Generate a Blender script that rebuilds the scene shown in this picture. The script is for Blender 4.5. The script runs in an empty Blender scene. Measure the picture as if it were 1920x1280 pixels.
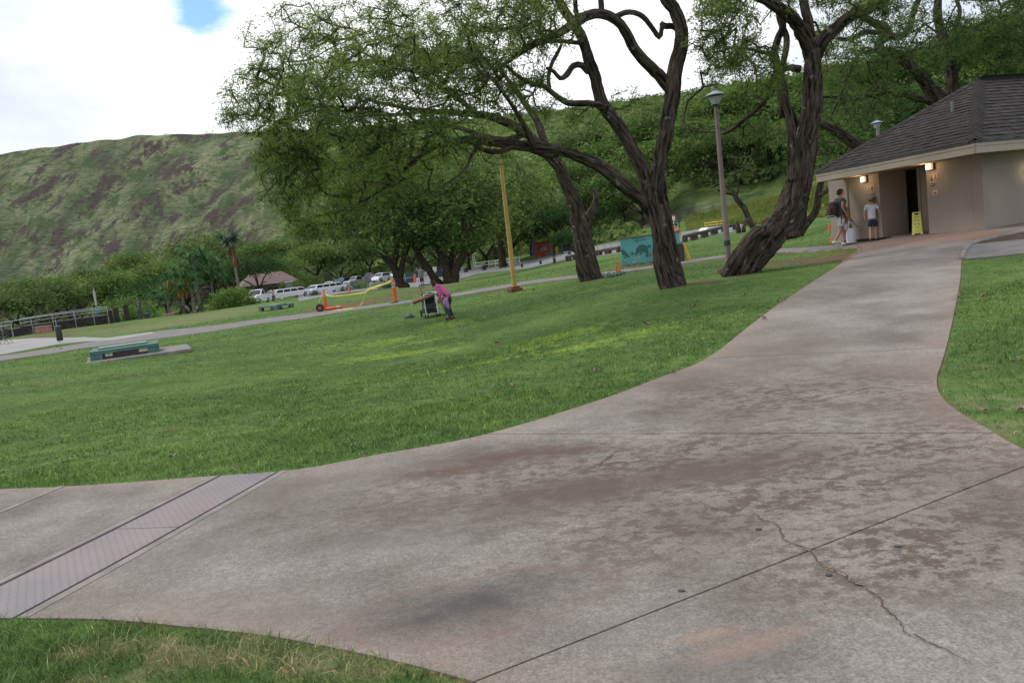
import bpy, bmesh, math, random
import numpy as np
from mathutils import Vector, Matrix
rng = np.random.default_rng(7); random.seed(7)
S = bpy.context.scene
C = S.collection
# ------------------------------------------------------------------ camera, sky, sun, exposure
FPX, PITCH, ROLL, CAMZ = 1470.0, math.radians(6.2), math.radians(6.5), 1.6
R0 = np.array([1., 0, 0]); U0 = np.array([0, math.sin(PITCH), math.cos(PITCH)])
FW = np.array([0, math.cos(PITCH), -math.sin(PITCH)])
RR = math.cos(ROLL)*R0 - math.sin(ROLL)*U0
UU = math.sin(ROLL)*R0 + math.cos(ROLL)*U0
cam = bpy.data.cameras.new('camera'); camo = bpy.data.objects.new('camera', cam); C.objects.link(camo)
cam.sensor_width = 36; cam.lens = 36*FPX/1920; cam.clip_start = .05; cam.clip_end = 4000
m3 = Matrix([[RR[i], UU[i], -FW[i]] for i in range(3)])
camo.matrix_world = Matrix.Translation((0, 0, CAMZ)) @ m3.to_4x4()
S.camera = camo
SUN_EL, SUN_AZ = math.radians(52), math.radians(-70)      # azimuth from +Y towards +X
W = bpy.data.worlds.new('World'); S.world = W; W.use_nodes = True
nt = W.node_tree; nt.nodes.clear()
def wn(t): return nt.nodes.new(t)
out = wn('ShaderNodeOutputWorld'); bg = wn('ShaderNodeBackground'); bg.inputs[1].default_value = .1
sky = wn('ShaderNodeTexSky'); sky.sky_type = 'NISHITA'; sky.sun_disc = False
sky.sun_elevation = SUN_EL; sky.sun_rotation = SUN_AZ; sky.air_density = 1.0; sky.dust_density = .6
tc = wn('ShaderNodeTexCoord'); mp = wn('ShaderNodeMapping'); mp.inputs['Scale'].default_value = (1, 1, 2.2)
mp.inputs['Location'].default_value = (.31, 1.17, .42)
nz = wn('ShaderNodeTexNoise'); nz.inputs['Scale'].default_value = 1.7; nz.inputs['Detail'].default_value = 9; nz.inputs['Roughness'].default_value = .52
nz.inputs['Distortion'].default_value = .25
rp = wn('ShaderNodeValToRGB'); rp.color_ramp.elements[0].position = .355; rp.color_ramp.elements[1].position = .40
nz2 = wn('ShaderNodeTexNoise'); nz2.inputs['Scale'].default_value = 2.1; nz2.inputs['Detail'].default_value = 6
rp2 = wn('ShaderNodeValToRGB'); rp2.color_ramp.elements[0].position = .38; rp2.color_ramp.elements[1].position = .6
rp2.color_ramp.elements[0].color = (6.5, 7.1, 8.1, 1); rp2.color_ramp.elements[1].color = (11.4, 11.6, 11.8, 1)
skm = wn('ShaderNodeMixRGB'); skm.blend_type = 'MULTIPLY'; skm.inputs[0].default_value = 1; skm.inputs[2].default_value = (1.25, 1.55, 2.0, 1)
mx = wn('ShaderNodeMixRGB'); L = nt.links.new
L(tc.outputs['Generated'], mp.inputs[0]); L(mp.outputs[0], nz.inputs['Vector']); L(mp.outputs[0], nz2.inputs['Vector'])
gap = wn('ShaderNodeVectorMath'); gap.operation = 'DISTANCE'; gd = FW + (372-960)/FPX*RR + (640-22)/FPX*UU; gd = gd/np.linalg.norm(gd); gap.inputs[1].default_value = tuple(float(v) for v in gd)
gm_ = wn('ShaderNodeMapRange'); gm_.inputs[1].default_value = 0; gm_.inputs[2].default_value = .115; gm_.inputs[3].default_value = -.20; gm_.inputs[4].default_value = 0
ga = wn('ShaderNodeMath'); ga.operation = 'ADD'; L(tc.outputs['Generated'], gap.inputs[0]); L(gap.outputs['Value'], gm_.inputs[0]); L(gm_.outputs[0], ga.inputs[0]); L(nz.outputs['Fac'], ga.inputs[1]); L(ga.outputs[0], rp.inputs[0]); L(nz2.outputs['Fac'], rp2.inputs[0]); L(sky.outputs[0], skm.inputs[1])
L(rp.outputs[0], mx.inputs[0]); L(skm.outputs[0], mx.inputs[1]); L(rp2.outputs[0], mx.inputs[2])
L(mx.outputs[0], bg.inputs[0]); L(bg.outputs[0], out.inputs[0])
sl = bpy.data.lights.new('sun', 'SUN'); sl.energy = 1.5; sl.angle = math.radians(14); sl.color = (1, .95, .87)
so = bpy.data.objects.new('sun', sl); C.objects.link(so)
sd = Vector((math.sin(SUN_AZ)*math.cos(SUN_EL), math.cos(SUN_AZ)*math.cos(SUN_EL), math.sin(SUN_EL)))
so.rotation_euler = sd.to_track_quat('Z', 'Y').to_euler(); so.location = (0, 0, 60)
S.view_settings.view_transform = 'Standard'; S.view_settings.look = 'None'
S.view_settings.exposure = .22; S.view_settings.gamma = 1
S.cycles.max_bounces = 6; S.cycles.diffuse_bounces = 3; S.cycles.transparent_max_bounces = 4; S.cycles.use_denoising = True

# ------------------------------------------------------------------ where things stand
def ray(px, py):
    d = FW + (px-960)/FPX*RR + (640-py)/FPX*UU
    return d
def P(px, py, D):
    d = ray(px, py); t = D/d[1]
    return np.array([0, 0, CAMZ]) + d*t
ctrl = [(0,676,27),(40,630,57),(250,682,20.5),(108,643,48),(150,614,62),(262,599,85),(390,587,85),(480,603,38),(505,581,55),(480,570,72),
 (600,589,38),(600,553,76),(742,568,35),(700,545,70),(825,600,25),(966,546,30),(900,548,33),(1108,525,28),(1170,501,31),(1265,537,18.5),(1385,516,19.5),
 (1600,464,23.5),(1743,442,21.8),(1847,436,19.3),(1881,431,19.8),(1804,489,15.6),(1500,530,15.2),
 (790,540,85),(750,540,80),(850,531,78),(935,503,108),(975,505,92),(994,489,115),(1122,481,68),(1122,463,92),(1279,453,58),(1279,437,82),(1365,422,80),(1500,446,44),(1560,402,75),
 (670,536,150),(600,552,118),(520,562,116),(730,529,145),(1018,479,118),(1450,425,60)]
CP = []
for a, b, D in ctrl:
    p = P(a, b, D); CP.append((math.atan2(p[0], p[1]), math.log(math.hypot(p[0], p[1])), p[2]))
for az in (-44, -30, -15, 0, 8, 16, 24, 32, 40):
    for r in (2.2, 3.2, 4.5, 6, 7.5, 9): CP.append((math.radians(az), math.log(r), 0.0))
for az, r, z in ((-36,150,-3.2),(-22,150,-2.2),(-33,95,-1.6),(-44,60,-.8),(44,22,.85),(44,60,1.9),(30,100,3.4),(44,110,4),(40,12,.3),(-44,20,0),(15,130,4.4),(6,130,2.6),(25,45,1.6),(-14,165,-.9),(-8,160,-.4)):
    CP.append((math.radians(az), math.log(r), z))
CP = np.array(CP); KA = 2.2
def tpsk(a, b):
    d = np.sqrt(((a[:, None, 0]-b[None, :, 0])*KA)**2 + (a[:, None, 1]-b[None, :, 1])**2)
    return np.where(d > 1e-9, d*d*np.log(np.maximum(d, 1e-9)), 0)
NCP = len(CP); K_ = tpsk(CP, CP) + np.eye(NCP)*.004; Q_ = np.c_[np.ones(NCP), CP[:, 0], CP[:, 1]]
WT = np.linalg.solve(np.block([[K_, Q_], [Q_.T, np.zeros((3, 3))]]), np.r_[CP[:, 2], 0, 0, 0])
def px_az(px, py=450):
    d = ray(px, py); return math.atan2(d[0], d[1])
def px_el(px, py):
    d = ray(px, py); return math.atan2(d[2], math.hypot(d[0], d[1]))
SKY = [(-200,310),(0,290),(60,279),(130,271),(200,262),(280,253),(440,249),(700,236),(900,222),(1030,207),(1150,191),(1240,182),(1330,166),(1600,118),(1920,60),(2100,40)]
SKA = [px_az(*s) for s in SKY]; SKE = [px_el(*s) for s in SKY]
AZT = [px_az(p) for p in (-200, 300, 600, 900, 1050, 1150, 1300, 1500, 1900)]
R0T = [250, 235, 205, 165, 122, 98, 90, 84, 78]
R1T = [560, 540, 500, 470, 430, 400, 370, 340, 300]
def r0f(az): return np.interp(az, AZT, R0T)
def r1f(az): return np.interp(az, AZT, R1T)
def terrain(x, y, rough=True):
    x = np.atleast_1d(np.asarray(x, float)); y = np.atleast_1d(np.asarray(y, float))
    az = np.arctan2(x, y); r = np.hypot(x, y)
    azc = np.clip(az, -.78, .80); rc = np.clip(r, 2.0, 170)
    q = np.c_[azc, np.log(rc)]
    z = np.empty(len(x))
    for i in range(0, len(x), 20000):
        qq = q[i:i+20000]
        z[i:i+20000] = tpsk(qq, CP)@WT[:NCP] + WT[NCP] + qq@WT[NCP+1:]
    bk = np.clip((np.abs(az)-1.0)/.9, 0, 1); z = z*(1-bk*bk*(3-2*bk))
    z = z*np.clip((r-1)/2.5, 0, 1)
    a0 = r0f(az); a1 = r1f(az); t = np.clip((r-a0)/(a1-a0), 0, None)
    zr = a1*np.tan(np.interp(az, SKA, SKE)) + CAMZ
    tt = np.minimum(t, 1)
    prof = np.where(t <= 1, .78*tt+.22*tt*tt, 1-.35*(t-1))
    # soft start so the foot is not a crease
    prof = np.where(t < .12, prof*(t/.12)**.6, prof)
    return z + (zr-z)*prof
def T(x, y): return float(terrain(x, y)[0])
def G(px, py):
    d = ray(px, py); ts = np.geomspace(1.0, 700, 900)/math.hypot(d[0], d[1])
    pts = np.array([0, 0, CAMZ])[None] + ts[:, None]*d[None]
    h = pts[:, 2]-terrain(pts[:, 0], pts[:, 1])
    k = np.argmax(h < 0)
    if h[k] >= 0: k = len(ts)-1
    f = h[k-1]/(h[k-1]-h[k]) if k else 0
    p = pts[k-1]*(1-f)+pts[k]*f
    return np.array([p[0], p[1], T(p[0], p[1])])
def at(px, D, py=500):
    p = P(px, py, D); return np.array([p[0], p[1], T(p[0], p[1])])

# ------------------------------------------------------------------ mesh helpers
def tag(o, label=None, cat=None, group=None, kind=None):
    if label: o['label'] = label
    if cat: o['category'] = cat
    if group: o['group'] = group
    if kind: o['kind'] = kind
    return o
def link(o, parent=None):
    C.objects.link(o)
    if parent is not None: o.parent = parent
    return o
def empty(name, loc=(0, 0, 0), rz=0.0):
    o = bpy.data.objects.new(name, None); C.objects.link(o); o.location = Vector([float(v) for v in loc]); o.rotation_euler.z = rz
    o.empty_display_size = .1
    return o
def npmesh(name, V, F, mats, smooth=False, fattr=None, mi=None, vattr=None):
    """V (n,3); F list of arrays (k,3) / (k,4)"""
    me = bpy.data.meshes.new(name)
    V = np.asarray(V, np.float32); Fs = [np.asarray(f, np.int32) for f in (F if isinstance(F, list) else [F]) if len(f)]
    me.vertices.add(len(V)); me.vertices.foreach_set('co', V.ravel())
    idx = np.concatenate([f.ravel() for f in Fs]); tot = np.concatenate([np.full(len(f), f.shape[1], np.int32) for f in Fs])
    me.loops.add(len(idx)); me.loops.foreach_set('vertex_index', idx)
    st = np.concatenate([[0], np.cumsum(tot)[:-1]]).astype(np.int32)
    me.polygons.add(len(tot)); me.polygons.foreach_set('loop_start', st); me.polygons.foreach_set('loop_total', tot)
    if mi is not None: me.polygons.foreach_set('material_index', np.asarray(mi, np.int32))
    me.update(calc_edges=True)
    if smooth: me.polygons.foreach_set('use_smooth', np.ones(len(tot), bool))
    for nm, a in (fattr or {}).items():
        at_ = me.attributes.new(nm, 'FLOAT', 'FACE'); at_.data.foreach_set('value', np.asarray(a, np.float32))
    for nm, a in (vattr or {}).items():
        at_ = me.attributes.new(nm, 'FLOAT', 'POINT'); at_.data.foreach_set('value', np.asarray(a, np.float32))
    for m in (mats if isinstance(mats, (list, tuple)) else [mats]): me.materials.append(m)
    return me
def npobj(name, V, F, mats, parent=None, **k):
    return link(bpy.data.objects.new(name, npmesh(name, V, F, mats, **k)), parent)
class MB:
    """collects simple shapes and links them as one object"""
    def __init__(s): s.v = []; s.f = []
    def add(s, v, f):
        n = len(s.v); s.v += [tuple(float(c) for c in p) for p in v]; s.f += [tuple(i+n for i in q) for q in f]; return s
    def box(s, c, d, rz=0, rx=0, ry=0):
        M = Matrix.Rotation(rz, 3, 'Z')@Matrix.Rotation(ry, 3, 'Y')@Matrix.Rotation(rx, 3, 'X')
        v = [M@Vector((sx*d[0]/2, sy*d[1]/2, sz*d[2]/2))+Vector(c) for sz in (-1, 1) for sx, sy in ((-1, -1), (1, -1), (1, 1), (-1, 1))]
        return s.add(v, [(3, 2, 1, 0), (4, 5, 6, 7), (0, 1, 5, 4), (1, 2, 6, 5), (2, 3, 7, 6), (3, 0, 4, 7)])
    def bar(s, a, b, r, n=8, r2=None):
        a = Vector(a); b = Vector(b); r2 = r if r2 is None else r2; z = (b-a).normalized()
        x = z.orthogonal().normalized(); y = z.cross(x)
        v = [c+(x*math.cos(t)+y*math.sin(t))*q for c, q in ((a, r), (b, r2)) for t in [2*math.pi*i/n for i in range(n)]]
        f = [(i, (i+1) % n, (i+1) % n+n, i+n) for i in range(n)]+[tuple(range(n-1, -1, -1)), tuple(range(n, 2*n))]
        return s.add(v, f)
    def lathe(s, c, prof, n=16, rz=0, tilt=None):
        v = []; f = []
        M = tilt or Matrix.Identity(3)
        for r, z in prof:
            for i in range(n):
                t = 2*math.pi*i/n; v.append(M@Vector((r*math.cos(t), r*math.sin(t), z))+Vector(c))
        for k in range(len(prof)-1):
            for i in range(n): f.append((k*n+i, k*n+(i+1) % n, (k+1)*n+(i+1) % n, (k+1)*n+i))
        f.append(tuple(range(n-1, -1, -1))); f.append(tuple(range((len(prof)-1)*n, len(prof)*n)))
        return s.add(v, f)
    def pipe(s, pts, r, n=6):
        V, F = tube(np.array(pts, float), np.full(len(pts), r), n, sub=1)
        return s.add(V, [tuple(q) for f in F for q in f])
    def prism(s, prof, hw):
        """side profile (x,z) with a half width per point, closed across y"""
        n = len(prof); hw = hw if hasattr(hw, '__len__') else [hw]*n
        v = [(x, -h, z) for (x, z), h in zip(prof, hw)]+[(x, h, z) for (x, z), h in zip(prof, hw)]
        f = [(i, (i+1) % n, (i+1) % n+n, i+n) for i in range(n)]
        from mathutils.geometry import tessellate_polygon
        tr = tessellate_polygon([[Vector((x, z, 0)) for x, z in prof]])
        for a, b, c in tr: f += [(a, b, c), (c+n, b+n, a+n)]
        return s.add(v, f)
    def build(s, name, m, parent=None, smooth=False, bev=0, loc=None, recalc=True):
        me = bpy.data.meshes.new(name); me.from_pydata(s.v, [], s.f); me.materials.append(m)
        if recalc or bev:
            b = bmesh.new(); b.from_mesh(me); bmesh.ops.recalc_face_normals(b, faces=b.faces)
            if bev: bmesh.ops.bevel(b, geom=b.edges[:], offset=bev, segments=1, affect='EDGES', clamp_overlap=True)
            b.to_mesh(me); b.free()
        if smooth:
            me.polygons.foreach_set('use_smooth', [True]*len(me.polygons))
            try: me.set_sharp_from_angle(angle=math.radians(40))
            except Exception: pass
        o = link(bpy.data.objects.new(name, me), parent)
        if loc is not None: o.location = [float(v) for v in loc]
        return o
def resample(pts, rad, step):
    pts = np.asarray(pts, float); rad = np.asarray(rad, float)
    if len(pts) < 2: return pts, rad
    p = np.vstack([2*pts[0]-pts[1], pts, 2*pts[-1]-pts[-2]]); q = np.r_[rad[0], rad, rad[-1]]
    op = []; orr = []
    for i in range(1, len(p)-2):
        n = max(1, int(math.ceil(np.linalg.norm(p[i+1]-p[i])/step)))
        for k in range(n):
            t = k/n; t2 = t*t; t3 = t2*t
            op.append(.5*(2*p[i]+(-p[i-1]+p[i+1])*t+(2*p[i-1]-5*p[i]+4*p[i+1]-p[i+2])*t2+(-p[i-1]+3*p[i]-3*p[i+1]+p[i+2])*t3))
            orr.append(q[i]*(1-t)+q[i+1]*t)
    op.append(pts[-1]); orr.append(rad[-1])
    return np.array(op), np.array(orr)
def tube(pts, rad, n=8, sub=1, groove=0, seed=0, tw=1.5, cap=True, lobes=6):
    pts = np.asarray(pts, float); m = len(pts)
    tg = np.gradient(pts, axis=0); tg /= np.maximum(np.linalg.norm(tg, axis=1), 1e-9)[:, None]
    x = np.cross(tg[0], [0, 0, 1.0]);
    if np.linalg.norm(x) < .1: x = np.cross(tg[0], [1.0, 0, 0])
    x /= np.linalg.norm(x); X = [x]
    for i in range(1, m):
        x = X[-1]-tg[i]*np.dot(X[-1], tg[i]); x /= max(np.linalg.norm(x), 1e-9); X.append(x)
    X = np.array(X); Y = np.cross(tg, X)
    th = np.linspace(0, 2*np.pi, n, endpoint=False)
    rr = np.repeat(rad[:, None], n, 1)
    if groove:
        g = np.random.default_rng(seed); s = np.r_[0, np.cumsum(np.linalg.norm(np.diff(pts, axis=0), axis=1))]
        ph = g.uniform(0, 6.28, 8); wob = np.sin(s*1.7+ph[0])*.5+np.sin(s*3.1+ph[1])*.3
        a = th[None]+tw*s[:, None]*.35+wob[:, None]*.5
        lob = np.abs(np.sin(a*lobes/2+ph[2]))**.5
        lob2 = np.abs(np.sin(a*(lobes+1.)*.5+ph[3]+s[:, None]*.5))**.5
        fine = np.sin(a*13+s[:, None]*2+ph[4])*.14+np.sin(a*7+s[:, None]*4+ph[5])*.08
        rr = rr*(1.02-groove*(1-(lob*.62+lob2*.42+fine*.8)))
    V = pts[:, None]+(np.cos(th)[None, :, None]*X[:, None]+np.sin(th)[None, :, None]*Y[:, None])*rr[..., None]
    V = V.reshape(-1, 3); i = np.arange(m-1)[:, None]*n; j = np.arange(n)[None]; j2 = (j+1) % n
    Q = np.stack([i+j, i+j2, i+n+j2, i+n+j], -1).reshape(-1, 4)
    F = [Q]
    if cap and n > 4:
        V = np.vstack([V, pts[-1:], pts[:1]]); e = (m-1)*n
        F.append(np.stack([e+np.arange(n), e+(np.arange(n)+1) % n, np.full(n, m*n)], -1))
        F.append(np.stack([(np.arange(n)+1) % n, np.arange(n), np.full(n, m*n+1)], -1))
    return V, F
def join(parts):
    V = []; T3 = []; T4 = []; n = 0
    for v, F in parts:
        V.append(v)
        for f in F:
            if len(f): (T3 if f.shape[1] == 3 else T4).append(f+n)
        n += len(v)
    F = []
    if T4: F.append(np.concatenate(T4))
    if T3: F.append(np.concatenate(T3))
    return np.concatenate(V), F

# ------------------------------------------------------------------ materials
def newmat(name):
    m = bpy.data.materials.new(name); m.use_nodes = True; t = m.node_tree
    return m, t, t.nodes['Principled BSDF'], t.nodes.new, t.links.new
def pm(name, c1, c2=None, scale=8, rough=.7, bump=0, bscale=None, metal=0, coord='Object', spec=None, stretch=None, detail=5, lo=.35, hi=.65, emit=None):
    m, t, b, N, K = newmat(name)
    b.inputs['Roughness'].default_value = rough; b.inputs['Metallic'].default_value = metal
    if spec is not None: b.inputs['Specular IOR Level'].default_value = spec
    c2 = c2 or tuple(v*.8 for v in c1)
    tcn = N('ShaderNodeTexCoord'); src = tcn.outputs[coord] if coord != 'Position' else N('ShaderNodeNewGeometry').outputs['Position']
    if stretch:
        mp_ = N('ShaderNodeMapping'); mp_.inputs['Scale'].default_value = stretch; K(src, mp_.inputs[0]); src = mp_.outputs[0]
    n1 = N('ShaderNodeTexNoise'); n1.inputs['Scale'].default_value = scale; n1.inputs['Detail'].default_value = detail; K(src, n1.inputs['Vector'])
    r = N('ShaderNodeValToRGB'); r.color_ramp.elements[0].position = lo; r.color_ramp.elements[1].position = hi
    r.color_ramp.elements[0].color = (*c1, 1); r.color_ramp.elements[1].color = (*c2, 1)
    K(n1.outputs['Fac'], r.inputs[0]); K(r.outputs[0], b.inputs['Base Color'])
    if bump:
        n2 = N('ShaderNodeTexNoise'); n2.inputs['Scale'].default_value = bscale or scale*4; n2.inputs['Detail'].default_value = 6; K(src, n2.inputs['Vector'])
        bp = N('ShaderNodeBump'); bp.inputs['Strength'].default_value = bump; bp.inputs['Distance'].default_value = .02
        K(n2.outputs['Fac'], bp.inputs['Height']); K(bp.outputs[0], b.inputs['Normal'])
    if emit:
        b.inputs['Emission Color'].default_value = (*emit[0], 1); b.inputs['Emission Strength'].default_value = emit[1]
    return m
def leafmat(name, c1, c2, c3=None, trans=.35, nscale=.9):
    """per leaf tint attribute plus clump sized variation"""
    m, t, b, N, K = newmat(name); t.nodes.remove(b)
    o = [n for n in t.nodes if n.type == 'OUTPUT_MATERIAL'][0]
    g = N('ShaderNodeNewGeometry'); n1 = N('ShaderNodeTexNoise'); n1.inputs['Scale'].default_value = nscale; n1.inputs['Detail'].default_value = 3
    K(g.outputs['Position'], n1.inputs['Vector'])
    a = N('ShaderNodeAttribute'); a.attribute_name = 'tint'
    ad = N('ShaderNodeMath'); ad.operation = 'ADD'; sc = N('ShaderNodeMath'); sc.operation = 'MULTIPLY_ADD'; sc.inputs[1].default_value = .55; sc.inputs[2].default_value = -.28
    K(a.outputs['Fac'], sc.inputs[0]); K(sc.outputs[0], ad.inputs[0]); K(n1.outputs['Fac'], ad.inputs[1])
    r = N('ShaderNodeValToRGB'); e = r.color_ramp.elements; e[0].position = .3; e[1].position = .72; e[0].color = (*c1, 1); e[1].color = (*c2, 1)
    if c3: k = e.new(.9); k.color = (*c3, 1)
    K(ad.outputs[0], r.inputs[0])
    d = N('ShaderNodeBsdfDiffuse'); tr = N('ShaderNodeBsdfTranslucent'); mx_ = N('ShaderNodeMixShader'); mx_.inputs[0].default_value = trans
    K(r.outputs[0], d.inputs[0]); K(r.outputs[0], tr.inputs[0]); K(d.outputs[0], mx_.inputs[1]); K(tr.outputs[0], mx_.inputs[2]); K(mx_.outputs[0], o.inputs[0])
    return m
def barkmat(name, c1, c2, c3, along=False):
    m, t, b, N, K = newmat(name); b.inputs['Roughness'].default_value = .95; b.inputs['Specular IOR Level'].default_value = .15
    g = N('ShaderNodeNewGeometry'); mp_ = N('ShaderNodeMapping'); mp_.inputs['Scale'].default_value = (1, 1, .35)
    if along: ab = N('ShaderNodeAttribute'); ab.attribute_name = 'barkco'; K(ab.outputs['Vector'], mp_.inputs[0]); mp_.inputs['Scale'].default_value = (1, 1, 1)
    else: K(g.outputs['Position'], mp_.inputs[0])
    n1 = N('ShaderNodeTexNoise'); n1.inputs['Scale'].default_value = 14; n1.inputs['Detail'].default_value = 9; n1.inputs['Roughness'].default_value = .65; K(mp_.outputs[0], n1.inputs['Vector'])
    n2 = N('ShaderNodeTexNoise'); n2.inputs['Scale'].default_value = 30; n2.inputs['Detail'].default_value = 5; K(mp_.outputs[0], n2.inputs['Vector'])
    n3 = N('ShaderNodeTexNoise'); n3.inputs['Scale'].default_value = 4.5; n3.inputs['Detail'].default_value = 8; n3.inputs['Roughness'].default_value = .7; K(g.outputs['Position'], n3.inputs['Vector'])
    r = N('ShaderNodeValToRGB'); e = r.color_ramp.elements; e[0].position = .38; e[1].position = .62; e[0].color = (*c1, 1); e[1].color = (*c2, 1)
    K(n1.outputs['Fac'], r.inputs[0])
    r3 = N('ShaderNodeValToRGB'); r3.color_ramp.elements[0].position = .60; r3.color_ramp.elements[1].position = .66; K(n3.outputs['Fac'], r3.inputs[0])
    mm = N('ShaderNodeMixRGB'); mm.inputs[2].default_value = (*c3, 1); K(r3.outputs[0], mm.inputs[0]); K(r.outputs[0], mm.inputs[1]); K(mm.outputs[0], b.inputs['Base Color'])
    ad = N('ShaderNodeMath'); ad.operation = 'ADD'; K(n1.outputs['Fac'], ad.inputs[0]); K(n2.outputs['Fac'], ad.inputs[1])
    bp = N('ShaderNodeBump'); bp.inputs['Strength'].default_value = 1; bp.inputs['Distance'].default_value = .07; K(ad.outputs[0], bp.inputs['Height']); K(bp.outputs[0], b.inputs['Normal'])
    return m
M = {}
M['bark'] = barkmat('bark', (.026, .018, .014), (.115, .085, .067), (.25, .23, .205))
M['bark_trunk'] = barkmat('bark_trunk', (.012, .009, .007), (.128, .100, .083), (.25, .235, .215), True)  # lit grey streaks and dark grooves put into the colour contrast
M['bark_far'] = barkmat('bark_far', (.03, .022, .016), (.09, .07, .05), (.14, .13, .11))
M['leaf'] = leafmat('kiawe_leaf', (.070, .110, .036), (.225, .300, .080), (.36, .40, .11), .5, .8)
M['leaf_sunlit'] = leafmat('sunlit_kiawe_leaf', (.075, .120, .036), (.26, .345, .085), (.42, .46, .12), .55, .7)  # lighter copy of the kiawe leaf, sunlit look put into the colour
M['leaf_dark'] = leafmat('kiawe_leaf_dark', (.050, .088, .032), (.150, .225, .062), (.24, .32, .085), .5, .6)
M['leaf_mid'] = leafmat('mid_tree_leaf', (.066, .118, .038), (.225, .33, .088), (.35, .43, .13), .5, .35)
M['leaf_far'] = leafmat('far_leaf', (.070, .110, .040), (.190, .265, .085), (.27, .34, .13), .35, .12)
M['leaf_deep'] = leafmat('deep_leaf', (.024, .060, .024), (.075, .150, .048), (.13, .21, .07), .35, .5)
M['leaf_bush'] = leafmat('bush_leaf', (.070, .140, .036), (.21, .31, .08), (.31, .4, .12), .4, 1.2)
M['pandan'] = leafmat('strap_leaf', (.055, .130, .050), (.17, .30, .12), (.25, .38, .18), .35, .8)
M['pandan_pale'] = leafmat('pale_strap_leaf', (.09, .14, .09), (.20, .27, .19), (.3, .35, .26), .2, .8)
M['pandan_dead'] = leafmat('dead_strap_leaf', (.20, .11, .035), (.33, .22, .06), (.38, .30, .08), .2, .8)
M['dead_brown'] = leafmat('brown_strap_leaf', (.16, .085, .05), (.27, .16, .10), None, .1, .8)
M['concrete_grey'] = pm('concrete_grey', (.13, .12, .112), (.19, .178, .168), 2.5, .9, .3, 60, coord='Position')
M['asphalt'] = pm('asphalt', (.16, .16, .165), (.21, .21, .215), 1.2, .9, .2, 30, coord='Position')
M['dirt'] = pm('dirt', (.085, .042, .025), (.15, .085, .055), 4, .95, .5, 30, coord='Position')
M['steel'] = pm('steel', (.35, .36, .38), (.28, .29, .3), 5, .45, metal=.6)
M['galv'] = pm('galvanised', (.42, .45, .48), (.34, .36, .38), 4, .5, metal=.3)
M['black'] = pm('black_rubber', (.018, .018, .018), (.03, .03, .03), 9, .8)
M['darkmetal'] = pm('dark_metal', (.03, .03, .035), (.05, .045, .045), 8, .6)
M['white'] = pm('white_paint', (.72, .72, .71), (.62, .62, .60), 3, .5)
M['yellow'] = pm('yellow_paint', (.62, .42, .05), (.52, .34, .05), 5, .5)
M['orange'] = pm('orange_plastic', (.75, .10, .03), (.60, .085, .03), 6, .5)
M['orange_dull'] = pm('dull_orange', (.55, .20, .06), (.45, .15, .05), 6, .6)
M['lava'] = pm('lava_rock', (.012, .010, .010), (.05, .042, .04), 6, .95, .9, 12, coord='Position')
M['wood_dark'] = pm('dark_wood', (.035, .027, .02), (.09, .07, .055), 7, .9, .4, 40)
M['glass'] = pm('dark_glass', (.012, .014, .017), (.02, .022, .026), 3, .08, spec=.8)
M['skin'] = pm('skin', (.30, .15, .09), (.36, .19, .12), 12, .6)
M['skin_light'] = pm('light_skin', (.45, .25, .17), (.5, .3, .2), 12, .6)
M['hair'] = pm('black_hair', (.008, .007, .006), (.016, .013, .011), 30, .7, .5, 60)
# ------------------------------------------------------------------ outlines on the ground (world xy)
def gl(pts): return [tuple(G(*p)[:2]) for p in pts]
def smooth_poly(p, step=.25):
    p = np.array(p); q, _ = resample(p, np.ones(len(p)), step); return [tuple(v) for v in q]
up = gl([(-40,925),(0,921),(150,915),(400,897),(520,888),(600,878),(700,858),(850,832),(950,808),(1050,778),(1150,745),(1230,714),(1300,688),(1345,662),(1400,618),(1450,580),(1520,533),(1580,494),(1612,470)])
up = [(up[0][0]-6, up[0][1]-.6)]+up
rt = gl([(1803,489),(1800,530),(1790,585),(1778,640),(1767,680),(1757,712),(1760,738),(1778,762),(1810,785),(1850,808),(1890,833),(1935,856)])
dre = np.array(rt[-1])-np.array(rt[-3]); dre = dre/np.linalg.norm(dre); rt = rt+[tuple(np.array(rt[-1])+dre*k) for k in (.5, 1.2, 2.5, 5)]+[(14, rt[-1][1]-4)]
bt = gl([(-30,1166),(0,1165),(60,1166),(200,1168),(330,1180),(480,1196),(600,1217),(700,1238),(800,1262),(880,1284)])
bt = [(bt[0][0]-6, bt[0][1]-.3)]+bt; lx, ly = bt[-1]
bt = bt+[(lx+.5, ly-.5), (lx+.9, ly-1.3), (lx+1.0, ly-3.0), (lx+1.0, -8)]
up_s = smooth_poly(up); rt_s = smooth_poly(rt); bt_s = smooth_poly(bt)
# building frame in the plan
Cw = P(1847, 436, 20.3)[:2]; Lw = P(1563, 458, 25.7)[:2]
ua = (Lw-Cw); LA = float(np.linalg.norm(ua)); ua = ua/LA        # along the entrance face, towards the far left end
ub = np.array([-ua[1], ua[0]]);
if ub[0] < 0: ub = -ub                                           # away from the entrance face
def bxy(a, b): return Cw+ua*a+ub*b
plaza = gl([(1612,470),(1618,465),(1600,461),(1560,465)])+[tuple(bxy(LA+.5, .6)), tuple(bxy(LA+.3, 1.2)), tuple(bxy(.3, 1.2)), tuple(bxy(.6, 5.5))]+gl([(1960,430),(1920,436),(1870,446),(1825,457),(1812,468),(1806,479)])
WALK = up_s+plaza[1:]+[p for p in rt_s if p[0] < 13.9]+[(14, -8)]+bt_s[::-1]
def area(p): p = np.array(p); x, y = p.T; return .5*np.sum(x*np.roll(y, -1)-y*np.roll(x, -1))
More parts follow.
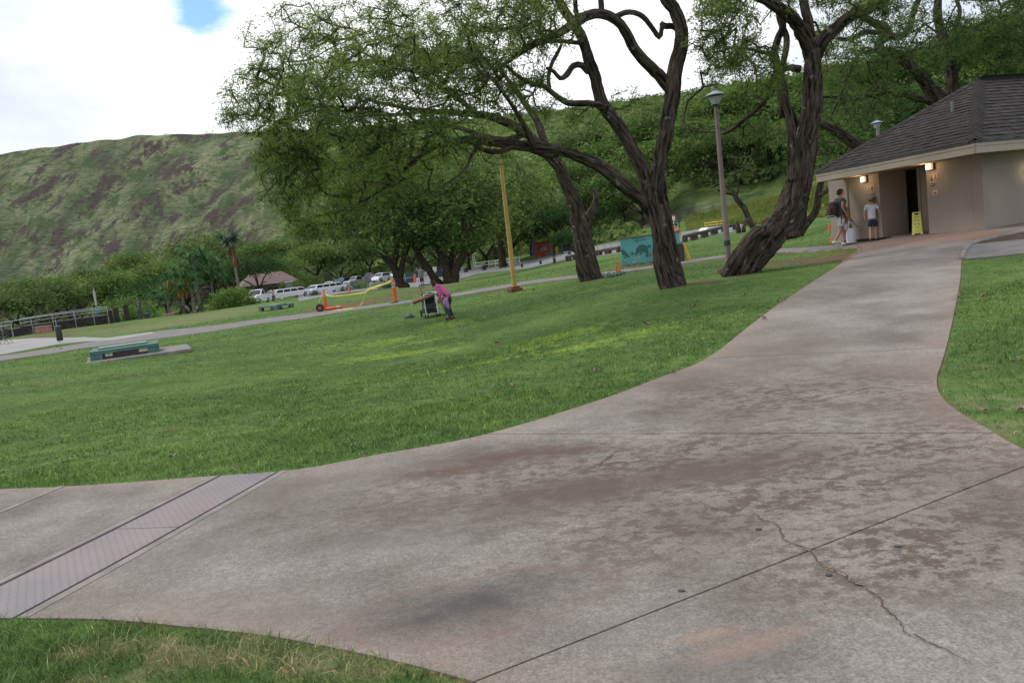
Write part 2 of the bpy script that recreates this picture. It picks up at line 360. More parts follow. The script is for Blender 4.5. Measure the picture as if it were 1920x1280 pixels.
footp_u = gl([(0,668),(150,645),(250,630),(300,621),(400,611),(480,600),(560,590),(640,580),(740,567),(830,555),(900,542.5),(1000,526.5),(1100,515),(1150,509.5),(1240,497),(1300,487),(1420,471),(1500,466),(1560,461.5),(1600,459)])
footp_l = gl([(0,678),(100,664),(150,655),(290,637),(400,622),(480,609),(560,599),(640,586.5),(740,572.5),(830,560.5),(900,549),(1000,532.5),(1100,520.5),(1150,514.5),(1240,502),(1300,492.5),(1420,476.5),(1500,473),(1560,468.5),(1608,464.5)])
d0 = np.array(footp_u[0])-np.array(footp_u[1]); d0 /= np.linalg.norm(d0)
footp_u = [tuple(np.array(footp_u[0])+d0*12)]+footp_u; footp_l = [tuple(np.array(footp_l[0])+d0*12)]+footp_l
FOOT = smooth_poly(footp_u, 1)+smooth_poly(footp_l, 1)[::-1]
PAD = gl([(-60,646),(0,640),(60,634.5),(160,632.5),(205,634),(285,623),(292,626),(215,638),(160,641),(110,646),(60,655),(0,666),(-60,676)])
SIDE = gl([(1803,488.5),(1806,480),(1812,470),(1826,460),(1920,450.5),(2040,438),(2060,462),(1920,477)])
PLANT = gl([(1826,458.5),(1870,446.8),(1920,437),(2040,415),(2050,436),(1920,449.5)])
ROAD = gl([(560,566),(640,551),(700,541),(760,531),(840,516),(900,513),(965,505.5),(1000,502),(1075,486),(1123,481),(1170,474),(1277,453),(1322,443.5),(1370,437)]) \
     + gl([(1400,421),(1365,422),(1322,428),(1277,436),(1200,451),(1121,461),(1060,473),(994,489),(940,494),(860,504),(800,509),(720,515),(640,521),(560,535)])
def inpoly(x, y, poly):
    x = np.asarray(x); y = np.asarray(y); r = np.zeros(len(x), bool); n = len(poly)
    for i in range(n):
        x1, y1 = poly[i]; x2, y2 = poly[(i+1) % n]
        if y1 == y2: continue
        c = ((y1 > y) != (y2 > y)) & (x < (x2-x1)*(y-y1)/(y2-y1)+x1); r ^= c
    return r
def distpoly(x, y, poly, closed=True):
    d = np.full(len(x), 1e9); n = len(poly)
    for i in range(n if closed else n-1):
        a = np.array(poly[i]); b = np.array(poly[(i+1) % n]); ab = b-a; L2 = max(ab@ab, 1e-9)
        t = np.clip(((x-a[0])*ab[0]+(y-a[1])*ab[1])/L2, 0, 1)
        d = np.minimum(d, np.hypot(x-a[0]-t*ab[0], y-a[1]-t*ab[1]))
    return d
# ------------------------------------------------------------------ ground sheet
def blob(x, y, lst):
    """soft patches, each (px, py, half width m, half depth m, turn, strength)"""
    o = np.zeros(len(x))
    for px, py, a, b, an, s in lst:
        c = G(px, py); dx = x-c[0]; dy = y-c[1]; u = (dx*math.cos(an)+dy*math.sin(an))/a; v = (-dx*math.sin(an)+dy*math.cos(an))/b
        o = np.maximum(o, s*np.exp(-(u*u+v*v)))
    return o
BARE = [(1300,532,.9,.5,0,.95),(1235,536,1.1,.45,0,.7),(1420,497,1.2,1.0,.3,.9),(1390,520,.9,.4,0,.8),(1500,488,2.2,.9,.5,.75),(1560,488,1.6,.9,.7,.8),(1590,478,.9,1.0,.7,.85),(1470,560,.5,.5,0,.25),
        (680,568,3.4,6,-.3,.85),(620,572,2.5,4,-.3,.5),(1030,522,1.2,.7,0,.7),(1108,528,1.3,.6,0,.6),(940,549,1.0,.45,0,.8),(815,541,5,4,0,.8),(700,545,7,4,0,.8),(1330,492,2,1.2,.3,.5),
        (40,628,8,4,0,.95),(90,620,9,4,.0,.9),(10,640,5,3,0,.8),(150,620,5,3,0,.6),(270,640,2.5,1.2,0,.0),(325,652,.8,.5,0,.5),(320,806,.25,.12,.2,.9),(1195,497,2.5,1.5,.2,.6),(1290,478,3,2,.2,.4),(940,506,4,5,0,.4)]
SUNLIT = [(620,650,1.0,.9,.2,.6),(690,672,1.2,.8,.5,.8),(860,655,.9,.5,.1,.6),(990,655,.9,.5,.2,.7),(1100,650,1.0,.5,.1,.8),(730,640,1.2,.9,.4,.8),(560,672,1.0,.6,0,.5),(760,665,1.3,.5,.4,.9),(640,682,1.6,.4,.3,.6),(835,610,1.1,1.6,.2,.8),(800,640,1.2,.6,.3,.7),(1050,632,1.3,.6,.2,.9),(920,680,1.0,.22,.2,.9),(1180,630,1.4,.4,.2,.7),(880,755,.7,.2,.3,.6),(560,700,1.1,.4,.2,.4),(700,650,1.6,.6,.3,.7),  # sun dapples on the lawn, painted as yellower green patches
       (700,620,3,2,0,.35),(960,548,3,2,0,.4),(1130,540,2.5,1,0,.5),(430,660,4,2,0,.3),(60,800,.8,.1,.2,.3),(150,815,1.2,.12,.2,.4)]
STRAW = [(400,590,6,9,0,.8),(330,606,7,6,0,.8),(260,612,6,5,0,.6),(470,580,4,6,0,.4),(130,716,1.6,.8,.1,.5),(250,703,1.4,.6,0,.5),(30,730,1.3,.6,0,.5),(40,720,2,1,.1,.35),(620,575,3,4,0,.3),(200,1230,.35,.12,0,.75),(420,1240,.9,.16,-.3,.8),(640,1262,.8,.12,-.3,.8),(300,1270,.9,.12,0,.6),(1850,760,.5,.4,0,.6),(1880,810,.7,.3,-.4,.8),(1830,690,.4,.3,0,.5)]
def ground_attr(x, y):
    bare = blob(x, y, BARE); sunlit = blob(x, y, SUNLIT); straw = blob(x, y, STRAW)
    return bare, sunlit, straw
def grass_nodes(t, N, K, base):
    """green with painted sun dapples and straw patches, driven by world position and the bare / dry / straw attributes"""
    g = N('ShaderNodeNewGeometry')
    n1 = N('ShaderNodeTexNoise'); n1.inputs['Scale'].default_value = .45; n1.inputs['Detail'].default_value = 5; K(g.outputs['Position'], n1.inputs['Vector'])
    n2 = N('ShaderNodeTexNoise'); n2.inputs['Scale'].default_value = 5; n2.inputs['Detail'].default_value = 5; K(g.outputs['Position'], n2.inputs['Vector'])
    s = N('ShaderNodeMath'); s.operation = 'MULTIPLY_ADD'; s.inputs[1].default_value = .5; K(n2.outputs['Fac'], s.inputs[0])
    s2 = N('ShaderNodeMath'); s2.operation = 'MULTIPLY'; s2.inputs[1].default_value = .5; K(n1.outputs['Fac'], s2.inputs[0]); K(s2.outputs[0], s.inputs[2])
    r = N('ShaderNodeValToRGB'); e = r.color_ramp.elements; e[0].position = .42; e[1].position = .59; e[0].color = (*base[0], 1); e[1].color = (*base[1], 1)
    K(s.outputs[0], r.inputs[0]); col = r.outputs[0]
    for nm, c, lo, hi in (('sunlit', base[2], .35, .8), ('straw', base[3], .3, .95)):  # first layer paints the sun dapples into the grass colour
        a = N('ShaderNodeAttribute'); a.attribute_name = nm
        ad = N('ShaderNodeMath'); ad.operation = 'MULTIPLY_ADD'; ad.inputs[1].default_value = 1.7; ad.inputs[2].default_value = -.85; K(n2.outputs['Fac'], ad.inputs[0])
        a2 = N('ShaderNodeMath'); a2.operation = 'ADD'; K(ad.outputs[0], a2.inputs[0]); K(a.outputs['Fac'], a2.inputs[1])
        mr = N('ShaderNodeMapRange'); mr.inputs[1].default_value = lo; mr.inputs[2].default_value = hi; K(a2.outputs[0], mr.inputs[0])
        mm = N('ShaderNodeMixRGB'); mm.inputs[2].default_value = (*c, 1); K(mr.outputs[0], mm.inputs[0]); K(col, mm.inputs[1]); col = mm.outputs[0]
    return col, n2, g
GC = ((.068,.120,.032), (.115,.185,.050), (.20,.29,.055), (.175,.18,.085))  # third colour is that of the painted sun dapples
mg, t, b, N, K = newmat('lawn_ground'); b.inputs['Roughness'].default_value = .95; b.inputs['Specular IOR Level'].default_value = .1
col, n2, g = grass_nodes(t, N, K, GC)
a = N('ShaderNodeAttribute'); a.attribute_name = 'bare'
nb = N('ShaderNodeTexNoise'); nb.inputs['Scale'].default_value = 2.2; nb.inputs['Detail'].default_value = 8; K(g.outputs['Position'], nb.inputs['Vector'])
q = N('ShaderNodeMath'); q.operation = 'MULTIPLY_ADD'; q.inputs[1].default_value = 1.2; q.inputs[2].default_value = -.6; K(nb.outputs['Fac'], q.inputs[0])
q2 = N('ShaderNodeMath'); q2.operation = 'ADD'; K(q.outputs[0], q2.inputs[0]); K(a.outputs['Fac'], q2.inputs[1])
mr = N('ShaderNodeMapRange'); mr.inputs[1].default_value = .3; mr.inputs[2].default_value = .75; K(q2.outputs[0], mr.inputs[0])
rd = N('ShaderNodeValToRGB'); rd.color_ramp.elements[0].color = (.10, .055, .032, 1); rd.color_ramp.elements[1].color = (.20, .125, .08, 1); K(n2.outputs['Fac'], rd.inputs[0])
mm = N('ShaderNodeMixRGB'); K(mr.outputs[0], mm.inputs[0]); K(col, mm.inputs[1]); K(rd.outputs[0], mm.inputs[2]); K(mm.outputs[0], b.inputs['Base Color'])
nf = N('ShaderNodeTexNoise'); nf.inputs['Scale'].default_value = 22; nf.inputs['Detail'].default_value = 8; K(g.outputs['Position'], nf.inputs['Vector'])
bp = N('ShaderNodeBump'); bp.inputs['Strength'].default_value = .7; bp.inputs['Distance'].default_value = .06; K(nf.outputs['Fac'], bp.inputs['Height']); K(bp.outputs[0], b.inputs['Normal'])
M['ground'] = mg
azs = np.concatenate([np.radians(np.linspace(-180, -46, 40, endpoint=False)), np.radians(np.linspace(-46, 46, 420)), np.radians(np.linspace(48, 180, 40))])
NR = 230
def polar(a0f, a1f, nr, azs, power=1.0):
    u = np.linspace(0, 1, nr); A = np.repeat(azs[None], nr, 0); ra = a0f(azs); rb = a1f(azs)
    Rr = np.exp(np.log(ra)[None]*(1-u[:, None])+np.log(rb)[None]*u[:, None])
    x = (Rr*np.sin(A)).ravel(); y = (Rr*np.cos(A)).ravel()
    n = len(azs); i = np.arange(nr-1)[:, None]*n; j = np.arange(n-1)[None]
    return x, y, np.stack([i+j, i+j+1, i+n+j+1, i+n+j], -1).reshape(-1, 4), A.ravel(), Rr.ravel(), u
x, y, Q, A_, R_, u_ = polar(lambda a: np.full(len(a), .6), lambda a: r0f(a)+8, NR, azs)
z = terrain(x, y)
bare, sunlit, straw = ground_attr(x, y)
dw = distpoly(x, y, WALK); near = R_ < 26
bare = np.maximum(bare, np.where(near, .6*np.exp(-(dw/.05)**2), 0))
dft = distpoly(x, y, FOOT); bare = np.maximum(bare, np.where(R_ > 20, .6*np.exp(-(dft/.5)**2), 0))
inw = inpoly(x, y, WALK) | inpoly(x, y, SIDE) | inpoly(x, y, PLANT)
z = z+np.where((dw > 0) & ~inw & near, -.0, 0)
z = z-np.where(inw & (dw > .16), .10, 0)+np.where(inw & (dw > .16), 0, .014)
me = npmesh('ground', np.c_[x, y, z], [Q], M['ground'], smooth=True, vattr=dict(bare=bare, sunlit=sunlit, straw=straw))
ground = link(bpy.data.objects.new('ground', me)); tag(ground, kind='structure')
# centre fan closes the sheet under the camera
th = np.linspace(-np.pi, np.pi, 60, endpoint=False)
npobj('ground_patch', np.vstack([[0, 0, -.121], np.c_[.75*np.sin(th), .75*np.cos(th), np.full(60, -.121)]]), [np.stack([np.zeros(60, int), 1+np.arange(60), 1+(np.arange(60)+1) % 60], -1)], M['ground'], parent=ground)

# ------------------------------------------------------------------ crater wall
mh, t, b, N, K = newmat('hillside'); b.inputs['Roughness'].default_value = 1; b.inputs['Specular IOR Level'].default_value = .05
uv = N('ShaderNodeUVMap'); uv.uv_map = 'streak'
def noise(src, s, det=6, rough=.55, stretch=None):
    if stretch:
        mp_ = N('ShaderNodeMapping'); mp_.inputs['Scale'].default_value = stretch; K(src, mp_.inputs[0]); src = mp_.outputs[0]
    n = N('ShaderNodeTexNoise'); n.inputs['Scale'].default_value = s; n.inputs['Detail'].default_value = det; n.inputs['Roughness'].default_value = rough; K(src, n.inputs['Vector']); return n.outputs['Fac']
def ramp(src, a, b_, c1, c2):
    r = N('ShaderNodeValToRGB'); e = r.color_ramp.elements; e[0].position = a; e[1].position = b_; e[0].color = (*c1, 1); e[1].color = (*c2, 1); K(src, r.inputs[0]); return r.outputs[0]
def mixc(f, a, b_):
    m_ = N('ShaderNodeMixRGB'); K(f, m_.inputs[0]); K(a, m_.inputs[1]); K(b_, m_.inputs[2]); return m_.outputs[0]
gp = N('ShaderNodeNewGeometry').outputs['Position']
grass = ramp(noise(uv.outputs[0], 5, 9, .65, (1, .45, 1)), .38, .64, (.082, .104, .060), (.215, .228, .135))
fineg = ramp(noise(gp, .35, 8, .7), .35, .65, (.40, .46, .42), (1.35, 1.32, 1.25))
mu = N('ShaderNodeMixRGB'); mu.blend_type = 'MULTIPLY'; mu.inputs[0].default_value = 1; K(grass, mu.inputs[1]); K(fineg, mu.inputs[2])
rockc = ramp(noise(gp, .5, 7, .7), .35, .7, (.042, .034, .032), (.115, .092, .082))
rm = ramp(noise(uv.outputs[0], 10, 10, .72, (1, .34, 1)), .515, .56, (0, 0, 0), (1, 1, 1))
dk = ramp(noise(uv.outputs[0], 9, 8, .7, (1, .5, 1)), .52, .60, (0, 0, 0), (1, 1, 1))
shr = ramp(noise(gp, .8, 6, .7), .35, .65, (.030, .062, .024), (.085, .125, .055))
c_ = mixc(dk, mu.outputs[0], shr); 
af = N('ShaderNodeAttribute'); af.attribute_name = 'forest'
inv = N('ShaderNodeMath'); inv.operation = 'SUBTRACT'; inv.inputs[0].default_value = 1; K(af.outputs['Fac'], inv.inputs[1])
rmm = N('ShaderNodeMath'); rmm.operation = 'MULTIPLY'; K(rm, rmm.inputs[0]); K(inv.outputs[0], rmm.inputs[1])
c_ = mixc(rmm.outputs[0], c_, rockc)
fc = ramp(noise(gp, .16, 8, .7), .35, .65, (.030, .060, .020), (.19, .25, .075)); c_ = mixc(af.outputs['Fac'], c_, fc)
K(c_, b.inputs['Base Color'])
bp = N('ShaderNodeBump'); bp.inputs['Strength'].default_value = 1; bp.inputs['Distance'].default_value = 1.2; K(noise(gp, .45, 8, .7), bp.inputs['Height']); K(bp.outputs[0], b.inputs['Normal'])
M['hill'] = mh
from mathutils import noise as mnoise
azh = np.radians(np.linspace(-62, 62, 620))
NH = 190
u = np.linspace(0, 1.35, NH); A = np.repeat(azh[None], NH, 0); Rr = r0f(azh)[None]*(1-u[:, None])+r1f(azh)[None]*u[:, None]
x = (Rr*np.sin(A)).ravel(); y = (Rr*np.cos(A)).ravel(); z = terrain(x, y); U_ = np.repeat(u[:, None], len(azh), 1).ravel(); Af = A.ravel()
pxx = Af*1470/40; pyy = U_*265/40
s1 = (pxx*.62-pyy*.78); s2 = (pxx*.78+pyy*.62)                  # gullies run diagonally down the wall
def nz_(a, b_, c=0): return np.array([mnoise.noise((p, q, c)) for p, q in zip(a, b_)])
env = np.sin(np.pi*np.clip(U_, 0, 1))**.7
gul = nz_(s1*.8, s2*.14)*5.5+nz_(s1*1.9, s2*.5, 3)*2.2+nz_(s1*4.2, s2*2, 5)*.9
z = z+gul*env*np.clip((U_-.02)*12, 0, 1)+np.where(U_ > .9, nz_(pxx*1.3, pyy*0, 9)*1.2, 0)
forest = np.clip((Af-px_az(470))/.12, 0, 1)*np.where(Af > px_az(1180), np.clip((U_-.05)/.04, 0, 1), 1)
n = len(azh); i = np.arange(NH-1)[:, None]*n; j = np.arange(n-1)[None]
Q = np.stack([i+j, i+j+1, i+n+j+1, i+n+j], -1).reshape(-1, 4)
me = npmesh('hillside', np.c_[x, y, z], [Q], M['hill'], smooth=True, vattr=dict(forest=forest))
uvl = me.uv_layers.new(name='streak'); li = np.zeros(len(me.loops), np.int32); me.loops.foreach_get('vertex_index', li)
uvl.data.foreach_set('uv', np.c_[s1/6, s2/6].astype(np.float32)[li].ravel())
hill = link(bpy.data.objects.new('hillside', me)); tag(hill, kind='structure')
HX, HY, HZ, HU, HA = x, y, z, U_, Af

# ------------------------------------------------------------------ paved sheets that follow the ground
def sheet(name, poly, m, lift, step=.6, thick=0, parent=None, cuts=(), kind='structure', keep=None, attr=None):
    """cuts: list of (point, normal) half planes to keep"""
    bm = bmesh.new(); vs = [bm.verts.new((p[0], p[1], 0)) for p in poly]
    bm.faces.new(vs); bmesh.ops.triangulate(bm, faces=bm.faces[:])
    def bis(co, no, clear=False):
        bmesh.ops.bisect_plane(bm, geom=bm.verts[:]+bm.edges[:]+bm.faces[:], plane_co=(co[0], co[1], 0), plane_no=(no[0], no[1], 0), clear_inner=clear, dist=1e-5)
    for co, no in cuts: bis(co, no, True)
    xs = [v.co.x for v in bm.verts]; ys = [v.co.y for v in bm.verts]
    if not xs: bm.free(); return None
    gx = math.floor(min(xs)/step)*step
    while gx < max(xs): bis((gx+.001, 0), (1, 0)); gx += step
    gy = math.floor(min(ys)/step)*step
    while gy < max(ys): bis((0, gy+.001), (0, 1)); gy += step
    for f in bm.faces:
        if f.normal.z < 0: f.normal_flip()
    if thick:
        ed = [e for e in bm.edges if e.is_boundary]
        r = bmesh.ops.extrude_edge_only(bm, edges=ed); nv = [v for v in r['geom'] if isinstance(v, bmesh.types.BMVert)]; low = set(nv)
    else: low = set()
    bm.verts.ensure_lookup_table(); co = np.array([v.co[:] for v in bm.verts]); zz = terrain(co[:, 0], co[:, 1])
    for v, q in zip(bm.verts, zz): v.co.z = q+lift-(thick if v in low else 0)
    bmesh.ops.recalc_face_normals(bm, faces=bm.faces)
    if sum(f.normal.z for f in bm.faces if abs(f.normal.z) > .5) < 0: bmesh.ops.reverse_faces(bm, faces=bm.faces)
    me = bpy.data.meshes.new(name); bm.to_mesh(me); bm.free(); me.materials.append(m)
    o = link(bpy.data.objects.new(name, me), parent)
    if kind and parent is None: tag(o, kind=kind)
    return o
# concrete of the walkway
mc, t, b, N, K = newmat('walkway_concrete'); b.inputs['Roughness'].default_value = .88; b.inputs['Specular IOR Level'].default_value = .25
gp = N('ShaderNodeNewGeometry').outputs['Position']
def M2(op, a, b_=None, c=None):
    m_ = N('ShaderNodeMath'); m_.operation = op
    for i_, v in enumerate((a, b_, c)):
        if v is None: continue
        if isinstance(v, (int, float)): m_.inputs[i_].default_value = v
        else: K(v, m_.inputs[i_])
    return m_.outputs[0]
base = ramp(noise(gp, .9, 7, .6), .34, .66, (.152, .133, .116), (.296, .272, .247))
grain = ramp(noise(gp, 75, 5, .85), .38, .62, (.42, .41, .40), (1.48, 1.48, 1.48))
gm = N('ShaderNodeMixRGB'); gm.blend_type = 'MULTIPLY'; gm.inputs[0].default_value = .62; K(base, gm.inputs[1]); K(grain, gm.inputs[2])
sp = ramp(noise(gp, 28, 6, .75), .40, .62, (.66, .65, .64), (1.26, 1.26, 1.26)); gm2 = N('ShaderNodeMixRGB'); gm2.blend_type = 'MULTIPLY'; gm2.inputs[0].default_value = .5; K(gm.outputs[0], gm2.inputs[1]); K(sp, gm2.inputs[2])
cc = gm2.outputs[0]
sxy = N('ShaderNodeSeparateXYZ'); K(gp, sxy.inputs[0])
def ell(px, py, a, b_, an):
    c = G(px, py); ca, sa = math.cos(an), math.sin(an)
    dx = M2('SUBTRACT', sxy.outputs[0], float(c[0])); dy = M2('SUBTRACT', sxy.outputs[1], float(c[1]))
    u_ = M2('ADD', M2('MULTIPLY', dx, ca/a), M2('MULTIPLY', dy, sa/a)); v_ = M2('ADD', M2('MULTIPLY', dx, -sa/b_), M2('MULTIPLY', dy, ca/b_))
    return M2('SQRT', M2('ADD', M2('MULTIPLY', u_, u_), M2('MULTIPLY', v_, v_)))
def stainmask(els, wob=.7, lo=.35, hi=1.05, sc=2.6):
    n_a = M2('MULTIPLY_ADD', noise(gp, sc, 8, .72), wob*2, -wob); o_ = None
    for e_ in els:
        d_ = M2('ADD', ell(*e_), n_a); o_ = d_ if o_ is None else M2('MINIMUM', o_, d_)
    r_ = N('ShaderNodeMapRange'); r_.inputs[1].default_value = hi; r_.inputs[2].default_value = lo; r_.clamp = True; K(o_, r_.inputs[0]); return r_.outputs[0]
def paint(mask, amount, colr, mode='MIX'):
    global cc
    f = M2('MULTIPLY', M2('MULTIPLY', mask, brk), amount); m_ = N('ShaderNodeMixRGB'); m_.blend_type = mode; m_.inputs[2].default_value = (*colr, 1); K(f, m_.inputs[0]); K(cc, m_.inputs[1]); cc = m_.outputs[0]
# broad brown weathering over the middle, mottled
zone = stainmask([(1250,880,2.6,1.3,.0),(1500,930,2.2,.8,.3),(1700,850,2.0,1.0,.2),(1800,1050,1.2,.45,.2),(1500,740,1.8,1.6,.3),(1700,1010,1.2,.5,.3)], .7, .2, 1.2)
mot = M2('GREATER_THAN', noise(gp, 7, 9, .78), .515)
motr = ramp(M2('ADD', M2('MULTIPLY', noise(gp, 8.5, 10, .8, (1, 1.3, 1)), .8), M2('MULTIPLY', noise(gp, 2.1, 4, .6), .2)), .488, .528, (0, 0, 0), (1, 1, 1))
brk = ramp(noise(gp, 30, 8, .85), .36, .60, (.78, .78, .78), (1, 1, 1))
paint(M2('MULTIPLY', zone, motr), 1.0, (.058, .041, .032)); paint(zone, .38, (.18, .14, .115))
paint(stainmask([(940,862,.85,.26,.05),(840,888,.6,.2,.1),(1075,850,.4,.2,0)], .8, .2, 1.15, 7), .95, (.105, .070, .052))
paint(stainmask([(1080,925,1.1,.42,.0),(1330,890,1.0,.38,.1)], .8, .2, 1.15, 5), .95, (.105, .078, .064))
paint(stainmask([(890,1140,.52,.27,.25),(800,1168,.42,.14,.2)], .60, .10, 1.25, 9), .92, (.066, .060, .057))
ring = ell(900,1140,.62,.31,.25); ringw = M2('ADD', ring, M2('MULTIPLY_ADD', noise(gp, 3.5, 6, .6), .5, -.25))
rg = N('ShaderNodeMapRange'); rg.inputs[1].default_value = .16; rg.inputs[2].default_value = 0; K(M2('ABSOLUTE', M2('SUBTRACT', ringw, 1.0)), rg.inputs[0])
paint(rg.outputs[0], .45, (.17, .115, .09))
paint(stainmask([(350,1130,1.0,.26,-.1),(520,1160,.8,.2,-.1),(300,1050,.7,.3,0),(760,1010,.9,.3,.1),(1150,1180,.5,.2,.2),(1350,1250,.5,.16,.3)], .6, .2, 1.2), .45, (.14, .127, .118))
paint(stainmask([(470,935,1.2,.5,.4),(640,900,1.4,.35,.2)], .5, .2, 1.1), .55, (.15, .125, .108))
paint(stainmask([(1420,1215,.35,.09,.3),(1330,1200,.2,.06,.2)], .5, .3, 1.1), .28, (.42, .24, .16))
paint(stainmask([(1420,660,1.3,1.2,0),(1650,700,1.3,.7,0),(1350,700,1.2,.8,0)], .9, .2, 1.2, 4), .55, (.165, .130, .108))
# rusty soil washed along the edges and in front of the walls
EDGE = stainmask([(1800,446,4.5,1.0,-1.2),(1700,450,3.5,.7,-1.2)], .5, .2, 1.2); paint(EDGE, .8, (.26, .115, .06))
ea = N('ShaderNodeAttribute'); ea.attribute_name = 'edge'
em = M2('MULTIPLY', ea.outputs['Fac'], M2('MULTIPLY_ADD', noise(gp, 2.2, 6, .7), 2.2, -.55)); emc = N('ShaderNodeClamp'); K(em, emc.inputs[0]); paint(emc.outputs[0], .5, (.33, .225, .165))
fade = N('ShaderNodeMapRange'); fade.inputs[1].default_value = 11; fade.inputs[2].default_value = 21; K(sxy.outputs[1], fade.inputs[0]); paint(fade.outputs[0], .35, (.21, .185, .17))
K(cc, b.inputs['Base Color'])
bh = M2('ADD', M2('MULTIPLY', noise(gp, 140, 4, .7, (1, 2.2, 1)), .6), M2('MULTIPLY', noise(gp, 36, 5, .7), .8))
bp = N('ShaderNodeBump'); bp.inputs['Strength'].default_value = .55; bp.inputs['Distance'].default_value = .008; K(bh, bp.inputs['Height']); K(bp.outputs[0], b.inputs['Normal'])
M['walk'] = mc
M['joint'] = pm('joint_soil', (.05, .035, .025), (.09, .065, .045), 12, .95, coord='Position')
M['smooth_conc'] = pm('smooth_concrete', (.17, .152, .138), (.25, .228, .21), 5, .85, .25, 120, coord='Position')
walk = sheet('walkway', WALK, M['joint'], -.035, 1.2)
def line(p, q, off=0):
    a = np.array(G(*p)[:2]); b_ = np.array(G(*q)[:2]); d = (b_-a)/np.linalg.norm(b_-a); n_ = np.array([-d[1], d[0]])
    return a, b_, n_
def side(l, s, gap=.006): return (l[0]+l[2]*s*gap, l[2]*s)      # keep the side that n*s points to
L1 = line((970,818), (1838,817)); L2 = line((1350,674), (1762,656)); L3 = line((915,1278), (1918,882)); LF = line((1560,508), (1800,506)); 
PL = line((0,1104), (405,900.4)); PR = line((35,1161.5), (516,892)); PJ = line((213,997), (336,993)); EX = line((0,966), (109,920))
def sgn(l, px, py): p = G(px, py)[:2]; return 1 if np.dot(p-l[0], l[2]) > 0 else -1
slabs = [
 [side(LF, sgn(LF,1700,470))],
 [side(LF, sgn(LF,1700,560)), side(L2, sgn(L2,1600,580))],
 [side(L2, sgn(L2,1500,750)), side(L1, sgn(L1,1500,750))],
 [side(L1, sgn(L1,1300,900)), side(L3, sgn(L3,1100,1000)), side(PR, sgn(PR,700,1000), .085)],
 [side(L1, sgn(L1,1300,900)), side(L3, sgn(L3,1700,1150))],
 [side(PL, sgn(PL,100,950), .085), side(EX, sgn(EX,200,960), .035)],
 [side(EX, sgn(EX,10,930), .035)]]
for cts in slabs:
    o = sheet('concrete_slab', WALK, M['walk'], .024+float(rng.uniform(-.0015, .0015)), .5, .14, walk, cts)
    if o:
        me = o.data; co = np.zeros(len(me.vertices)*3, np.float32); me.vertices.foreach_get('co', co); co = co.reshape(-1, 3)
        e_ = np.exp(-(distpoly(co[:, 0], co[:, 1], WALK)/.16)**2); at_ = me.attributes.new('edge', 'FLOAT', 'POINT'); at_.data.foreach_set('value', e_.astype(np.float32))
for l, s_ in ((PR, sgn(PR,700,1000)), (PL, sgn(PL,100,950))):   # smooth borders beside the trench
    sheet('concrete_border', WALK, M['smooth_conc'], .025, .5, .14, walk, [(l[0]+l[2]*s_*.016, l[2]*s_), (l[0]+l[2]*s_*.08, -l[2]*s_)])
sheet('expansion_strip', WALK, M['smooth_conc'], .029, .5, .14, walk, [(EX[0]+EX[2]*.03, -EX[2]), (EX[0]-EX[2]*.03, EX[2])])
# tread plates over the trench
mt_, t, b, N, K = newmat('tread_plate'); b.inputs['Roughness'].default_value = .55; b.inputs['Metallic'].default_value = .25
gp = N('ShaderNodeNewGeometry').outputs['Position']
dirv = PR[1]-PR[0]; angp = math.atan2(dirv[1], dirv[0])
mpn = N('ShaderNodeMapping'); mpn.inputs['Rotation'].default_value = (0, 0, -angp); K(gp, mpn.inputs[0]); sx = N('ShaderNodeSeparateXYZ'); K(mpn.outputs[0], sx.inputs[0])
def lug(ox):
    fx = M2('SUBTRACT', M2('FRACT', M2('ADD', M2('DIVIDE', sx.outputs[0], .060), ox)), .5); fy = M2('SUBTRACT', M2('FRACT', M2('ADD', M2('DIVIDE', sx.outputs[1], .060), ox)), .5)
    a_ = M2('ADD', fx, fy) if ox else M2('SUBTRACT', fx, fy); b2 = M2('SUBTRACT', fx, fy) if ox else M2('ADD', fx, fy)
    return M2('LESS_THAN', M2('ADD', M2('MULTIPLY', M2('MULTIPLY', a_, a_), 3.0), M2('MULTIPLY', M2('MULTIPLY', b2, b2), 42)), .30)
lg = M2('MAXIMUM', lug(0), lug(.5))
bc = ramp(noise(gp, 2.0, 6, .6), .35, .65, (.195, .178, .186), (.25, .205, .20))
rust = ramp(noise(gp, 1.3, 5, .7), .5, .66, (0, 0, 0), (1, 1, 1)); rc = N('ShaderNodeRGB'); rc.outputs[0].default_value = (.27, .165, .13, 1); bc = mixc(M2('MULTIPLY', rust, .42), bc, rc.outputs[0])
lc = N('ShaderNodeMixRGB'); lc.blend_type = 'MULTIPLY'; lc.inputs[2].default_value = (.60, .58, .60, 1); K(lg, lc.inputs[0]); K(bc, lc.inputs[1]); K(lc.outputs[0], b.inputs['Base Color'])
bp = N('ShaderNodeBump'); bp.inputs['Strength'].default_value = .8; bp.inputs['Distance'].default_value = .010; K(lg, bp.inputs['Height']); K(bp.outputs[0], b.inputs['Normal'])
M['plate'] = mt_
sp_ = sgn(PR,200,1050)
for s_, lab in ((sgn(PJ,400,920), 'rusty upper steel tread plate over the trench beside the lawn'), (sgn(PJ,100,1080), 'grey lower steel tread plate over the trench in the concrete walkway')):
    o = sheet('tread_plate', WALK, M['plate'], .022, .5, .05, None, [(PR[0]+PR[2]*sp_*.016, PR[2]*sp_), (PL[0]-PL[2]*sgn(PL,100,950)*.016, -PL[2]*sgn(PL,100,950)), side(PJ, s_, .004)], kind=None)
    tag(o, lab, 'tread plate', 'steel plates over the trench')
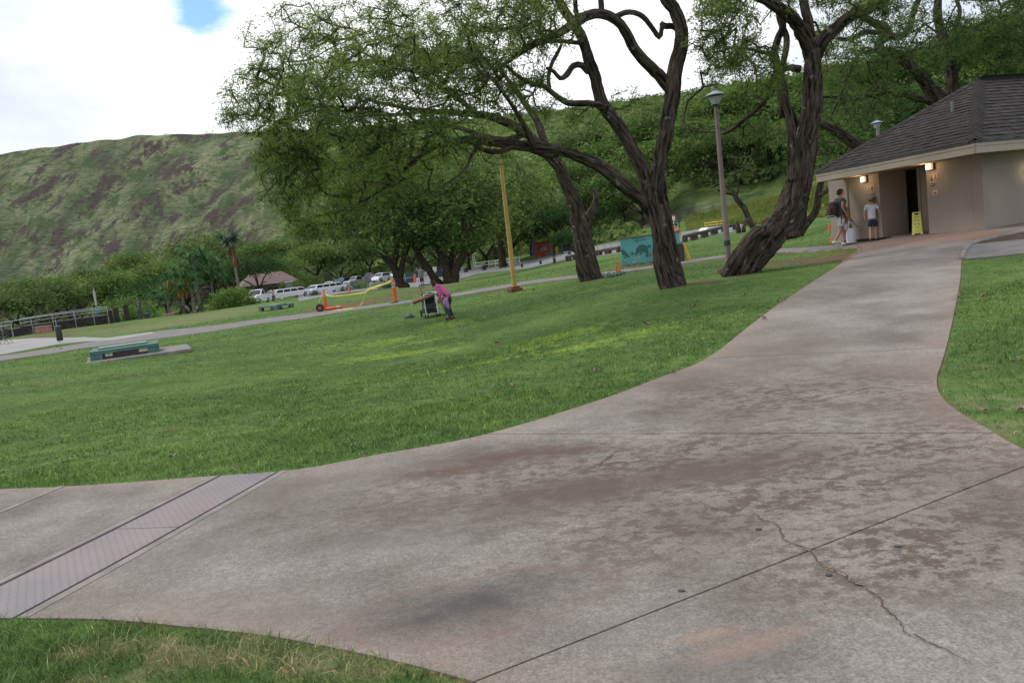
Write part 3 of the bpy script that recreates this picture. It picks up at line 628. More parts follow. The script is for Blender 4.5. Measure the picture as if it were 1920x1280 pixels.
# crack across the slabs, as a thin ribbon of gap just above the surface
crk = [(1395,955),(1420,975),(1428,982),(1450,988),(1462,998),(1472,1020),(1480,1026),(1505,1034),(1525,1044),(1532,1062),(1552,1076),(1580,1085),(1600,1102),(1625,1112),(1650,1132),(1660,1150),(1685,1172),(1692,1190),(1720,1204),(1752,1222),(1775,1232),(1810,1252),(1835,1266)]
def ribbon(name, pts, w, m, lift, parent, jit=.006):
    c = np.array([G(*p)[:2] for p in pts]); q, _ = resample(c, np.ones(len(c)), .03); q = q+rng.normal(0, jit, q.shape)
    d = np.gradient(q, axis=0); d /= np.maximum(np.linalg.norm(d, axis=1), 1e-6)[:, None]; n_ = np.c_[-d[:, 1], d[:, 0]]
    ww = w*(.5+rng.random(len(q)))[:, None]*np.minimum(1, np.minimum(np.arange(len(q)), np.arange(len(q))[::-1])/6)[:, None]
    a_ = q+n_*ww; b_ = q-n_*ww; xy = np.vstack([a_, b_]); z_ = terrain(xy[:, 0], xy[:, 1])+lift; k = len(q); i_ = np.arange(k-1)
    return npobj(name, np.c_[xy, z_], [np.stack([i_, i_+1, i_+1+k, i_+k], -1)], m, parent=parent)
M['crackstain'] = pm('crack_stain', (.20, .145, .11), (.27, .20, .16), 10, .9, coord='Position')
ribbon('crack_edge', crk[5:17], .0045, M['crackstain'], .0275, walk, .006)
ribbon('crack', crk, .0026, M['joint'], .0305, walk)
ribbon('crack', [(1300,940),(1320,952),(1340,960),(1375,958),(1395,956)], .002, M['joint'], .030, walk)
ribbon('crack', [(1163,842),(1150,858),(1130,872),(1122,885)], .003, M['joint'], .030, walk)
ribbon('crack', [(1640,835),(1700,850),(1725,872)], .002, M['joint'], .030, walk)
foot = sheet('footpath', FOOT, M['concrete_grey'], .03, 1.5, .1)
padc = sheet('patio', PAD, pm('pale_concrete', (.24, .228, .225), (.30, .288, .284), .5, .9, coord='Position'), .036, 2, .1)
sidep = sheet('side_path', SIDE, M['concrete_grey'], .028, .8, .12)
plantp = sheet('planting_bed', PLANT, pm('bed_soil', (.045, .022, .014), (.085, .045, .028), 6, 1, .8, 20, coord='Position'), .02, .8, .1)
road = sheet('road', ROAD, M['asphalt'], .045, 5, .05)
kp = np.array([G(*p) for p in [(1803.5,489),(1806,479),(1812,469),(1826,458.5),(1870,446.8),(1920,437),(1990,424)]])
kq, _ = resample(kp, np.ones(len(kp)), .15); V, F = tube(np.c_[kq[:, :2], terrain(kq[:, 0], kq[:, 1])+.03], np.full(len(kq), .055), 6)
npobj('kerb', V, F, M['smooth_conc'], parent=plantp)
# raised footing beside the corner where the two paths meet
kp = np.array([G(*p) for p in [(1425,476),(1460,474),(1500,474),(1560,470),(1600,466),(1613,469),(1600,480),(1580,494)]])
kq, _ = resample(kp, np.ones(len(kp)), .15); V, F = tube(np.c_[kq[:, :2], terrain(kq[:, 0], kq[:, 1])-.02], np.full(len(kq), .07), 6)
npobj('kerb', V, F, pm('soil_stained_kerb', (.16, .085, .05), (.27, .20, .16), 5, .95, .5, 40, coord='Position'), parent=foot)

# ------------------------------------------------------------------ grass blades
mb_, t, b, N, K = newmat('grass_blade'); t.nodes.remove(b); o_ = [n for n in t.nodes if n.type == 'OUTPUT_MATERIAL'][0]
col, n2, g = grass_nodes(t, N, K, ((.085,.165,.034), (.165,.285,.060), (.26,.38,.070), (.38,.34,.19)))  # third colour paints the sun dapples onto the blades
ta = N('ShaderNodeAttribute'); ta.attribute_name = 'tint'
rt_ = N('ShaderNodeValToRGB'); e = rt_.color_ramp.elements; e[0].color = (.45, .50, .5, 1); e[1].color = (1.3, 1.28, 1.1, 1); k_ = e.new(.93); k_.color = (1.15, 1.15, 1, 1); e[-1].position = .97; e[-1].color = (3.4, 2.0, 2.4, 1)
K(ta.outputs['Fac'], rt_.inputs[0]); ml = N('ShaderNodeMixRGB'); ml.blend_type = 'MULTIPLY'; ml.inputs[0].default_value = 1; K(col, ml.inputs[1]); K(rt_.outputs[0], ml.inputs[2])
d = N('ShaderNodeBsdfDiffuse'); tr = N('ShaderNodeBsdfTranslucent'); ms = N('ShaderNodeMixShader'); ms.inputs[0].default_value = .3
K(ml.outputs[0], d.inputs[0]); K(ml.outputs[0], tr.inputs[0]); K(d.outputs[0], ms.inputs[1]); K(tr.outputs[0], ms.inputs[2])
gs = N('ShaderNodeBsdfGlossy'); gs.inputs['Roughness'].default_value = .45; gs.inputs[0].default_value = (.6, .65, .6, 1); ms2 = N('ShaderNodeMixShader'); ms2.inputs[0].default_value = .04
K(ms.outputs[0], ms2.inputs[1]); K(gs.outputs[0], ms2.inputs[2]); K(ms2.outputs[0], o_.inputs[0]); M['blade'] = mb_
TREE_BASES = [G(1265, 533)[:2], G(1388, 513)[:2], G(1110, 524)[:2]]
def blades(name, bands, region, lab):
    Vs = []; Fs = []; At = {k: [] for k in ('bare', 'sunlit', 'straw', 'tint')}; n0 = 0
    for ra, rb, dens, h, w in bands:
        a0, a1 = region; A2 = .5*(rb*rb-ra*ra)*(a1-a0); n = int(A2*dens)
        a_ = rng.uniform(a0, a1, n); r_ = np.sqrt(rng.uniform(ra*ra, rb*rb, n)); x = r_*np.sin(a_); y = r_*np.cos(a_)
        # clumping
        ok = ~(inpoly(x, y, WALK) | inpoly(x, y, SIDE) | inpoly(x, y, PLANT) | inpoly(x, y, FOOT) | inpoly(x, y, PAD))
        x = x[ok]; y = y[ok]; a_ = a_[ok]
        bare, sunlit, straw = ground_attr(x, y); dW = distpoly(x, y, WALK); bare = np.maximum(bare, .6*np.exp(-(dW/.03)**2))
        for tb in TREE_BASES: bare = np.maximum(bare, np.exp(-(np.hypot(x-tb[0], y-tb[1])/.55)**4))
        ok = rng.random(len(x)) > bare*1.1; x, y, bare, sunlit, straw, dW = x[ok], y[ok], bare[ok], sunlit[ok], straw[ok], dW[ok]
        n = len(x)
        if not n: continue
        z = terrain(x, y); cl = np.sin(x*3.1+np.sin(y*2.3)*2)*np.sin(y*3.7+np.sin(x*1.9)*2)*.5+.5
        hh = h*rng.uniform(.45, 1.25, n)*(.75+.6*cl)*(1+.5*straw)*np.where(rng.random(n) < .04, 1.5, 1)*(1+.25*sunlit); ww = w*rng.uniform(.6, 1.3, n)
        th = rng.uniform(0, 2*np.pi, n); ln = rng.uniform(.4, 1.6, n)*hh; fx, fy = np.cos(th), np.sin(th); ps = rng.uniform(0, 2*np.pi, n); sx_, sy_ = np.cos(ps)*ww/2, np.sin(ps)*ww/2
        b0 = np.c_[x-sx_, y-sy_, z-.01]; b1 = np.c_[x+sx_, y+sy_, z-.01]
        m0 = np.c_[x+fx*ln*.35-sx_*.8, y+fy*ln*.35-sy_*.8, z+hh*.6]; m1 = np.c_[x+fx*ln*.35+sx_*.8, y+fy*ln*.35+sy_*.8, z+hh*.6]; tp = np.c_[x+fx*ln, y+fy*ln, z+hh*np.where(ln > hh*.8, .75, 1)]
        V = np.stack([b0, b1, m1, m0, tp], 1).reshape(-1, 3); k = n0+np.arange(n)*5
        if ra < 14:
            Vs.append(V); Fs.append((np.stack([k, k+1, k+2, k+3], -1), np.stack([k+3, k+2, k+4], -1))); n0 += 5*n; rep = 5
        else:
            V = np.stack([b0, b1, tp], 1).reshape(-1, 3); k = n0+np.arange(n)*3; Vs.append(V); Fs.append((np.zeros((0, 4), int), np.stack([k, k+1, k+2], -1))); n0 += 3*n; rep = 3
        tint = rng.random(n)
        for nm, a__ in zip(('bare', 'sunlit', 'straw', 'tint'), (bare, sunlit, straw, tint)): At[nm].append(np.repeat(a__, rep))
    V = np.concatenate(Vs); F = [np.concatenate([f[0] for f in Fs]), np.concatenate([f[1] for f in Fs])]
    o = npobj(name, V, F, M['blade'], vattr={k: np.concatenate(v) for k, v in At.items()}); tag(o, lab, 'grass', kind='stuff')
    return o
GD = 1.0
blades('grass', [(2.6, 5.2, 5200*GD, .048, .0048), (5.2, 9, 2000*GD, .058, .0075), (9, 14, 1000*GD, .042, .010)], (-.70, .185), 'short green lawn grass on both sides of the concrete walkway')
blades('grass', [(14, 20, 560*GD, .04, .015), (20, 32, 200*GD, .045, .026), (32, 52, 50*GD, .055, .05)], (-.62, .60), 'mown green lawn grass under the trees farther off')
blades('grass', [(4, 9, 1300*GD, .04, .006), (9, 14, 900*GD, .05, .010)], (.185, .72), 'green lawn grass right of the walkway with dried tips')
# ------------------------------------------------------------------ restroom building
FZ = T(*bxy(1.5, 0))+.03                                         # floor level
WH = P(1828, 264, 19.25)[2]-FZ-.02                                                       # wall height
M['wall'] = pm('beige_wall', (.300, .248, .210), (.265, .218, .185), 1.3, .9, .15, 90, coord='Position')
M['wall_in'] = pm('inner_wall', (.30, .24, .20), (.27, .21, .175), 1.3, .9, coord='Position')
M['fascia'] = pm('fascia_paint', (.34, .285, .23), (.30, .25, .20), 3, .75)
M['soffit'] = pm('soffit', (.22, .17, .11), (.18, .14, .09), 3, .9)
M['shake'] = pm('roof_shake', (.010, .0070, .0058), (.026, .019, .016), 3.2, .92, .6, 45, coord='Position', detail=9, lo=.3, hi=.7)
M['shake2'] = pm('roof_shake_brown', (.018, .011, .008), (.033, .022, .017), 3, .92, .6, 45, coord='Position', detail=9)
M['shake3'] = pm('roof_shake_grey', (.014, .012, .0115), (.036, .031, .029), 3, .92, .6, 45, coord='Position', detail=9)
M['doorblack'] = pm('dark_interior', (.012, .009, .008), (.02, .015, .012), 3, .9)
bld = empty('restroom_building', (Cw[0], Cw[1], FZ)); tag(bld, 'beige restroom building with brown shake roof and open entrance', 'building')
def w3(a, b_, z): p = bxy(a, b_); return (p[0]-Cw[0], p[1]-Cw[1], z)
AN = math.atan2(ua[1], ua[0])
OUTA = math.atan2(ub[0], -ub[1]); OUTB = math.atan2(ua[0], -ua[1])
def bbox(mb, a0, a1, b0, b1, z0, z1):
    v = [w3(a, b_, z) for z in (z0, z1) for a, b_ in ((a0, b0), (a1, b0), (a1, b1), (a0, b1))]
    return mb.add(v, [(3, 2, 1, 0), (4, 5, 6, 7), (0, 1, 5, 4), (1, 2, 6, 5), (2, 3, 7, 6), (3, 0, 4, 7)])
def a_at(px, py=440, b_=0.0):
    """distance along the entrance face where a photo column meets it"""
    lo, hi = -2.0, LA+2
    best = min(np.linspace(lo, hi, 1400), key=lambda a: abs(pxof(*bxy(a, b_), FZ+1.2-(py-440)*0) - px)); return float(best)
def pxof(x, y, z):
    v = np.array([x, y, z-CAMZ]); d = v@FW; return 960+FPX*(v@RR)/d
def pyof(x, y, z):
    v = np.array([x, y, z-CAMZ]); d = v@FW; return 640-FPX*(v@UU)/d
aR0, aR1 = a_at(1738), a_at(1650)                                # recess opening
WT_ = .2
for a0, a1 in ((0, aR0), (aR1, a_at(1592))):
    m_ = MB(); bbox(m_, a0, a1, 0, WT_, 0, WH); m_.build('wall', M['wall'], bld)
m_ = MB(); bbox(m_, aR0, aR1, .002, WT_, WH-.12, WH); m_.build('lintel', M['wall'], bld)
m_ = MB(); bbox(m_, a_at(1592)+.012, LA, -.05, WT_, 0, WH); m_.build('wall', M['wall'], bld)   # end pilaster
m_ = MB(); bbox(m_, a_at(1592), a_at(1592)+.012, .01, .1, 0, WH); m_.build('joint', M['dirt'], bld)
BL = 10.0
m_ = MB(); bbox(m_, 0, .2, WT_+.003, .75, 0, WH); m_.build('wall', M['wall'], bld)
m_ = MB(); bbox(m_, .03, .2, .76, BL, 0, WH); m_.build('wall', M['wall'], bld)
m_ = MB(); bbox(m_, LA-.2, LA-.003, WT_+.003, BL, 0, WH); m_.build('wall', M['wall'], bld)
m_ = MB(); bbox(m_, .003, LA, BL+.003, BL+.2, 0, WH); m_.build('wall', M['wall'], bld)
bbox(MB(), 0, 1, 0, 1, 0, 1)
m_ = MB(); bbox(m_, .23, LA-.23, .25, BL, -.2, .012); m_.build('floor', M['concrete_grey'], bld)
m_ = MB(); bbox(m_, .23, LA-.23, .203, BL, WH-.06, WH-.02); m_.build('ceiling', M['soffit'], bld)
def b_at(px, a): return float(min(np.linspace(0, 5, 1500), key=lambda q: abs(pxof(*bxy(a, q), FZ+1.2)-px)))
b1 = b_at(1700, aR1)
m_ = MB(); bbox(m_, aR1-.004, aR1+.12, .004, b1, .013, WH-.005); m_.build('recess_wall', M['wall_in'], bld)
am = a_at(1722, 440, .9); am2 = a_at(1727, 440, .9)
m_ = MB(); bbox(m_, aR0+.002, am2, .9, 1.0, .013, WH-.07); m_.build('recess_wall', M['wall_in'], bld)
m_ = MB(); bbox(m_, am2+.003, am, .87, 1.0, .013, WH-.07); m_.build('door_post', M['wall'], bld)
m_ = MB(); bbox(m_, aR0-.12, aR0-.002, .203, 1.9, .013, WH-.07); m_.build('recess_wall', M['wall_in'], bld)
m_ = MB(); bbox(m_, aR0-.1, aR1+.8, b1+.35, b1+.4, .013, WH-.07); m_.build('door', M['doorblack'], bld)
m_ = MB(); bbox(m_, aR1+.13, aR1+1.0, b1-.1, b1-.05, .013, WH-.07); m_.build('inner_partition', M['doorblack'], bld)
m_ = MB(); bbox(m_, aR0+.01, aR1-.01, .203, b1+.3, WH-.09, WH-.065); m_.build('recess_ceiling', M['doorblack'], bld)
m_ = MB(); bbox(m_, -.004, .0, .10, .106, .02, WH-.1); m_.build('panel_joint', M['wall_in'], bld)
for a_ in (a_at(1823), ):
    m_ = MB(); bbox(m_, a_, a_+.012, -.003, .0, .02, WH-.1); m_.build('panel_joint', M['wall_in'], bld)
# roof
OV = .62; OVA = .95; EZ = 2.28
EC = P(1828, 264, 19.25); EZt = EC[2]-FZ                          # eave height from the photo corner
EA0 = np.dot(EC[:2]-Cw, ua); EB0 = np.dot(EC[:2]-Cw, ub)
best = None
for D in np.linspace(18, 32, 300):                               # far end of the entrance side eave
    p = P(1531, 322, D)
    s_ = abs(np.dot(p[:2]-Cw, ub)-EB0)
    if best is None or s_ < best[0]: best = (s_, D, p)
EA1 = float(np.dot(best[2][:2]-Cw, ua)); 
AM = .5*(EA0+EA1); INS = (EA1-EA0)/2
APX = None
for D in np.linspace(18, 32, 500):
    p = P(1836, 150, D); s_ = abs(np.dot(p[:2]-Cw, ua)-AM)
    if APX is None or s_ < APX[0]: APX = (s_, p)
AB = float(np.dot(APX[1][:2]-Cw, ub)); AZ = APX[1][2]-FZ
print('ROOF', EA0, EB0, EZt, EA1, AM, AB, AZ, 'LA', LA)
e00 = w3(EA0, EB0, EZt); e10 = w3(EA1, EB0, EZt); BE = BL+.8
ap = w3(AM, AB, AZ); ap2 = w3(AM, BE-AB+EB0, AZ); e01 = w3(EA0, BE, EZt); e11 = w3(EA1, BE, EZt)
m_ = MB(); dn = .05
lo_ = lambda p: (p[0], p[1], p[2]-dn)
m_.add([e00, e10, e11, e01, ap, ap2], [(0, 1, 4), (1, 2, 5, 4), (2, 3, 5), (3, 0, 4, 5), (3, 2, 1, 0)]); 
roof = m_.build('roof', M['shake'], bld)
# shakes in courses, each a wedge of its own
def shakes(tri, eave_a, eave_b, apex_l, apex_r, expo=.19, wid=(.12, .26)):
    """rows from the eave edge up to the apex edge; returns wedges sorted by row"""
    A, B, Lp, Rp = [np.array(v, float) for v in (eave_a, eave_b, apex_l, apex_r)]
    e = (B-A)/np.linalg.norm(B-A); nrm = np.cross(e, (Lp+Rp)/2-A); nrm /= np.linalg.norm(nrm)
    if nrm[2] < 0: nrm = -nrm
    upv = np.cross(nrm, e); 
    if upv[2] < 0: upv = -upv
    H = np.dot(Lp-A, upv); k = int(H/expo); out_ = []
    for r in range(k+1):
        h = r*expo; f = h/H
        if f >= 1: break
        a_ = A+(Lp-A)*f; b_ = B+(Rp-B)*f; Lr = np.linalg.norm(b_-a_); s = -rng.uniform(0, .1)
        while s < Lr:
            w = rng.uniform(*wid); s0 = max(s, 0); s1 = min(s+w-.006, Lr)
            if s1-s0 > .03:
                dz = rng.uniform(-.012, .012); t = .022+rng.uniform(-.006, .010); hh = expo+.04
                p0 = a_+e*s0-upv*(.02+dz); p1 = a_+e*s1-upv*(.02+dz)
                f2 = min((h+hh)/H, 1.0); 
                q0 = p0+upv*hh; q1 = p1+upv*hh
                lf = A+(Lp-A)*f2; rf = B+(Rp-B)*f2; sl = np.dot(lf-a_, e); sr = np.dot(rf-a_, e)
                c0 = np.clip(s0, sl, sr); c1 = np.clip(s1, sl, sr); q0 = a_+e*c0+upv*(hh-.02); q1 = a_+e*c1+upv*(hh-.02)
                out_.append((np.array([p0+nrm*t, p1+nrm*t, q1+nrm*.004, q0+nrm*.004, p0-nrm*.01, p1-nrm*.01]), r))
            s += w
    return out_
F6 = [(0, 1, 2, 3), (4, 5, 1, 0), (4, 0, 3), (1, 5, 2)]
allsh = []
allsh += [(v, 0) for v, r in shakes(None, e00, e10, ap, ap)]
allsh += [(v, 1) for v, r in shakes(None, e01, e00, ap2, ap)]
allsh += [(v, 2) for v, r in shakes(None, e10, e11, ap, ap2, .3, (.3, .5))]
base = np.array([Cw[0], Cw[1], FZ])
def vis(v):
    c = v.mean(0)+base; px_ = pxof(*c); py_ = pyof(*c); return (0 if (v is None) else np.linalg.norm(c-np.array([0, 0, CAMZ])))+(100 if not (0 < px_ < 1920 and 0 < py_ < 1280) else 0)
allsh.sort(key=lambda s: vis(s[0])+(50 if s[1] == 2 else 0))
shm = [M['shake'], M['shake2'], M['shake3']]
for k, (v, fc_) in enumerate(allsh[:270]):
    me = bpy.data.meshes.new('shingle'); me.from_pydata([tuple(p) for p in v], [], F6); me.materials.append(shm[int(rng.choice(3, p=[.5, .27, .23]))])
    link(bpy.data.objects.new('shingle', me), roof)
V = []; F = []; MI = []
for v, fc_ in allsh[270:]:
    n0 = len(V); V += [tuple(p) for p in v]; F += [tuple(i+n0 for i in f) for f in F6]; MI += [int(rng.choice(3, p=[.5, .27, .23]))]*4
me = bpy.data.meshes.new('shingles'); me.from_pydata(V, [], F)
for m_ in shm: me.materials.append(m_)
me.polygons.foreach_set('material_index', MI); so_ = link(bpy.data.objects.new('shingles', me), roof); so_['kind'] = 'stuff'
# hip caps
def caps(a, b_, n1, n2):
    a = np.array(a); b_ = np.array(b_); d = (b_-a); L_ = np.linalg.norm(d); d /= L_; k = int(L_/.17)
    for i in range(k):
        c = a+d*(i*.17); mb = MB(); up_ = np.array([0, 0, 1.])
        for nn in (n1, n2):
            nn = np.array(nn); s_ = np.cross(d, nn); s_ /= np.linalg.norm(s_)
            if np.dot(s_, np.array([0, 0, -1.])) < 0: s_ = -s_
            p0 = c+up_*.075; p1 = c+s_*.16+up_*.045; q0 = p0+d*.2-up_*.025; q1 = p1+d*.2-up_*.025
            mb.add([p0, p1, q1, q0, p0-up_*.03, p1-up_*.03], [(0, 1, 2, 3), (4, 5, 1, 0), (1, 5, 2)])
        mb.build('hip_cap', shm[i % 3 if i % 5 else 0], roof, recalc=False)
def pn(p, q, r):
    n_ = np.cross(np.array(q)-np.array(p), np.array(r)-np.array(p)); n_ = n_/np.linalg.norm(n_); return n_ if n_[2] > 0 else -n_
nA = pn(e00, e10, ap); nB = pn(e01, e00, ap); nC = pn(e10, e11, ap)
caps(e00, ap, nA, nB); caps(e10, ap, nA, nC)
ridge = MB(); ridge.bar(np.array(ap)+[0, 0, .04], np.array(ap2)+[0, 0, .04], .07, 6); ridge.build('ridge', M['shake'], roof)
# fascia: two stepped boards per side
def fasc(p, q, outn, name='fascia'):
    p = np.array(p); q = np.array(q); o2 = np.array([outn[0], outn[1], 0.])
    for (z0, z1, t0, t1) in ((-.055, .0, -.02, .055), (-.135, -.058, -.02, .04), (-.30, -.138, -.02, .028)):
        mb = MB(); v = []
        for z in (z0, z1):
            for (c, t) in ((p, t0), (q, t0), (q, t1), (p, t1)): v.append(c+o2*t+[0, 0, z])
        mb.add(v, [(3, 2, 1, 0), (4, 5, 6, 7), (0, 1, 5, 4), (1, 2, 6, 5), (2, 3, 7, 6), (3, 0, 4, 7)])
        mb.build('fascia_board' if z0 < -.06 else 'drip_edge', M['fascia'] if z0 < -.06 else M['darkmetal'], bld)
fasc(e00, e10, -ub); fasc(e01, e00, -ua); fasc(e10, e11, ua)
m_ = MB(); so3 = [np.array(p)+[0, 0, -.28] for p in (e00, e10, e11, e01)]; so4 = [np.array(p)+[0, 0, -.26] for p in (e00, e10, e11, e01)]
m_.add(so3+so4, [(3, 2, 1, 0), (4, 5, 6, 7), (0, 1, 5, 4), (1, 2, 6, 5), (2, 3, 7, 6), (3, 0, 4, 7)]); m_.build('soffit', M['soffit'], bld)
for px_, py_ in ((1786, 210), (1647, 252)):                        # vent pipes through the shakes
    best = None
    for D in np.linspace(18, 32, 700):
        p = P(px_, py_, D)-base; q_ = abs(np.dot(p-np.array(e00), nA))
        if best is None or q_ < best[0]: best = (q_, p)
    p = best[1]; m_ = MB(); m_.bar(p-[0, 0, .2], p+[0, 0, .27], .045, 10); m_.build('vent_pipe', pm('grey_pipe', (.16, .17, .17), rough=.6), bld)
# wall lamps, lit
M['lampglow'] = pm('lamp_glass', (.9, .8, .6), (.9, .8, .6), 3, .4, emit=((1, .78, .45), 5.5)); M['lampshell'] = pm('lamp_housing', (.85, .62, .42), (.85, .62, .42), 3, .5, emit=((1, .55, .28), .55))
M['lampshell2'] = pm('lamp_housing_pale', (.75, .7, .55), (.75, .7, .55), 3, .5, emit=((1, .85, .55), .42)); M['lampglow2'] = pm('lamp_glass_pale', (.9, .85, .7), (.9, .85, .7), 3, .4, emit=((1, .92, .68), 2.6))
def at_wall(px, py, face=0, off=0.0):
    """point on the entrance face (0) or side face (1) seen at a photo pixel"""
    d = ray(px, py); n_ = -ub if face == 0 else -ua; c = np.array([Cw[0], Cw[1]])
    t = ((c-0)@n_)/(d[:2]@n_); p = np.array([0, 0, CAMZ])+d*t; p[:2] += n_*off; return p
for px_, py_, s_, lab, ms_ in ((1747, 311, .20, 'lit orange square wall lamp right of the restroom entrance', ('lampshell', 'lampglow')), (1623, 336, .17, 'lit yellowish square wall lamp left of the restroom entrance', ('lampshell2', 'lampglow2'))):
    p = at_wall(px_, py_); r = empty('wall_lamp', p, OUTA); tag(r, lab, 'wall lamp', 'lamps on the restroom wall')
    m_ = MB(); m_.box((0, .025, 0), (s_*1.05, .05, s_*1.1)); m_.build('back_plate', M['darkmetal'], r)
    fy = .09; 
    m_ = MB(); m_.box((0, fy, 0), (s_, .08, s_)); m_.build('housing', M[ms_[0]], r, bev=.012)
    m_ = MB(); m_.lathe((0, .135, -.02), [(.001, -.0), (s_*.33, .002), (s_*.30, .012), (.001, .02)], 14, tilt=Matrix.Rotation(-math.pi/2, 3, 'X')); m_.build('bulb_glow', M[ms_[1]], r)
    lt = bpy.data.lights.new('lamp_light', 'POINT'); lt.energy = 5; lt.shadow_soft_size = .08; lt.color = (1, .72, .42); lo2 = link(bpy.data.objects.new('lamp_light', lt), r); lo2.location = (0, .32, -.02)
# check orientation of the local frame: +y must point out of the wall
def facing(px, py, face=0): return at_wall(px, py, face), OUTA
pS = at_wall(1924, 322, 1, .02)
r = empty('wall_lamp', pS, OUTB); tag(r, 'lit white wall lamp on the side wall at the picture edge', 'wall lamp'); m_ = MB(); m_.box((0, .03, 0), (.12, .06, .12)); m_.build('back_plate', M['darkmetal'], r); m_ = MB(); m_.box((0, .1, 0), (.2, .08, .3)); m_.build('housing', M['lampglow2'], r, bev=.01)
# signs
M['signbeige'] = pm('sign_panel', (.47, .35, .27), (.43, .32, .25), 6, .7); M['signink'] = pm('sign_ink', (.16, .055, .035), (.19, .07, .05), 6, .7); M['signdark'] = pm('small_dark_sign', (.04, .035, .035), (.06, .05, .05), 6, .6); M['lt'] = pm('sign_letters', (.6, .58, .55), rough=.7)
def textobj(name, body, size, m, parent, loc, rot=(math.pi/2, 0, math.pi), ext=.002):
    cu = bpy.data.curves.new(name, 'FONT'); cu.body = body; cu.size = size; cu.align_x = 'CENTER'; cu.align_y = 'CENTER'; cu.extrude = ext; cu.materials.append(m); cu.resolution_u = 2
    o = link(bpy.data.objects.new(name, cu), parent); o.location = loc; o.rotation_euler = rot; return o
def disc(mb, x, z, r, y=.014, n=12): mb.lathe((x, y, z), [(r, 0), (r, .004)], n, tilt=Matrix.Rotation(-math.pi/2, 3, 'X'))
def picto(kind, x, r, m):
    mb = MB(); disc(mb, x, .085, .018)
    if kind == 'man': mb.box((x, .016, .03), (.05, .004, .075)); mb.box((x-.012, .016, -.05), (.016, .004, .09)); mb.box((x+.012, .016, -.05), (.016, .004, .09)); mb.box((x-.035, .016, .02), (.012, .004, .07)); mb.box((x+.035, .016, .02), (.012, .004, .07))
    elif kind == 'woman': mb.add([(x-.015, .014, .06), (x+.015, .014, .06), (x+.045, .014, -.04), (x-.045, .014, -.04), (x-.015, .019, .06), (x+.015, .019, .06), (x+.045, .019, -.04), (x-.045, .019, -.04)], [(0, 1, 2, 3), (7, 6, 5, 4), (0, 4, 5, 1), (1, 5, 6, 2), (2, 6, 7, 3), (3, 7, 4, 0)]); mb.box((x-.012, .016, -.07), (.012, .004, .06)); mb.box((x+.012, .016, -.07), (.012, .004, .06))
    else:
        mb.box((x, .016, .035), (.018, .004, .07)); mb.box((x+.018, .016, .0), (.05, .004, .016)); mb.box((x+.04, .016, -.03), (.016, .004, .06)); 
        for i in range(14):
            t = math.pi*.55+i*math.pi*1.25/13; mb.box((x+.0+math.cos(t)*.048, .016, -.035+math.sin(t)*.048), (.014, .004, .014))
    mb.build('pictogram', m, r)
for px_, py_, kinds, lab in ((1751.5, 335, ('wheel', 'woman'), 'beige restroom pictogram sign beside the right entrance wall lamp'), (1633, 355, ('man', 'wheel'), 'beige restroom pictogram sign above the boy in the cap')):
    r = empty('restroom_sign', at_wall(px_, py_), OUTA); tag(r, lab, 'sign', 'pictogram signs on the restroom wall')
    m_ = MB(); m_.box((0, .007, 0), (.26, .012, .24)); m_.build('panel', M['signbeige'], r); picto(kinds[0], -.06, r, M['signink']); picto(kinds[1], .07, r, M['signink'])
for px_, py_, tx, lab in ((1749, 346.5, 'MEN', 'small dark plate under the right restroom pictograms'), (1637.5, 364, 'WOMEN', 'small dark plate under the left restroom pictograms')):
    r = empty('name_plate', at_wall(px_, py_), OUTA); tag(r, lab, 'sign', 'dark name plates on the restroom wall')
    m_ = MB(); m_.box((0, .007, 0), (.12, .012, .065)); m_.build('panel', M['signdark'], r); m_ = MB(); [m_.box((x_, .015, 0), (.012, .003, .022)) for x_ in (-.03, -.01, .012, .03)]; m_.build('lettering', M['lt'], r)
for px_, py_, lab in ((1754, 361, 'beige notice with dark print on the right entrance wall'), (1632, 378, 'reddish notice on the wall behind the boy in the cap')):
    r = empty('notice_sign', at_wall(px_, py_), OUTA); tag(r, lab, 'sign', 'notices on the restroom wall')
    m_ = MB(); m_.box((0, .007, 0), (.2, .012, .16)); m_.build('panel', M['signbeige'], r); m_ = MB(); [m_.box((x_, .015, -.005), (.022, .003, .032)) for x_ in (-.03, 0, .03)]; m_.box((0, .015, -.055), (.15, .003, .008)); m_.build('lettering', M['signink'], r)
# stand pipe at the end of the wall
r = empty('standpipe', (*at_wall(1597, 450, 0, .06)[:2], FZ), OUTA); tag(r, 'thin grey standpipe with tap against the left end of the restroom wall', 'water pipe')
m_ = MB(); m_.bar((0, .0, -.05), (0, .0, .55), .02, 8); m_.bar((0, 0, .55), (-.07, 0, .55), .02, 8); m_.build('pipe', M['steel'], r); m_ = MB(); m_.box((0, .02, .33), (.09, .09, .09)); m_.build('valve', M['wood_dark'], r, bev=.015)
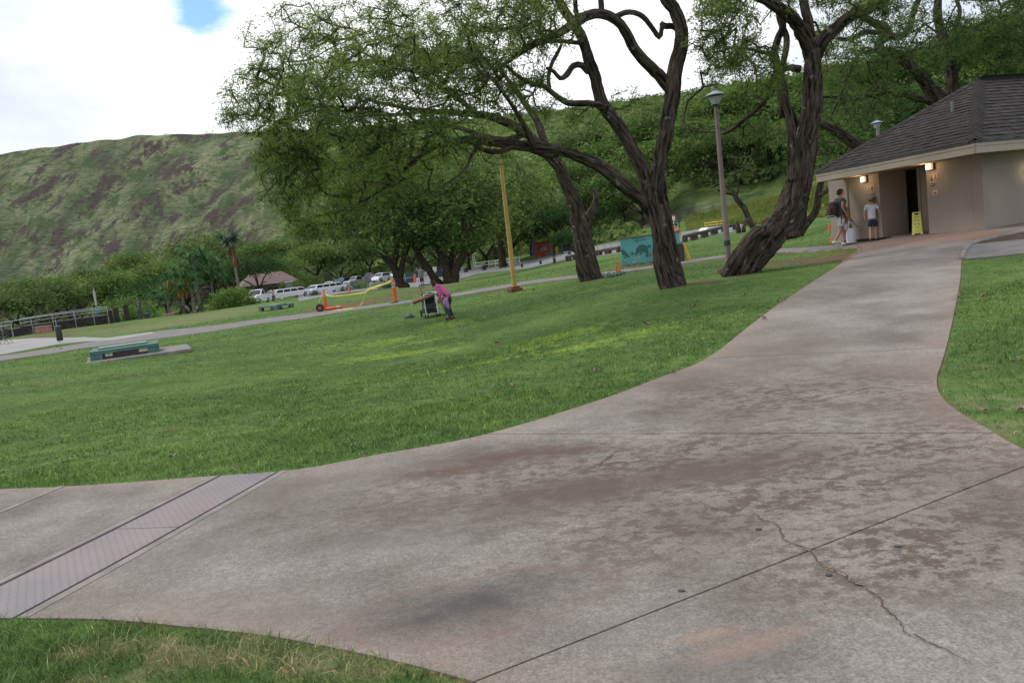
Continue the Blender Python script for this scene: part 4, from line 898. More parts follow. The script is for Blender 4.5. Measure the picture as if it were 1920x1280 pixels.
# wet floor sign
_b = .12; _a = a_at(1716, 440, _b); p = np.array([*bxy(_a, _b), FZ-.03]); fwd = math.atan2(-p[1], -p[0])
r = empty('wet_floor_sign', (p[0], p[1], p[2]+.032), fwd+math.pi/2); tag(r, 'yellow folding wet floor caution sign in front of the dark entrance', 'caution sign')
M['cy'] = pm('caution_yellow', (.62, .60, .12), (.56, .55, .10), 5, .5); M['cink'] = pm('caution_ink', (.12, .10, .03), rough=.6)
for s_ in (1, -1):
    v = []; Hh = .64
    for y in (0, .012):
        def pt(x, h): return (x, s_*(-(.14*(1-h/Hh)+.012)-y), h)
        v += [pt(-.14, 0), (pt(-.09, 0)), pt(-.07, .04), pt(.07, .04), pt(.09, 0), pt(.14, 0), pt(.105, Hh), pt(-.105, Hh), pt(-.055, .56), pt(.055, .56), pt(.055, .61), pt(-.055, .61)]
    f = []
    for o_, fl in ((0, 1), (12, -1)):
        qs = [(0, 1, 2), (3, 4, 5), (0, 2, 8), (0, 8, 7), (7, 8, 11), (7, 11, 10), (7, 10, 6), (6, 10, 9), (6, 9, 5), (5, 9, 3), (2, 3, 9), (2, 9, 8)]
        f += [tuple(i+o_ for i in (q if fl > 0 else q[::-1])) for q in qs]
    for lp in ((0, 1, 2, 3, 4, 5, 6, 7), (8, 9, 10, 11)):
        for i in range(len(lp)): a_, b_ = lp[i], lp[(i+1) % len(lp)]; f.append((a_, b_, b_+12, a_+12))
    m_ = MB(); m_.add(v, f); m_.build('panel', M['cy'], r)
m_ = MB()
def on(x, z): return (x, -(.14*(1-z/.64)+.028), z)
for z_, n_, w_ in ((.50, 5, .02), (.41, 8, .016), (.10, 4, .012)):
    for i in range(n_): m_.box(on((i-(n_-1)/2)*w_*1.25, z_), (w_*.75, .004, w_*1.1))
for i in range(3):
    a_ = i*2.094+.52
    for k in (-1, 0, 1): m_.box(on(math.cos(a_+k*.42)*.055, .26+math.sin(a_+k*.42)*.055), (.028, .004, .014), ry=-(a_+k*.42+1.57))
m_.build('print', M['cink'], r)
# ------------------------------------------------------------------ trees
LEAVES = [0]
def leafcloud(C0, n_per, spread, ln, wd, flat=.6, dirs=None, g=None, along=0):
    """rhombus leaf sprays around centres"""
    g = g or rng; C0 = np.asarray(C0); m = len(C0)*n_per
    c = np.repeat(C0, n_per, 0)+g.normal(0, 1, (m, 3))*np.array([spread, spread, spread*flat])
    if along and dirs is not None: c = c+np.repeat(dirs, n_per, 0)*(g.uniform(-1, .35, m)*along)[:, None]
    th = g.uniform(0, 2*np.pi, m); ph = g.normal(-.15, .38, m)
    d = np.c_[np.cos(th)*np.cos(ph), np.sin(th)*np.cos(ph), np.sin(ph)]
    if dirs is not None:
        dd = np.repeat(dirs, n_per, 0); d = d*.75+dd*.8; d /= np.linalg.norm(d, axis=1)[:, None]
    w = np.cross(d, g.normal(0, 1, (m, 3))*np.array([.5, .5, 1.])); w /= np.maximum(np.linalg.norm(w, axis=1), 1e-6)[:, None]
    L_ = ln*g.uniform(.55, 1.35, m)[:, None]; W_ = wd*g.uniform(.6, 1.3, m)[:, None]
    V = np.stack([c, c+d*L_*.5+w*W_*.5, c+d*L_, c+d*L_*.5-w*W_*.5], 1).reshape(-1, 3)
    k = np.arange(m)*4; LEAVES[0] += 2*m
    return V, np.stack([k, k+1, k+2, k+3], -1)
def grow(nodes, targets, step, g, sag=.0):
    """joins crown points to the nearest wood one after another; returns edges parent-child"""
    pts = [np.array(nodes)]; par = [np.full(len(nodes), -1)]; P_ = np.array(nodes); PAR = list([-1]*len(nodes)); cnt = len(nodes)
    d0 = np.array([np.min(np.sum((P_-t)**2, 1)) for t in targets]); order = np.argsort(d0)
    buf = np.zeros((cnt+len(targets)*14, 3)); buf[:cnt] = P_
    ends = []
    for ti in order:
        t = targets[ti]; dd = np.sum((buf[:cnt]-t)**2, 1); k = int(np.argmin(dd)); a = buf[k]; L_ = math.sqrt(dd[k])
        n = int(min(12, max(1, round(L_/step)))); off = g.normal(0, .10*L_, 3); off[2] = abs(off[2])*.6+.05*L_
        prev = k
        for i in range(1, n+1):
            f = i/n; p = a+(t-a)*f+off*math.sin(math.pi*f)+(g.normal(0, .03*L_, 3) if i < n else 0)
            buf[cnt] = p; PAR.append(prev); prev = cnt; cnt += 1
        ends.append(prev)
    return buf[:cnt], np.array(PAR), ends
def twigmesh(buf, PAR, n0, ends, r_tip, power=.42, rmax=.09, nseg=4):
    cnt = np.zeros(len(buf)); 
    for e in ends: cnt[e] += 1
    for i in range(len(buf)-1, n0-1, -1):
        if PAR[i] >= 0: cnt[PAR[i]] += cnt[i]
    rad = np.minimum(r_tip*np.maximum(cnt, 1)**power, rmax)
    idx = np.arange(n0, len(buf)); a = buf[PAR[idx]]; b = buf[idx]; ra = np.minimum(rad[PAR[idx]], rad[idx]*1.5); ra[PAR[idx] < n0] = rad[idx][PAR[idx] < n0]*1.3; rb = rad[idx]
    d = b-a; L_ = np.maximum(np.linalg.norm(d, axis=1), 1e-6); d = d/L_[:, None]
    x = np.cross(d, np.where(np.abs(d[:, 2:3]) < .9, [[0, 0, 1.]], [[1., 0, 0]])); x /= np.linalg.norm(x, axis=1)[:, None]; y = np.cross(d, x)
    th = np.arange(nseg)*2*np.pi/nseg; m = len(idx)
    ring = lambda c, r: c[:, None]+(np.cos(th)[None, :, None]*x[:, None]+np.sin(th)[None, :, None]*y[:, None])*r[:, None, None]
    V = np.concatenate([ring(a, ra), ring(b+d*.02, rb)], 1).reshape(-1, 3); k = np.arange(m)[:, None]*(2*nseg); j = np.arange(nseg)[None]; j2 = (j+1) % nseg
    return V, [np.stack([k+j, k+j2, k+nseg+j2, k+nseg+j], -1).reshape(-1, 4)], rad
BARKCO = []
def woodparts(limbs, groove, step=.12, nseg=22):
    parts = []; nodes = []; bcs = []; BARKCO.append(bcs)
    for i, (pts, rad, kw) in enumerate(limbs):
        q, r = resample(pts, rad, step); j = np.random.default_rng(i+11).normal(0, 1, q.shape)
        if len(q) > 6:
            ker = np.ones(5)/5; j = np.stack([np.convolve(j[:, c], ker, 'same') for c in range(3)], 1); j[0] = 0
            q = q+j*np.minimum(r[:, None]*.18, .03)
        nn = kw.get('n', nseg); V_, F_ = tube(q, r, nn, groove=kw.get('g', groove), seed=i*3+1, tw=kw.get('tw', 1.2), lobes=kw.get('lobes', 6)); parts.append((V_, F_))
        s_ = np.r_[0, np.cumsum(np.linalg.norm(np.diff(q, axis=0), axis=1))]; th = np.linspace(0, 2*np.pi, nn, endpoint=False)[None]+s_[:, None]*.3
        bc = np.stack([np.cos(th)*r[:, None]*1.0+i*3, np.sin(th)*r[:, None]*1.0, np.repeat(s_[:, None], nn, 1)*.16], -1).reshape(-1, 3); bcs.append(np.vstack([bc, bc[-1:], bc[:1]]) if nn > 4 else bc)
        if kw.get('grow', True): nodes.append(q[int(len(q)*kw.get('from', .35))::2])
    return parts, np.concatenate(nodes)
def crown_pts(blobs, g):
    out_ = []
    for px, py, rx, ry, D, dD, n in blobs:
        v = g.normal(0, 1, (n, 3)); v /= np.linalg.norm(v, axis=1)[:, None]; v *= (g.random(n)**(1/3.))[:, None]
        for a in v:
            q_ = P(px+a[0]*rx, py+a[1]*ry, D+a[2]*dD); k_ = 9.0/D
            if mnoise.noise((q_[0]*k_*1.3, q_[1]*k_*1.3, q_[2]*k_*2.4+px)) > -.10: out_.append(q_)
    return np.array(out_)
def hero(name, label, base, limbs, blobs, leafm, barkm=None, seed=1, lp=26, spread=.17, ln=.13, wd=.035, groove=.42, r_tip=.006, step=.35, group=None, cat='tree', extra_along=True, dirty=.0, droop=0):
    g = np.random.default_rng(seed)
    root = empty(name, base); tag(root, label, cat, group)
    parts, nodes = woodparts(limbs, groove)
    off = np.array(base, float)
    V, F = join([(v-off, f) for v, f in parts]); to = npobj('trunk', V, F, barkm or M['bark_trunk'], parent=root, smooth=True); av = to.data.attributes.new('barkco', 'FLOAT_VECTOR', 'POINT'); av.data.foreach_set('vector', np.concatenate(BARKCO[-1]).astype(np.float32).ravel())
    tg = crown_pts(blobs, g)
    if len(tg):
        buf, PAR, ends = grow(nodes, tg, step, g)
        V, F, rad = twigmesh(buf, PAR, len(nodes), ends, r_tip, rmax=.07); npobj('branches', V-off, F, barkm or M['bark'], parent=root, smooth=True)['kind'] = 'stuff'
        idx = np.arange(len(nodes), len(buf)); thin = idx[rad[idx] < r_tip*3.2]; e = np.array(ends)
        d = buf[e]-buf[PAR[e]]; d /= np.maximum(np.linalg.norm(d, axis=1), 1e-6)[:, None]; d[:, 2] -= droop
        a = leafcloud(buf[e], lp, spread*.62, ln, wd, .5, d, g, along=spread*3.2); mid = .5*(buf[thin]+buf[PAR[thin]]); b = leafcloud(mid, max(2, lp//5), spread*.75, ln, wd, .6, None, g)
        k = len(a[0]); V = np.concatenate([a[0], b[0]])-off; Q = np.concatenate([a[1], b[1]+k])
        # tint per clump and per leaf
        t = np.concatenate([np.repeat(g.random(len(e)), lp), np.repeat(g.random(len(mid)), max(2, lp//5))])*.6+g.random(len(Q))*.4
        npobj('crown', V, [Q], leafm, parent=root, fattr=dict(tint=t))
    return root
def pl(spec, D0, D1=None):
    """photo points (px, py, width px[, depth]) -> points and radii; depth runs from D0 to D1"""
    D1 = D0 if D1 is None else D1; pts = []; rad = []
    for i, s in enumerate(spec):
        D = s[3] if len(s) > 3 else D0+(D1-D0)*i/(len(spec)-1); pts.append(P(s[0], s[1], D)); rad.append(s[2]*.82/2/FPX*D)
    return np.array(pts), np.array(rad)
def lm(spec, D0, D1=None, **kw): p, r = pl(spec, D0, D1); return (p, r, kw)
# --- the twisted tree in the middle of the lawn
DA = 18.5
A_l = [lm([(1268,548,66),(1262,530,56),(1252,500,44),(1244,470,42),(1236,430,40),(1228,390,38),(1226,360,36),(1235,310,36),(1244,270,36),(1250,230,36),(1258,190,36),(1263,155,36),(1270,120,34),(1277,85,32),(1277,55,30),(1268,25,28),(1250,0,26),(1232,-30,22),(1215,-70,18)], DA, DA-.4, g=.5, tw=1.0, **{'from': .7}),
 lm([(1250,545,26),(1241,520,28),(1234,490,24),(1231,450,20),(1226,410,22),(1220,380,20),(1217,350,24),(1212,343,12)], DA-.25, DA-.35, g=.5, grow=False),
 lm([(1280,545,22),(1270,505,24),(1259,460,22),(1252,420,22),(1244,370,20),(1240,330,16)], DA+.1, DA, g=.5, grow=False),
 lm([(1228,420,24),(1222,380,30),(1212,345,30),(1200,310,29),(1185,280,29),(1168,250,29),(1150,222,30),(1132,200,29),(1122,170,27),(1114,140,26),(1102,105,24),(1088,65,23),(1070,35,22),(1050,5,20),(1035,-30,16)], DA+.1, DA-.8, g=.4, **{'from': .5}),
 lm([(1234,420,24),(1205,378,28),(1175,352,30),(1140,325,30),(1105,302,27),(1070,288,24),(1035,279,24),(1000,275,24),(960,272,22),(920,266,20),(880,262,16),(840,270,13),(800,284,11),(765,312,10),(735,342,9),(700,365,7),(665,385,5)], DA-.1, DA-3.0, g=.4),
 lm([(1050,284,17),(1030,292,15),(1000,282,13),(965,275,12),(935,285,11),(905,280,10),(875,262,9)], DA-1.0, DA-2.2, g=.3),
 lm([(1262,175,26),(1240,145,27),(1212,118,25),(1188,88,23),(1170,55,22),(1150,35,21),(1125,26,22),(1100,32,22),(1075,48,20),(1050,62,18),(1020,75,16),(990,90,13),(960,110,10),(930,130,8)], DA, DA-2.2, g=.35),
 lm([(1155,32,14),(1180,24,12),(1205,32,12),(1222,52,11),(1236,70,12),(1240,58,10),(1243,46,14)], DA-.4, DA-.3, g=.3, grow=False, n=12),
 lm([(1278,60,18),(1262,50,14),(1248,50,14),(1239,44,12)], DA, DA-.2, g=.3, grow=False, n=12),
 lm([(1136,204,18),(1115,195,15),(1090,193,14),(1065,193,13),(1040,178,12),(1020,163,12),(1000,158,10),(975,145,8),(945,120,6)], DA-.5, DA-2.2, g=.3),
 lm([(1030,165,10),(1028,145,9),(1035,120,9),(1045,100,9),(1052,85,7)], DA-1.4, DA-1.2, g=.3, n=12),
 lm([(1104,135,15),(1090,122,14),(1075,124,14),(1062,142,14),(1050,148,10),(1038,135,9),(1025,128,7)], DA-.5, DA-1.2, g=.3, n=12, grow=False),
 lm([(1100,80,12),(1080,80,10),(1050,78,9),(1025,78,8)], DA-.5, DA-1.5, g=.3, n=12),
 lm([(1085,45,12),(1080,20,11),(1078,-10,10),(1080,-50,8)], DA-.7, DA-.8, g=.3, n=12),
 lm([(1000,275,16),(985,240,12),(965,205,10),(940,170,8),(915,140,6),(890,100,5)], DA-1.6, DA-3, g=.3, n=12),
 lm([(905,266,10),(885,290,8),(870,320,6),(830,350,4)], DA-2.2, DA-2.8, g=.3, n=10),
 lm([(1128,26,14),(1128,0,13),(1124,-40,11)], DA-.5, DA-.5, g=.3, n=12)]
A_b = [(900,95,150,95,16.5,2.6,420),(760,150,150,110,15.8,2.3,420),(640,190,130,110,15.3,2,260),(820,240,130,60,15.6,1.6,230),(690,300,90,60,15.4,1.4,150),(1010,40,90,60,17,1.8,150),(980,190,80,60,17,1.6,90),
       (1150,-60,120,45,18,2,120),(1100,215,45,40,18.3,.6,18),(1190,195,50,40,18.6,.6,14),(930,-20,160,60,17,2,160),(1250,-60,80,40,18.5,1.5,60)]
hero('kiawe_tree', 'twisted bare-limbed tree with a long low branch beside the lamp post on the lawn', G(1265, 535), A_l, A_b, M['leaf'], seed=3, lp=40, spread=.125, ln=.10, wd=.021, step=.28, r_tip=.0055)
# --- leaning twisted tree by the lamp
DB = 19.5
B_l = [lm([(1384,528,66),(1394,508,70),(1414,478,68),(1440,445,64),(1468,412,60),(1486,375,56),(1496,340,52),(1503,300,48),(1510,265,44),(1514,225,40),(1518,185,38),(1522,150,36),(1525,115,36),(1524,92,36)], DB, DB-.2, g=.62, tw=2.2, n=44, lobes=8, grow=False),
 lm([(1358,520,24),(1372,500,32),(1392,470,34),(1415,437,30),(1436,428,20)], DB-.25, DB-.4, g=.6, tw=2, grow=False, n=24),
 lm([(1406,512,28),(1432,480,30),(1464,436,28),(1491,390,25),(1510,330,28),(1522,270,28),(1530,215,26),(1534,170,22),(1530,130,20)], DB+.25, DB+.1, g=.55, tw=2.5, grow=False),
 lm([(1486,340,20),(1488,290,26),(1482,240,20),(1476,200,18),(1468,160,18),(1458,125,20),(1452,100,18),(1458,75,16),(1468,50,16),(1466,25,14),(1455,0,12)], DB-.2, DB-.4, g=.45, tw=1.5, n=16),
 lm([(1500,260,14),(1482,215,20),(1468,212,22),(1465,190,16),(1462,150,14),(1470,110,14),(1474,70,14),(1462,40,12),(1455,10,10)], DB+.2, DB+.1, g=.35, n=14),
 lm([(1522,110,34),(1512,75,32),(1495,48,30),(1472,24,28),(1445,6,24),(1410,-12,20),(1370,-40,14)], DB-.1, DB-1.6, g=.5, tw=1.5),
 lm([(1526,108,34),(1540,82,32),(1560,58,30),(1582,38,28),(1605,24,28),(1630,14,24),(1655,2,20),(1690,-30,14)], DB, DB-.8, g=.5, tw=1.5),
 lm([(1520,70,20),(1514,40,22),(1508,10,20),(1500,-30,16)], DB, DB+.3, g=.45),
 lm([(1498,130,18),(1478,128,14),(1456,140,12),(1444,158,11),(1438,182,10),(1420,205,10),(1400,220,9),(1382,236,9),(1360,248,8),(1340,247,6),(1310,246,5),(1280,240,4)], DB-.2, DB+3, g=.3, n=12),
 lm([(1452,100,12),(1430,98,9),(1405,92,7),(1375,90,5),(1340,100,4)], DB-.3, DB-1.6, g=.3, n=10)]
B_b = [(1360,60,75,85,18.2,1.7,220),(1420,130,60,60,18.2,1.5,90),(1315,225,50,35,23,1,36),(1390,-20,100,60,18,2,110),(1560,-10,130,55,19,2,190),(1560,90,60,70,21,1.4,70),(1350,120,50,55,23,1.0,80),(1415,245,45,40,22,1,26),(1640,20,60,50,19,1.2,50)]
hero('kiawe_tree', 'leaning trunk of twisted grooved wood between the lamp post and the restroom path', G(1385, 516), B_l, B_b, M['leaf'], seed=5, lp=40, spread=.135, ln=.105, wd=.023, step=.3, r_tip=.006)
# --- third tree behind the hose
DC = 28
C_l = [lm([(1110,535,62),(1107,520,54),(1101,490,48),(1094,455,44),(1087,425,40),(1080,395,34),(1070,365,30),(1058,335,28),(1045,310,26),(1022,285,24),(1000,262,22),(970,240,20),(935,224,18),(895,215,16),(850,212,14),(800,208,12),(750,200,9),(700,190,6)], DC, DC-1.5, g=.45, tw=1),
 lm([(1092,450,26),(1100,418,22),(1110,395,18),(1117,372,14),(1112,355,10)], DC, DC+.3, g=.4, n=14),
 lm([(1099,415,14),(1088,395,12),(1078,385,9)], DC, DC-.3, g=.4, n=12),
 lm([(1040,305,20),(1020,262,18),(1005,225,16),(985,195,13),(960,160,10),(930,120,7)], DC-.5, DC+1, g=.4, n=14),
 lm([(985,250,16),(950,262,14),(905,255,12),(860,240,10),(820,236,8),(770,245,6)], DC-.8, DC-2.4, g=.4, n=14),
 lm([(895,215,14),(860,185,12),(820,160,10),(770,130,8),(700,115,6),(640,120,4)], DC-1, DC-3, g=.4, n=12),
 lm([(800,208,10),(740,215,8),(670,212,7),(600,200,5),(540,190,4)], DC-1.2, DC-3.5, g=.4, n=10)]
C_b = [(760,120,200,90,26,3,330),(600,130,150,95,24.5,2.6,420),(490,190,85,75,24,2,260),(620,265,140,75,24.5,2.6,430),(535,335,70,75,24.5,2.2,330),(700,335,120,60,25.5,2.4,300),(600,400,80,50,25,2.2,180),(820,330,80,40,26,2,110),(480,70,55,55,24,1.2,60),(850,70,130,80,27,2.5,120),(660,30,170,50,25,2.5,170),(960,120,90,80,27.5,2,80),(880,300,90,40,26.5,1.8,70),(465,235,55,45,24,1.2,90),(600,420,70,45,25,2,70)]
hero('kiawe_tree', 'tree with dark stump-sided trunk beside the green hose, its crown spreading far left', G(1108, 526), C_l, C_b, M['leaf_sunlit'], seed=8, lp=34, spread=.17, ln=.15, wd=.026, droop=.35, step=.42, r_tip=.008)
# --- tree behind the restroom roof
DF = 33
F_l = [lm([(1800,330,80),(1795,290,66),(1785,245,54),(1770,205,44),(1752,178,34),(1730,150,26),(1708,125,24),(1688,106,24),(1662,100,22),(1648,92,20),(1650,78,20),(1662,68,26),(1655,52,22),(1635,42,16),(1615,30,14),(1600,24,10)], DF, DF-1.5, g=.45),
 lm([(1775,200,30),(1785,175,26),(1785,140,24),(1778,100,24),(1768,70,22),(1760,45,20),(1757,20,18),(1762,-20,14)], DF, DF, g=.4),
 lm([(1662,68,16),(1690,68,16),(1705,50,15),(1712,25,14),(1722,0,12),(1735,-30,10)], DF-1.4, DF-1, g=.4, n=14),
 lm([(1650,60,12),(1620,62,12),(1590,74,11),(1570,72,8)], DF-1.5, DF-2, g=.4, n=12, grow=False),
 lm([(1752,190,18),(1725,186,15),(1695,177,14),(1660,172,14),(1630,180,10),(1600,188,8),(1560,182,6),(1530,184,4)], DF-.4, DF-3, g=.4, n=12),
 lm([(1650,95,5),(1610,100,6),(1560,215,4)], DF-2, DF-3, g=.3, n=6, grow=False),
 lm([(1640,300,28),(1600,268,24),(1565,245,20),(1535,232,16)], DF-1, DF-2, g=.4, n=14, grow=False),
 lm([(1785,150,14),(1800,110,12),(1790,60,10),(1800,20,9),(1790,-10,8)], DF+.5, DF+1, g=.4, n=12)]
F_b = [(1700,70,180,75,32,4,430),(1860,60,120,80,32,3,380),(1640,170,100,60,31,2.5,120),(1850,130,110,45,34,2,170),(1750,-20,220,50,32,3,170),(1580,120,60,60,32,2.5,70),(1950,20,70,90,32,3,90)]
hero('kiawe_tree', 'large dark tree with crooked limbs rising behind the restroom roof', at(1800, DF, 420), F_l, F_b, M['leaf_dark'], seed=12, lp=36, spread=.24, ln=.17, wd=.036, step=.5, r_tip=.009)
# --- tree behind the leaning one, forked low
DE = 44
E_l = [lm([(1484,448,44),(1490,430,36),(1497,400,34),(1504,370,30),(1512,340,26),(1520,305,20),(1526,270,14)], DE, DE, g=.45),
 lm([(1495,440,26),(1512,418,20),(1527,400,17),(1534,375,15),(1537,350,14),(1545,325,12),(1560,310,8)], DE, DE-.5, g=.4, n=14),
 lm([(1537,368,9),(1550,358,9),(1566,348,8),(1580,338,6)], DE-.5, DE-.8, g=.3, n=12)]
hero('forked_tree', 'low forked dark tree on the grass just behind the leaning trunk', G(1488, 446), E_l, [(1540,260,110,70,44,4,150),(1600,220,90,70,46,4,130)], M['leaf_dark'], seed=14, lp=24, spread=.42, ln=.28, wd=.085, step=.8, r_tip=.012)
# --- thin bare leaning trunk
DG_ = 42
G_l = [lm([(1423,443,16),(1412,425,14),(1404,410,13),(1396,393,13),(1385,378,12),(1376,365,10),(1366,352,8),(1350,345,6),(1335,352,4)], DG_, DG_, g=.35, n=14),
 lm([(1374,364,7),(1362,362,6),(1345,356,4)], DG_, DG_, g=.3, n=8), lm([(1380,372,6),(1384,350,5),(1378,325,3)], DG_, DG_, g=.3, n=8)]
hero('leaning_dead_tree', 'thin bare dark trunk leaning left behind the tall lamp post', G(1424, 441), G_l, [(1370,320,60,40,42,2,30)], M['leaf_dark'], seed=15, lp=16, spread=.3, ln=.22, wd=.06, step=.8, r_tip=.009)
# --- pair of cut stumps by the log rail
for px_, py_, w_, hh, tl, lab in ((1386,437,10,20,-.1,'dark left stump of a pair by the log rail'), (1394,436,8,22,.25,'narrow right stump of a pair by the log rail')):
    p = G(px_, py_); s_ = np.linalg.norm(p)/FPX; r = empty('tree_stump', p); tag(r, lab, 'stump', 'stumps by the log rail')
    V, F = tube(np.array([[0, 0, -.2], [tl*.3, 0, hh*s_*.5], [tl, 0, hh*s_]]), np.array([w_, w_*.8, w_*.7])*s_/2, 12, groove=.3); npobj('trunk', V, F, M['bark'], parent=r, smooth=True)
    m_ = MB(); m_.lathe((tl, 0, hh*s_), [(w_*.33*s_, 0), (w_*.3*s_, .02)], 10); m_.build('cut_top', M['wood_dark'], r)
# --- the cluster on the far lawn
DH = 80
H1 = [lm([(762,542,26),(752,530,20),(742,512,17),(734,498,14),(722,485,12),(706,475,9)], DH, DH, g=.4, n=16), lm([(758,542,20),(745,522,16),(740,500,15),(742,470,15),(744,440,13),(740,400,10)], DH+.3, DH, g=.4, n=16), lm([(750,520,14),(755,490,14),(764,462,12),(775,440,10),(770,420,7)], DH, DH, g=.4, n=14)]
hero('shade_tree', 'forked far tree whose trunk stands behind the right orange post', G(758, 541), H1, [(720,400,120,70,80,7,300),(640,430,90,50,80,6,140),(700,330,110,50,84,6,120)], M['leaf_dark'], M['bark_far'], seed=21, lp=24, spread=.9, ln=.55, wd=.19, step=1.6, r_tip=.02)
H2 = [lm([(826,536,22),(812,518,17),(800,500,15),(786,480,14),(776,462,12),(760,440,8)], DH, DH, g=.4, n=16), lm([(842,532,30),(838,510,20),(832,490,17),(822,470,14),(812,440,10)], DH-1, DH, g=.4, n=16),
      lm([(850,532,26),(855,505,19),(866,485,17),(873,460,15),(872,435,14),(868,400,12),(864,380,9)], DH-1, DH, g=.4, n=16), lm([(846,520,14),(846,490,12),(850,460,10),(862,440,8)], DH, DH, g=.4, n=12), lm([(784,470,9),(800,458,8),(815,456,6)], DH, DH, g=.3, n=8)]
hero('shade_tree', 'many-stemmed far tree behind the couple on the lawn', G(846, 532), H2, [(860,400,110,70,80,7,330),(800,340,110,50,82,6,130),(930,350,80,60,82,6,140),(790,430,50,30,79,4,50)], M['leaf_dark'], M['bark_far'], seed=22, lp=24, spread=.9, ln=.55, wd=.19, step=1.6, r_tip=.02)
H3 = [lm([(945,506,24),(943,495,19),(941,480,16),(939,460,14),(938,430,12)], 108, 108, g=.45, n=16)]
hero('shade_tree', 'stout far trunk by the white rail left of the yellow post base', G(942, 504), H3, [(950,400,100,60,108,8,260),(1010,380,60,60,112,8,140),(900,340,90,60,112,8,120)], M['leaf_mid'], M['bark_far'], seed=23, lp=22, spread=1.2, ln=.7, wd=.25, step=2, r_tip=.03)

# ------------------------------------------------------------------ background trees from a few grown kinds
def kind_tree(seed, Hh, W_, leafm, nt=150, lp=26, ls=.8, trunk_h=.28, flat=.55, barkm=None):
    g = np.random.default_rng(seed); limbs = []; base = np.zeros(3); top = np.array([g.normal(0, .4), g.normal(0, .4), Hh*trunk_h])
    q = np.array([[0, 0, -.6], [g.normal(0, .1), 0, Hh*trunk_h*.5], top]); limbs.append((q, np.array([Hh*.045, Hh*.032, Hh*.026]), dict(n=8, g=.25)))
    for i in range(5):
        a = i*1.257+g.uniform(-.4, .4); r = W_*.5*g.uniform(.5, .8); e = top+np.array([math.cos(a)*r, math.sin(a)*r, Hh*g.uniform(.2, .5)])
        mid = .5*(top+e)+np.array([0, 0, Hh*.06])+g.normal(0, .3, 3); limbs.append((np.array([top, mid, e]), np.array([Hh*.02, Hh*.014, Hh*.006]), dict(n=6, g=0)))
    parts, nodes = woodparts(limbs, .25, 1.0, 8); V1, F1 = join(parts)
    tg = []
    for i in range(9):
        a = g.uniform(0, 6.28); r = W_*.5*math.sqrt(g.random())*.8; c = np.array([math.cos(a)*r, math.sin(a)*r, Hh*(.62+.3*(1-(r/(W_*.5))**2)*g.uniform(.5, 1))])
        v = g.normal(0, 1, (nt//9, 3)); v /= np.linalg.norm(v, axis=1)[:, None]; tg.append(c+v*np.array([W_*.21, W_*.21, Hh*.13])*g.uniform(.75, 1.1))
    tg = np.concatenate(tg); buf, PAR, ends = grow(nodes, tg, Hh*.12, g); V2, F2, rad = twigmesh(buf, PAR, len(nodes), ends, Hh*.0022, rmax=Hh*.01, nseg=3)
    V, F = join([(V1, F1), (V2, F2)]); tm = npmesh('trunk', V, F, barkm or M['bark_far'])
    e = np.array(ends); a = leafcloud(buf[e], lp, ls, ls*.62, ls*.24, .6, None, g); t = np.repeat(g.random(len(e)), lp)*.6+g.random(len(a[1]))*.4
    return tm, npmesh('crown', a[0], [a[1]], leafm, fattr=dict(tint=t))
KT = {'a': kind_tree(31, 8, 10, M['leaf_mid'], 160, 26, .75), 'b': kind_tree(32, 7, 11, M['leaf_dark'], 160, 26, .75), 'c': kind_tree(33, 9, 9, M['leaf_mid'], 150, 26, .8), 'd': kind_tree(34, 6, 9, M['leaf_bush'], 140, 24, .7),
      'e': kind_tree(35, 8, 12, M['leaf_deep'], 150, 26, .85, .2), 'f': kind_tree(36, 5, 8, M['leaf_far'], 130, 26, .75, .1)}
def put_tree(k, p, sc, rz, label, group, name='background_tree', sink=.2):
    r = empty(name, (p[0], p[1], p[2]-sink), rz); r.scale = (sc, sc, sc*rng.uniform(.9, 1.1)); tag(r, label, 'tree', group)
    link(bpy.data.objects.new('trunk', KT[k][0]), r); link(bpy.data.objects.new('crown', KT[k][1]), r); return r
LMK = [(15,'above the folding chair'),(60,'left of the brown planter box'),(85,'above the brown planter box'),(111,'above the litter bin'),(150,'above the right part of the rock wall'),(183,'behind the paddle post'),(222,'behind the dark stone posts'),(262,'behind the tall marker post'),(300,'left of the screw pines'),(345,'behind the orange-leaved screw pine'),(385,'behind the tall forked screw pine'),(435,'behind the round light bush'),(495,'over the brown-roofed house'),(540,'over the grey kiosk'),(590,'over the bush between the limousines'),(615,'over the grey notice board'),(643,'over the dark blue car'),(672,'over the silver pickup'),(715,'over the white sport vehicle'),(745,'behind the far forked trunk'),(790,'over the far couple'),(822,'over the white cabinet'),(850,'behind the many-stemmed far tree'),(877,'over the waste drum'),(912,'over the white pipe rail'),(935,'behind the stout far trunk'),(962,'behind the yellow pole'),(1005,'over the blue parasol'),(1036,'over the timber pole'),(1063,'over the dark shelter'),(1090,'left of the trunk by the hose'),(1112,'behind the trunk by the hose'),(1150,'left of the turtle mural'),(1190,'over the left turtles of the mural'),(1215,'over the big mural turtle'),(1248,'behind the twisted tree'),(1278,'over the right end of the mural'),(1308,'over the log barriers'),(1335,'over the yellow rail'),(1357,'behind the tall lamp post'),(1385,'over the stump pair'),(1422,'behind the thin bare leaning trunk'),(1455,'left of the leaning twisted trunk'),(1500,'behind the leaning twisted trunk'),(1540,'left of the restroom eave'),(1600,'over the low end of the roof'),(1645,'behind the lamp over the roof'),(1700,'over the middle of the roof slope'),(1765,'behind the dark crooked tree'),(1825,'over the roof peak'),(1875,'over the roof ridge'),(1930,'at the right end of the ridge')]
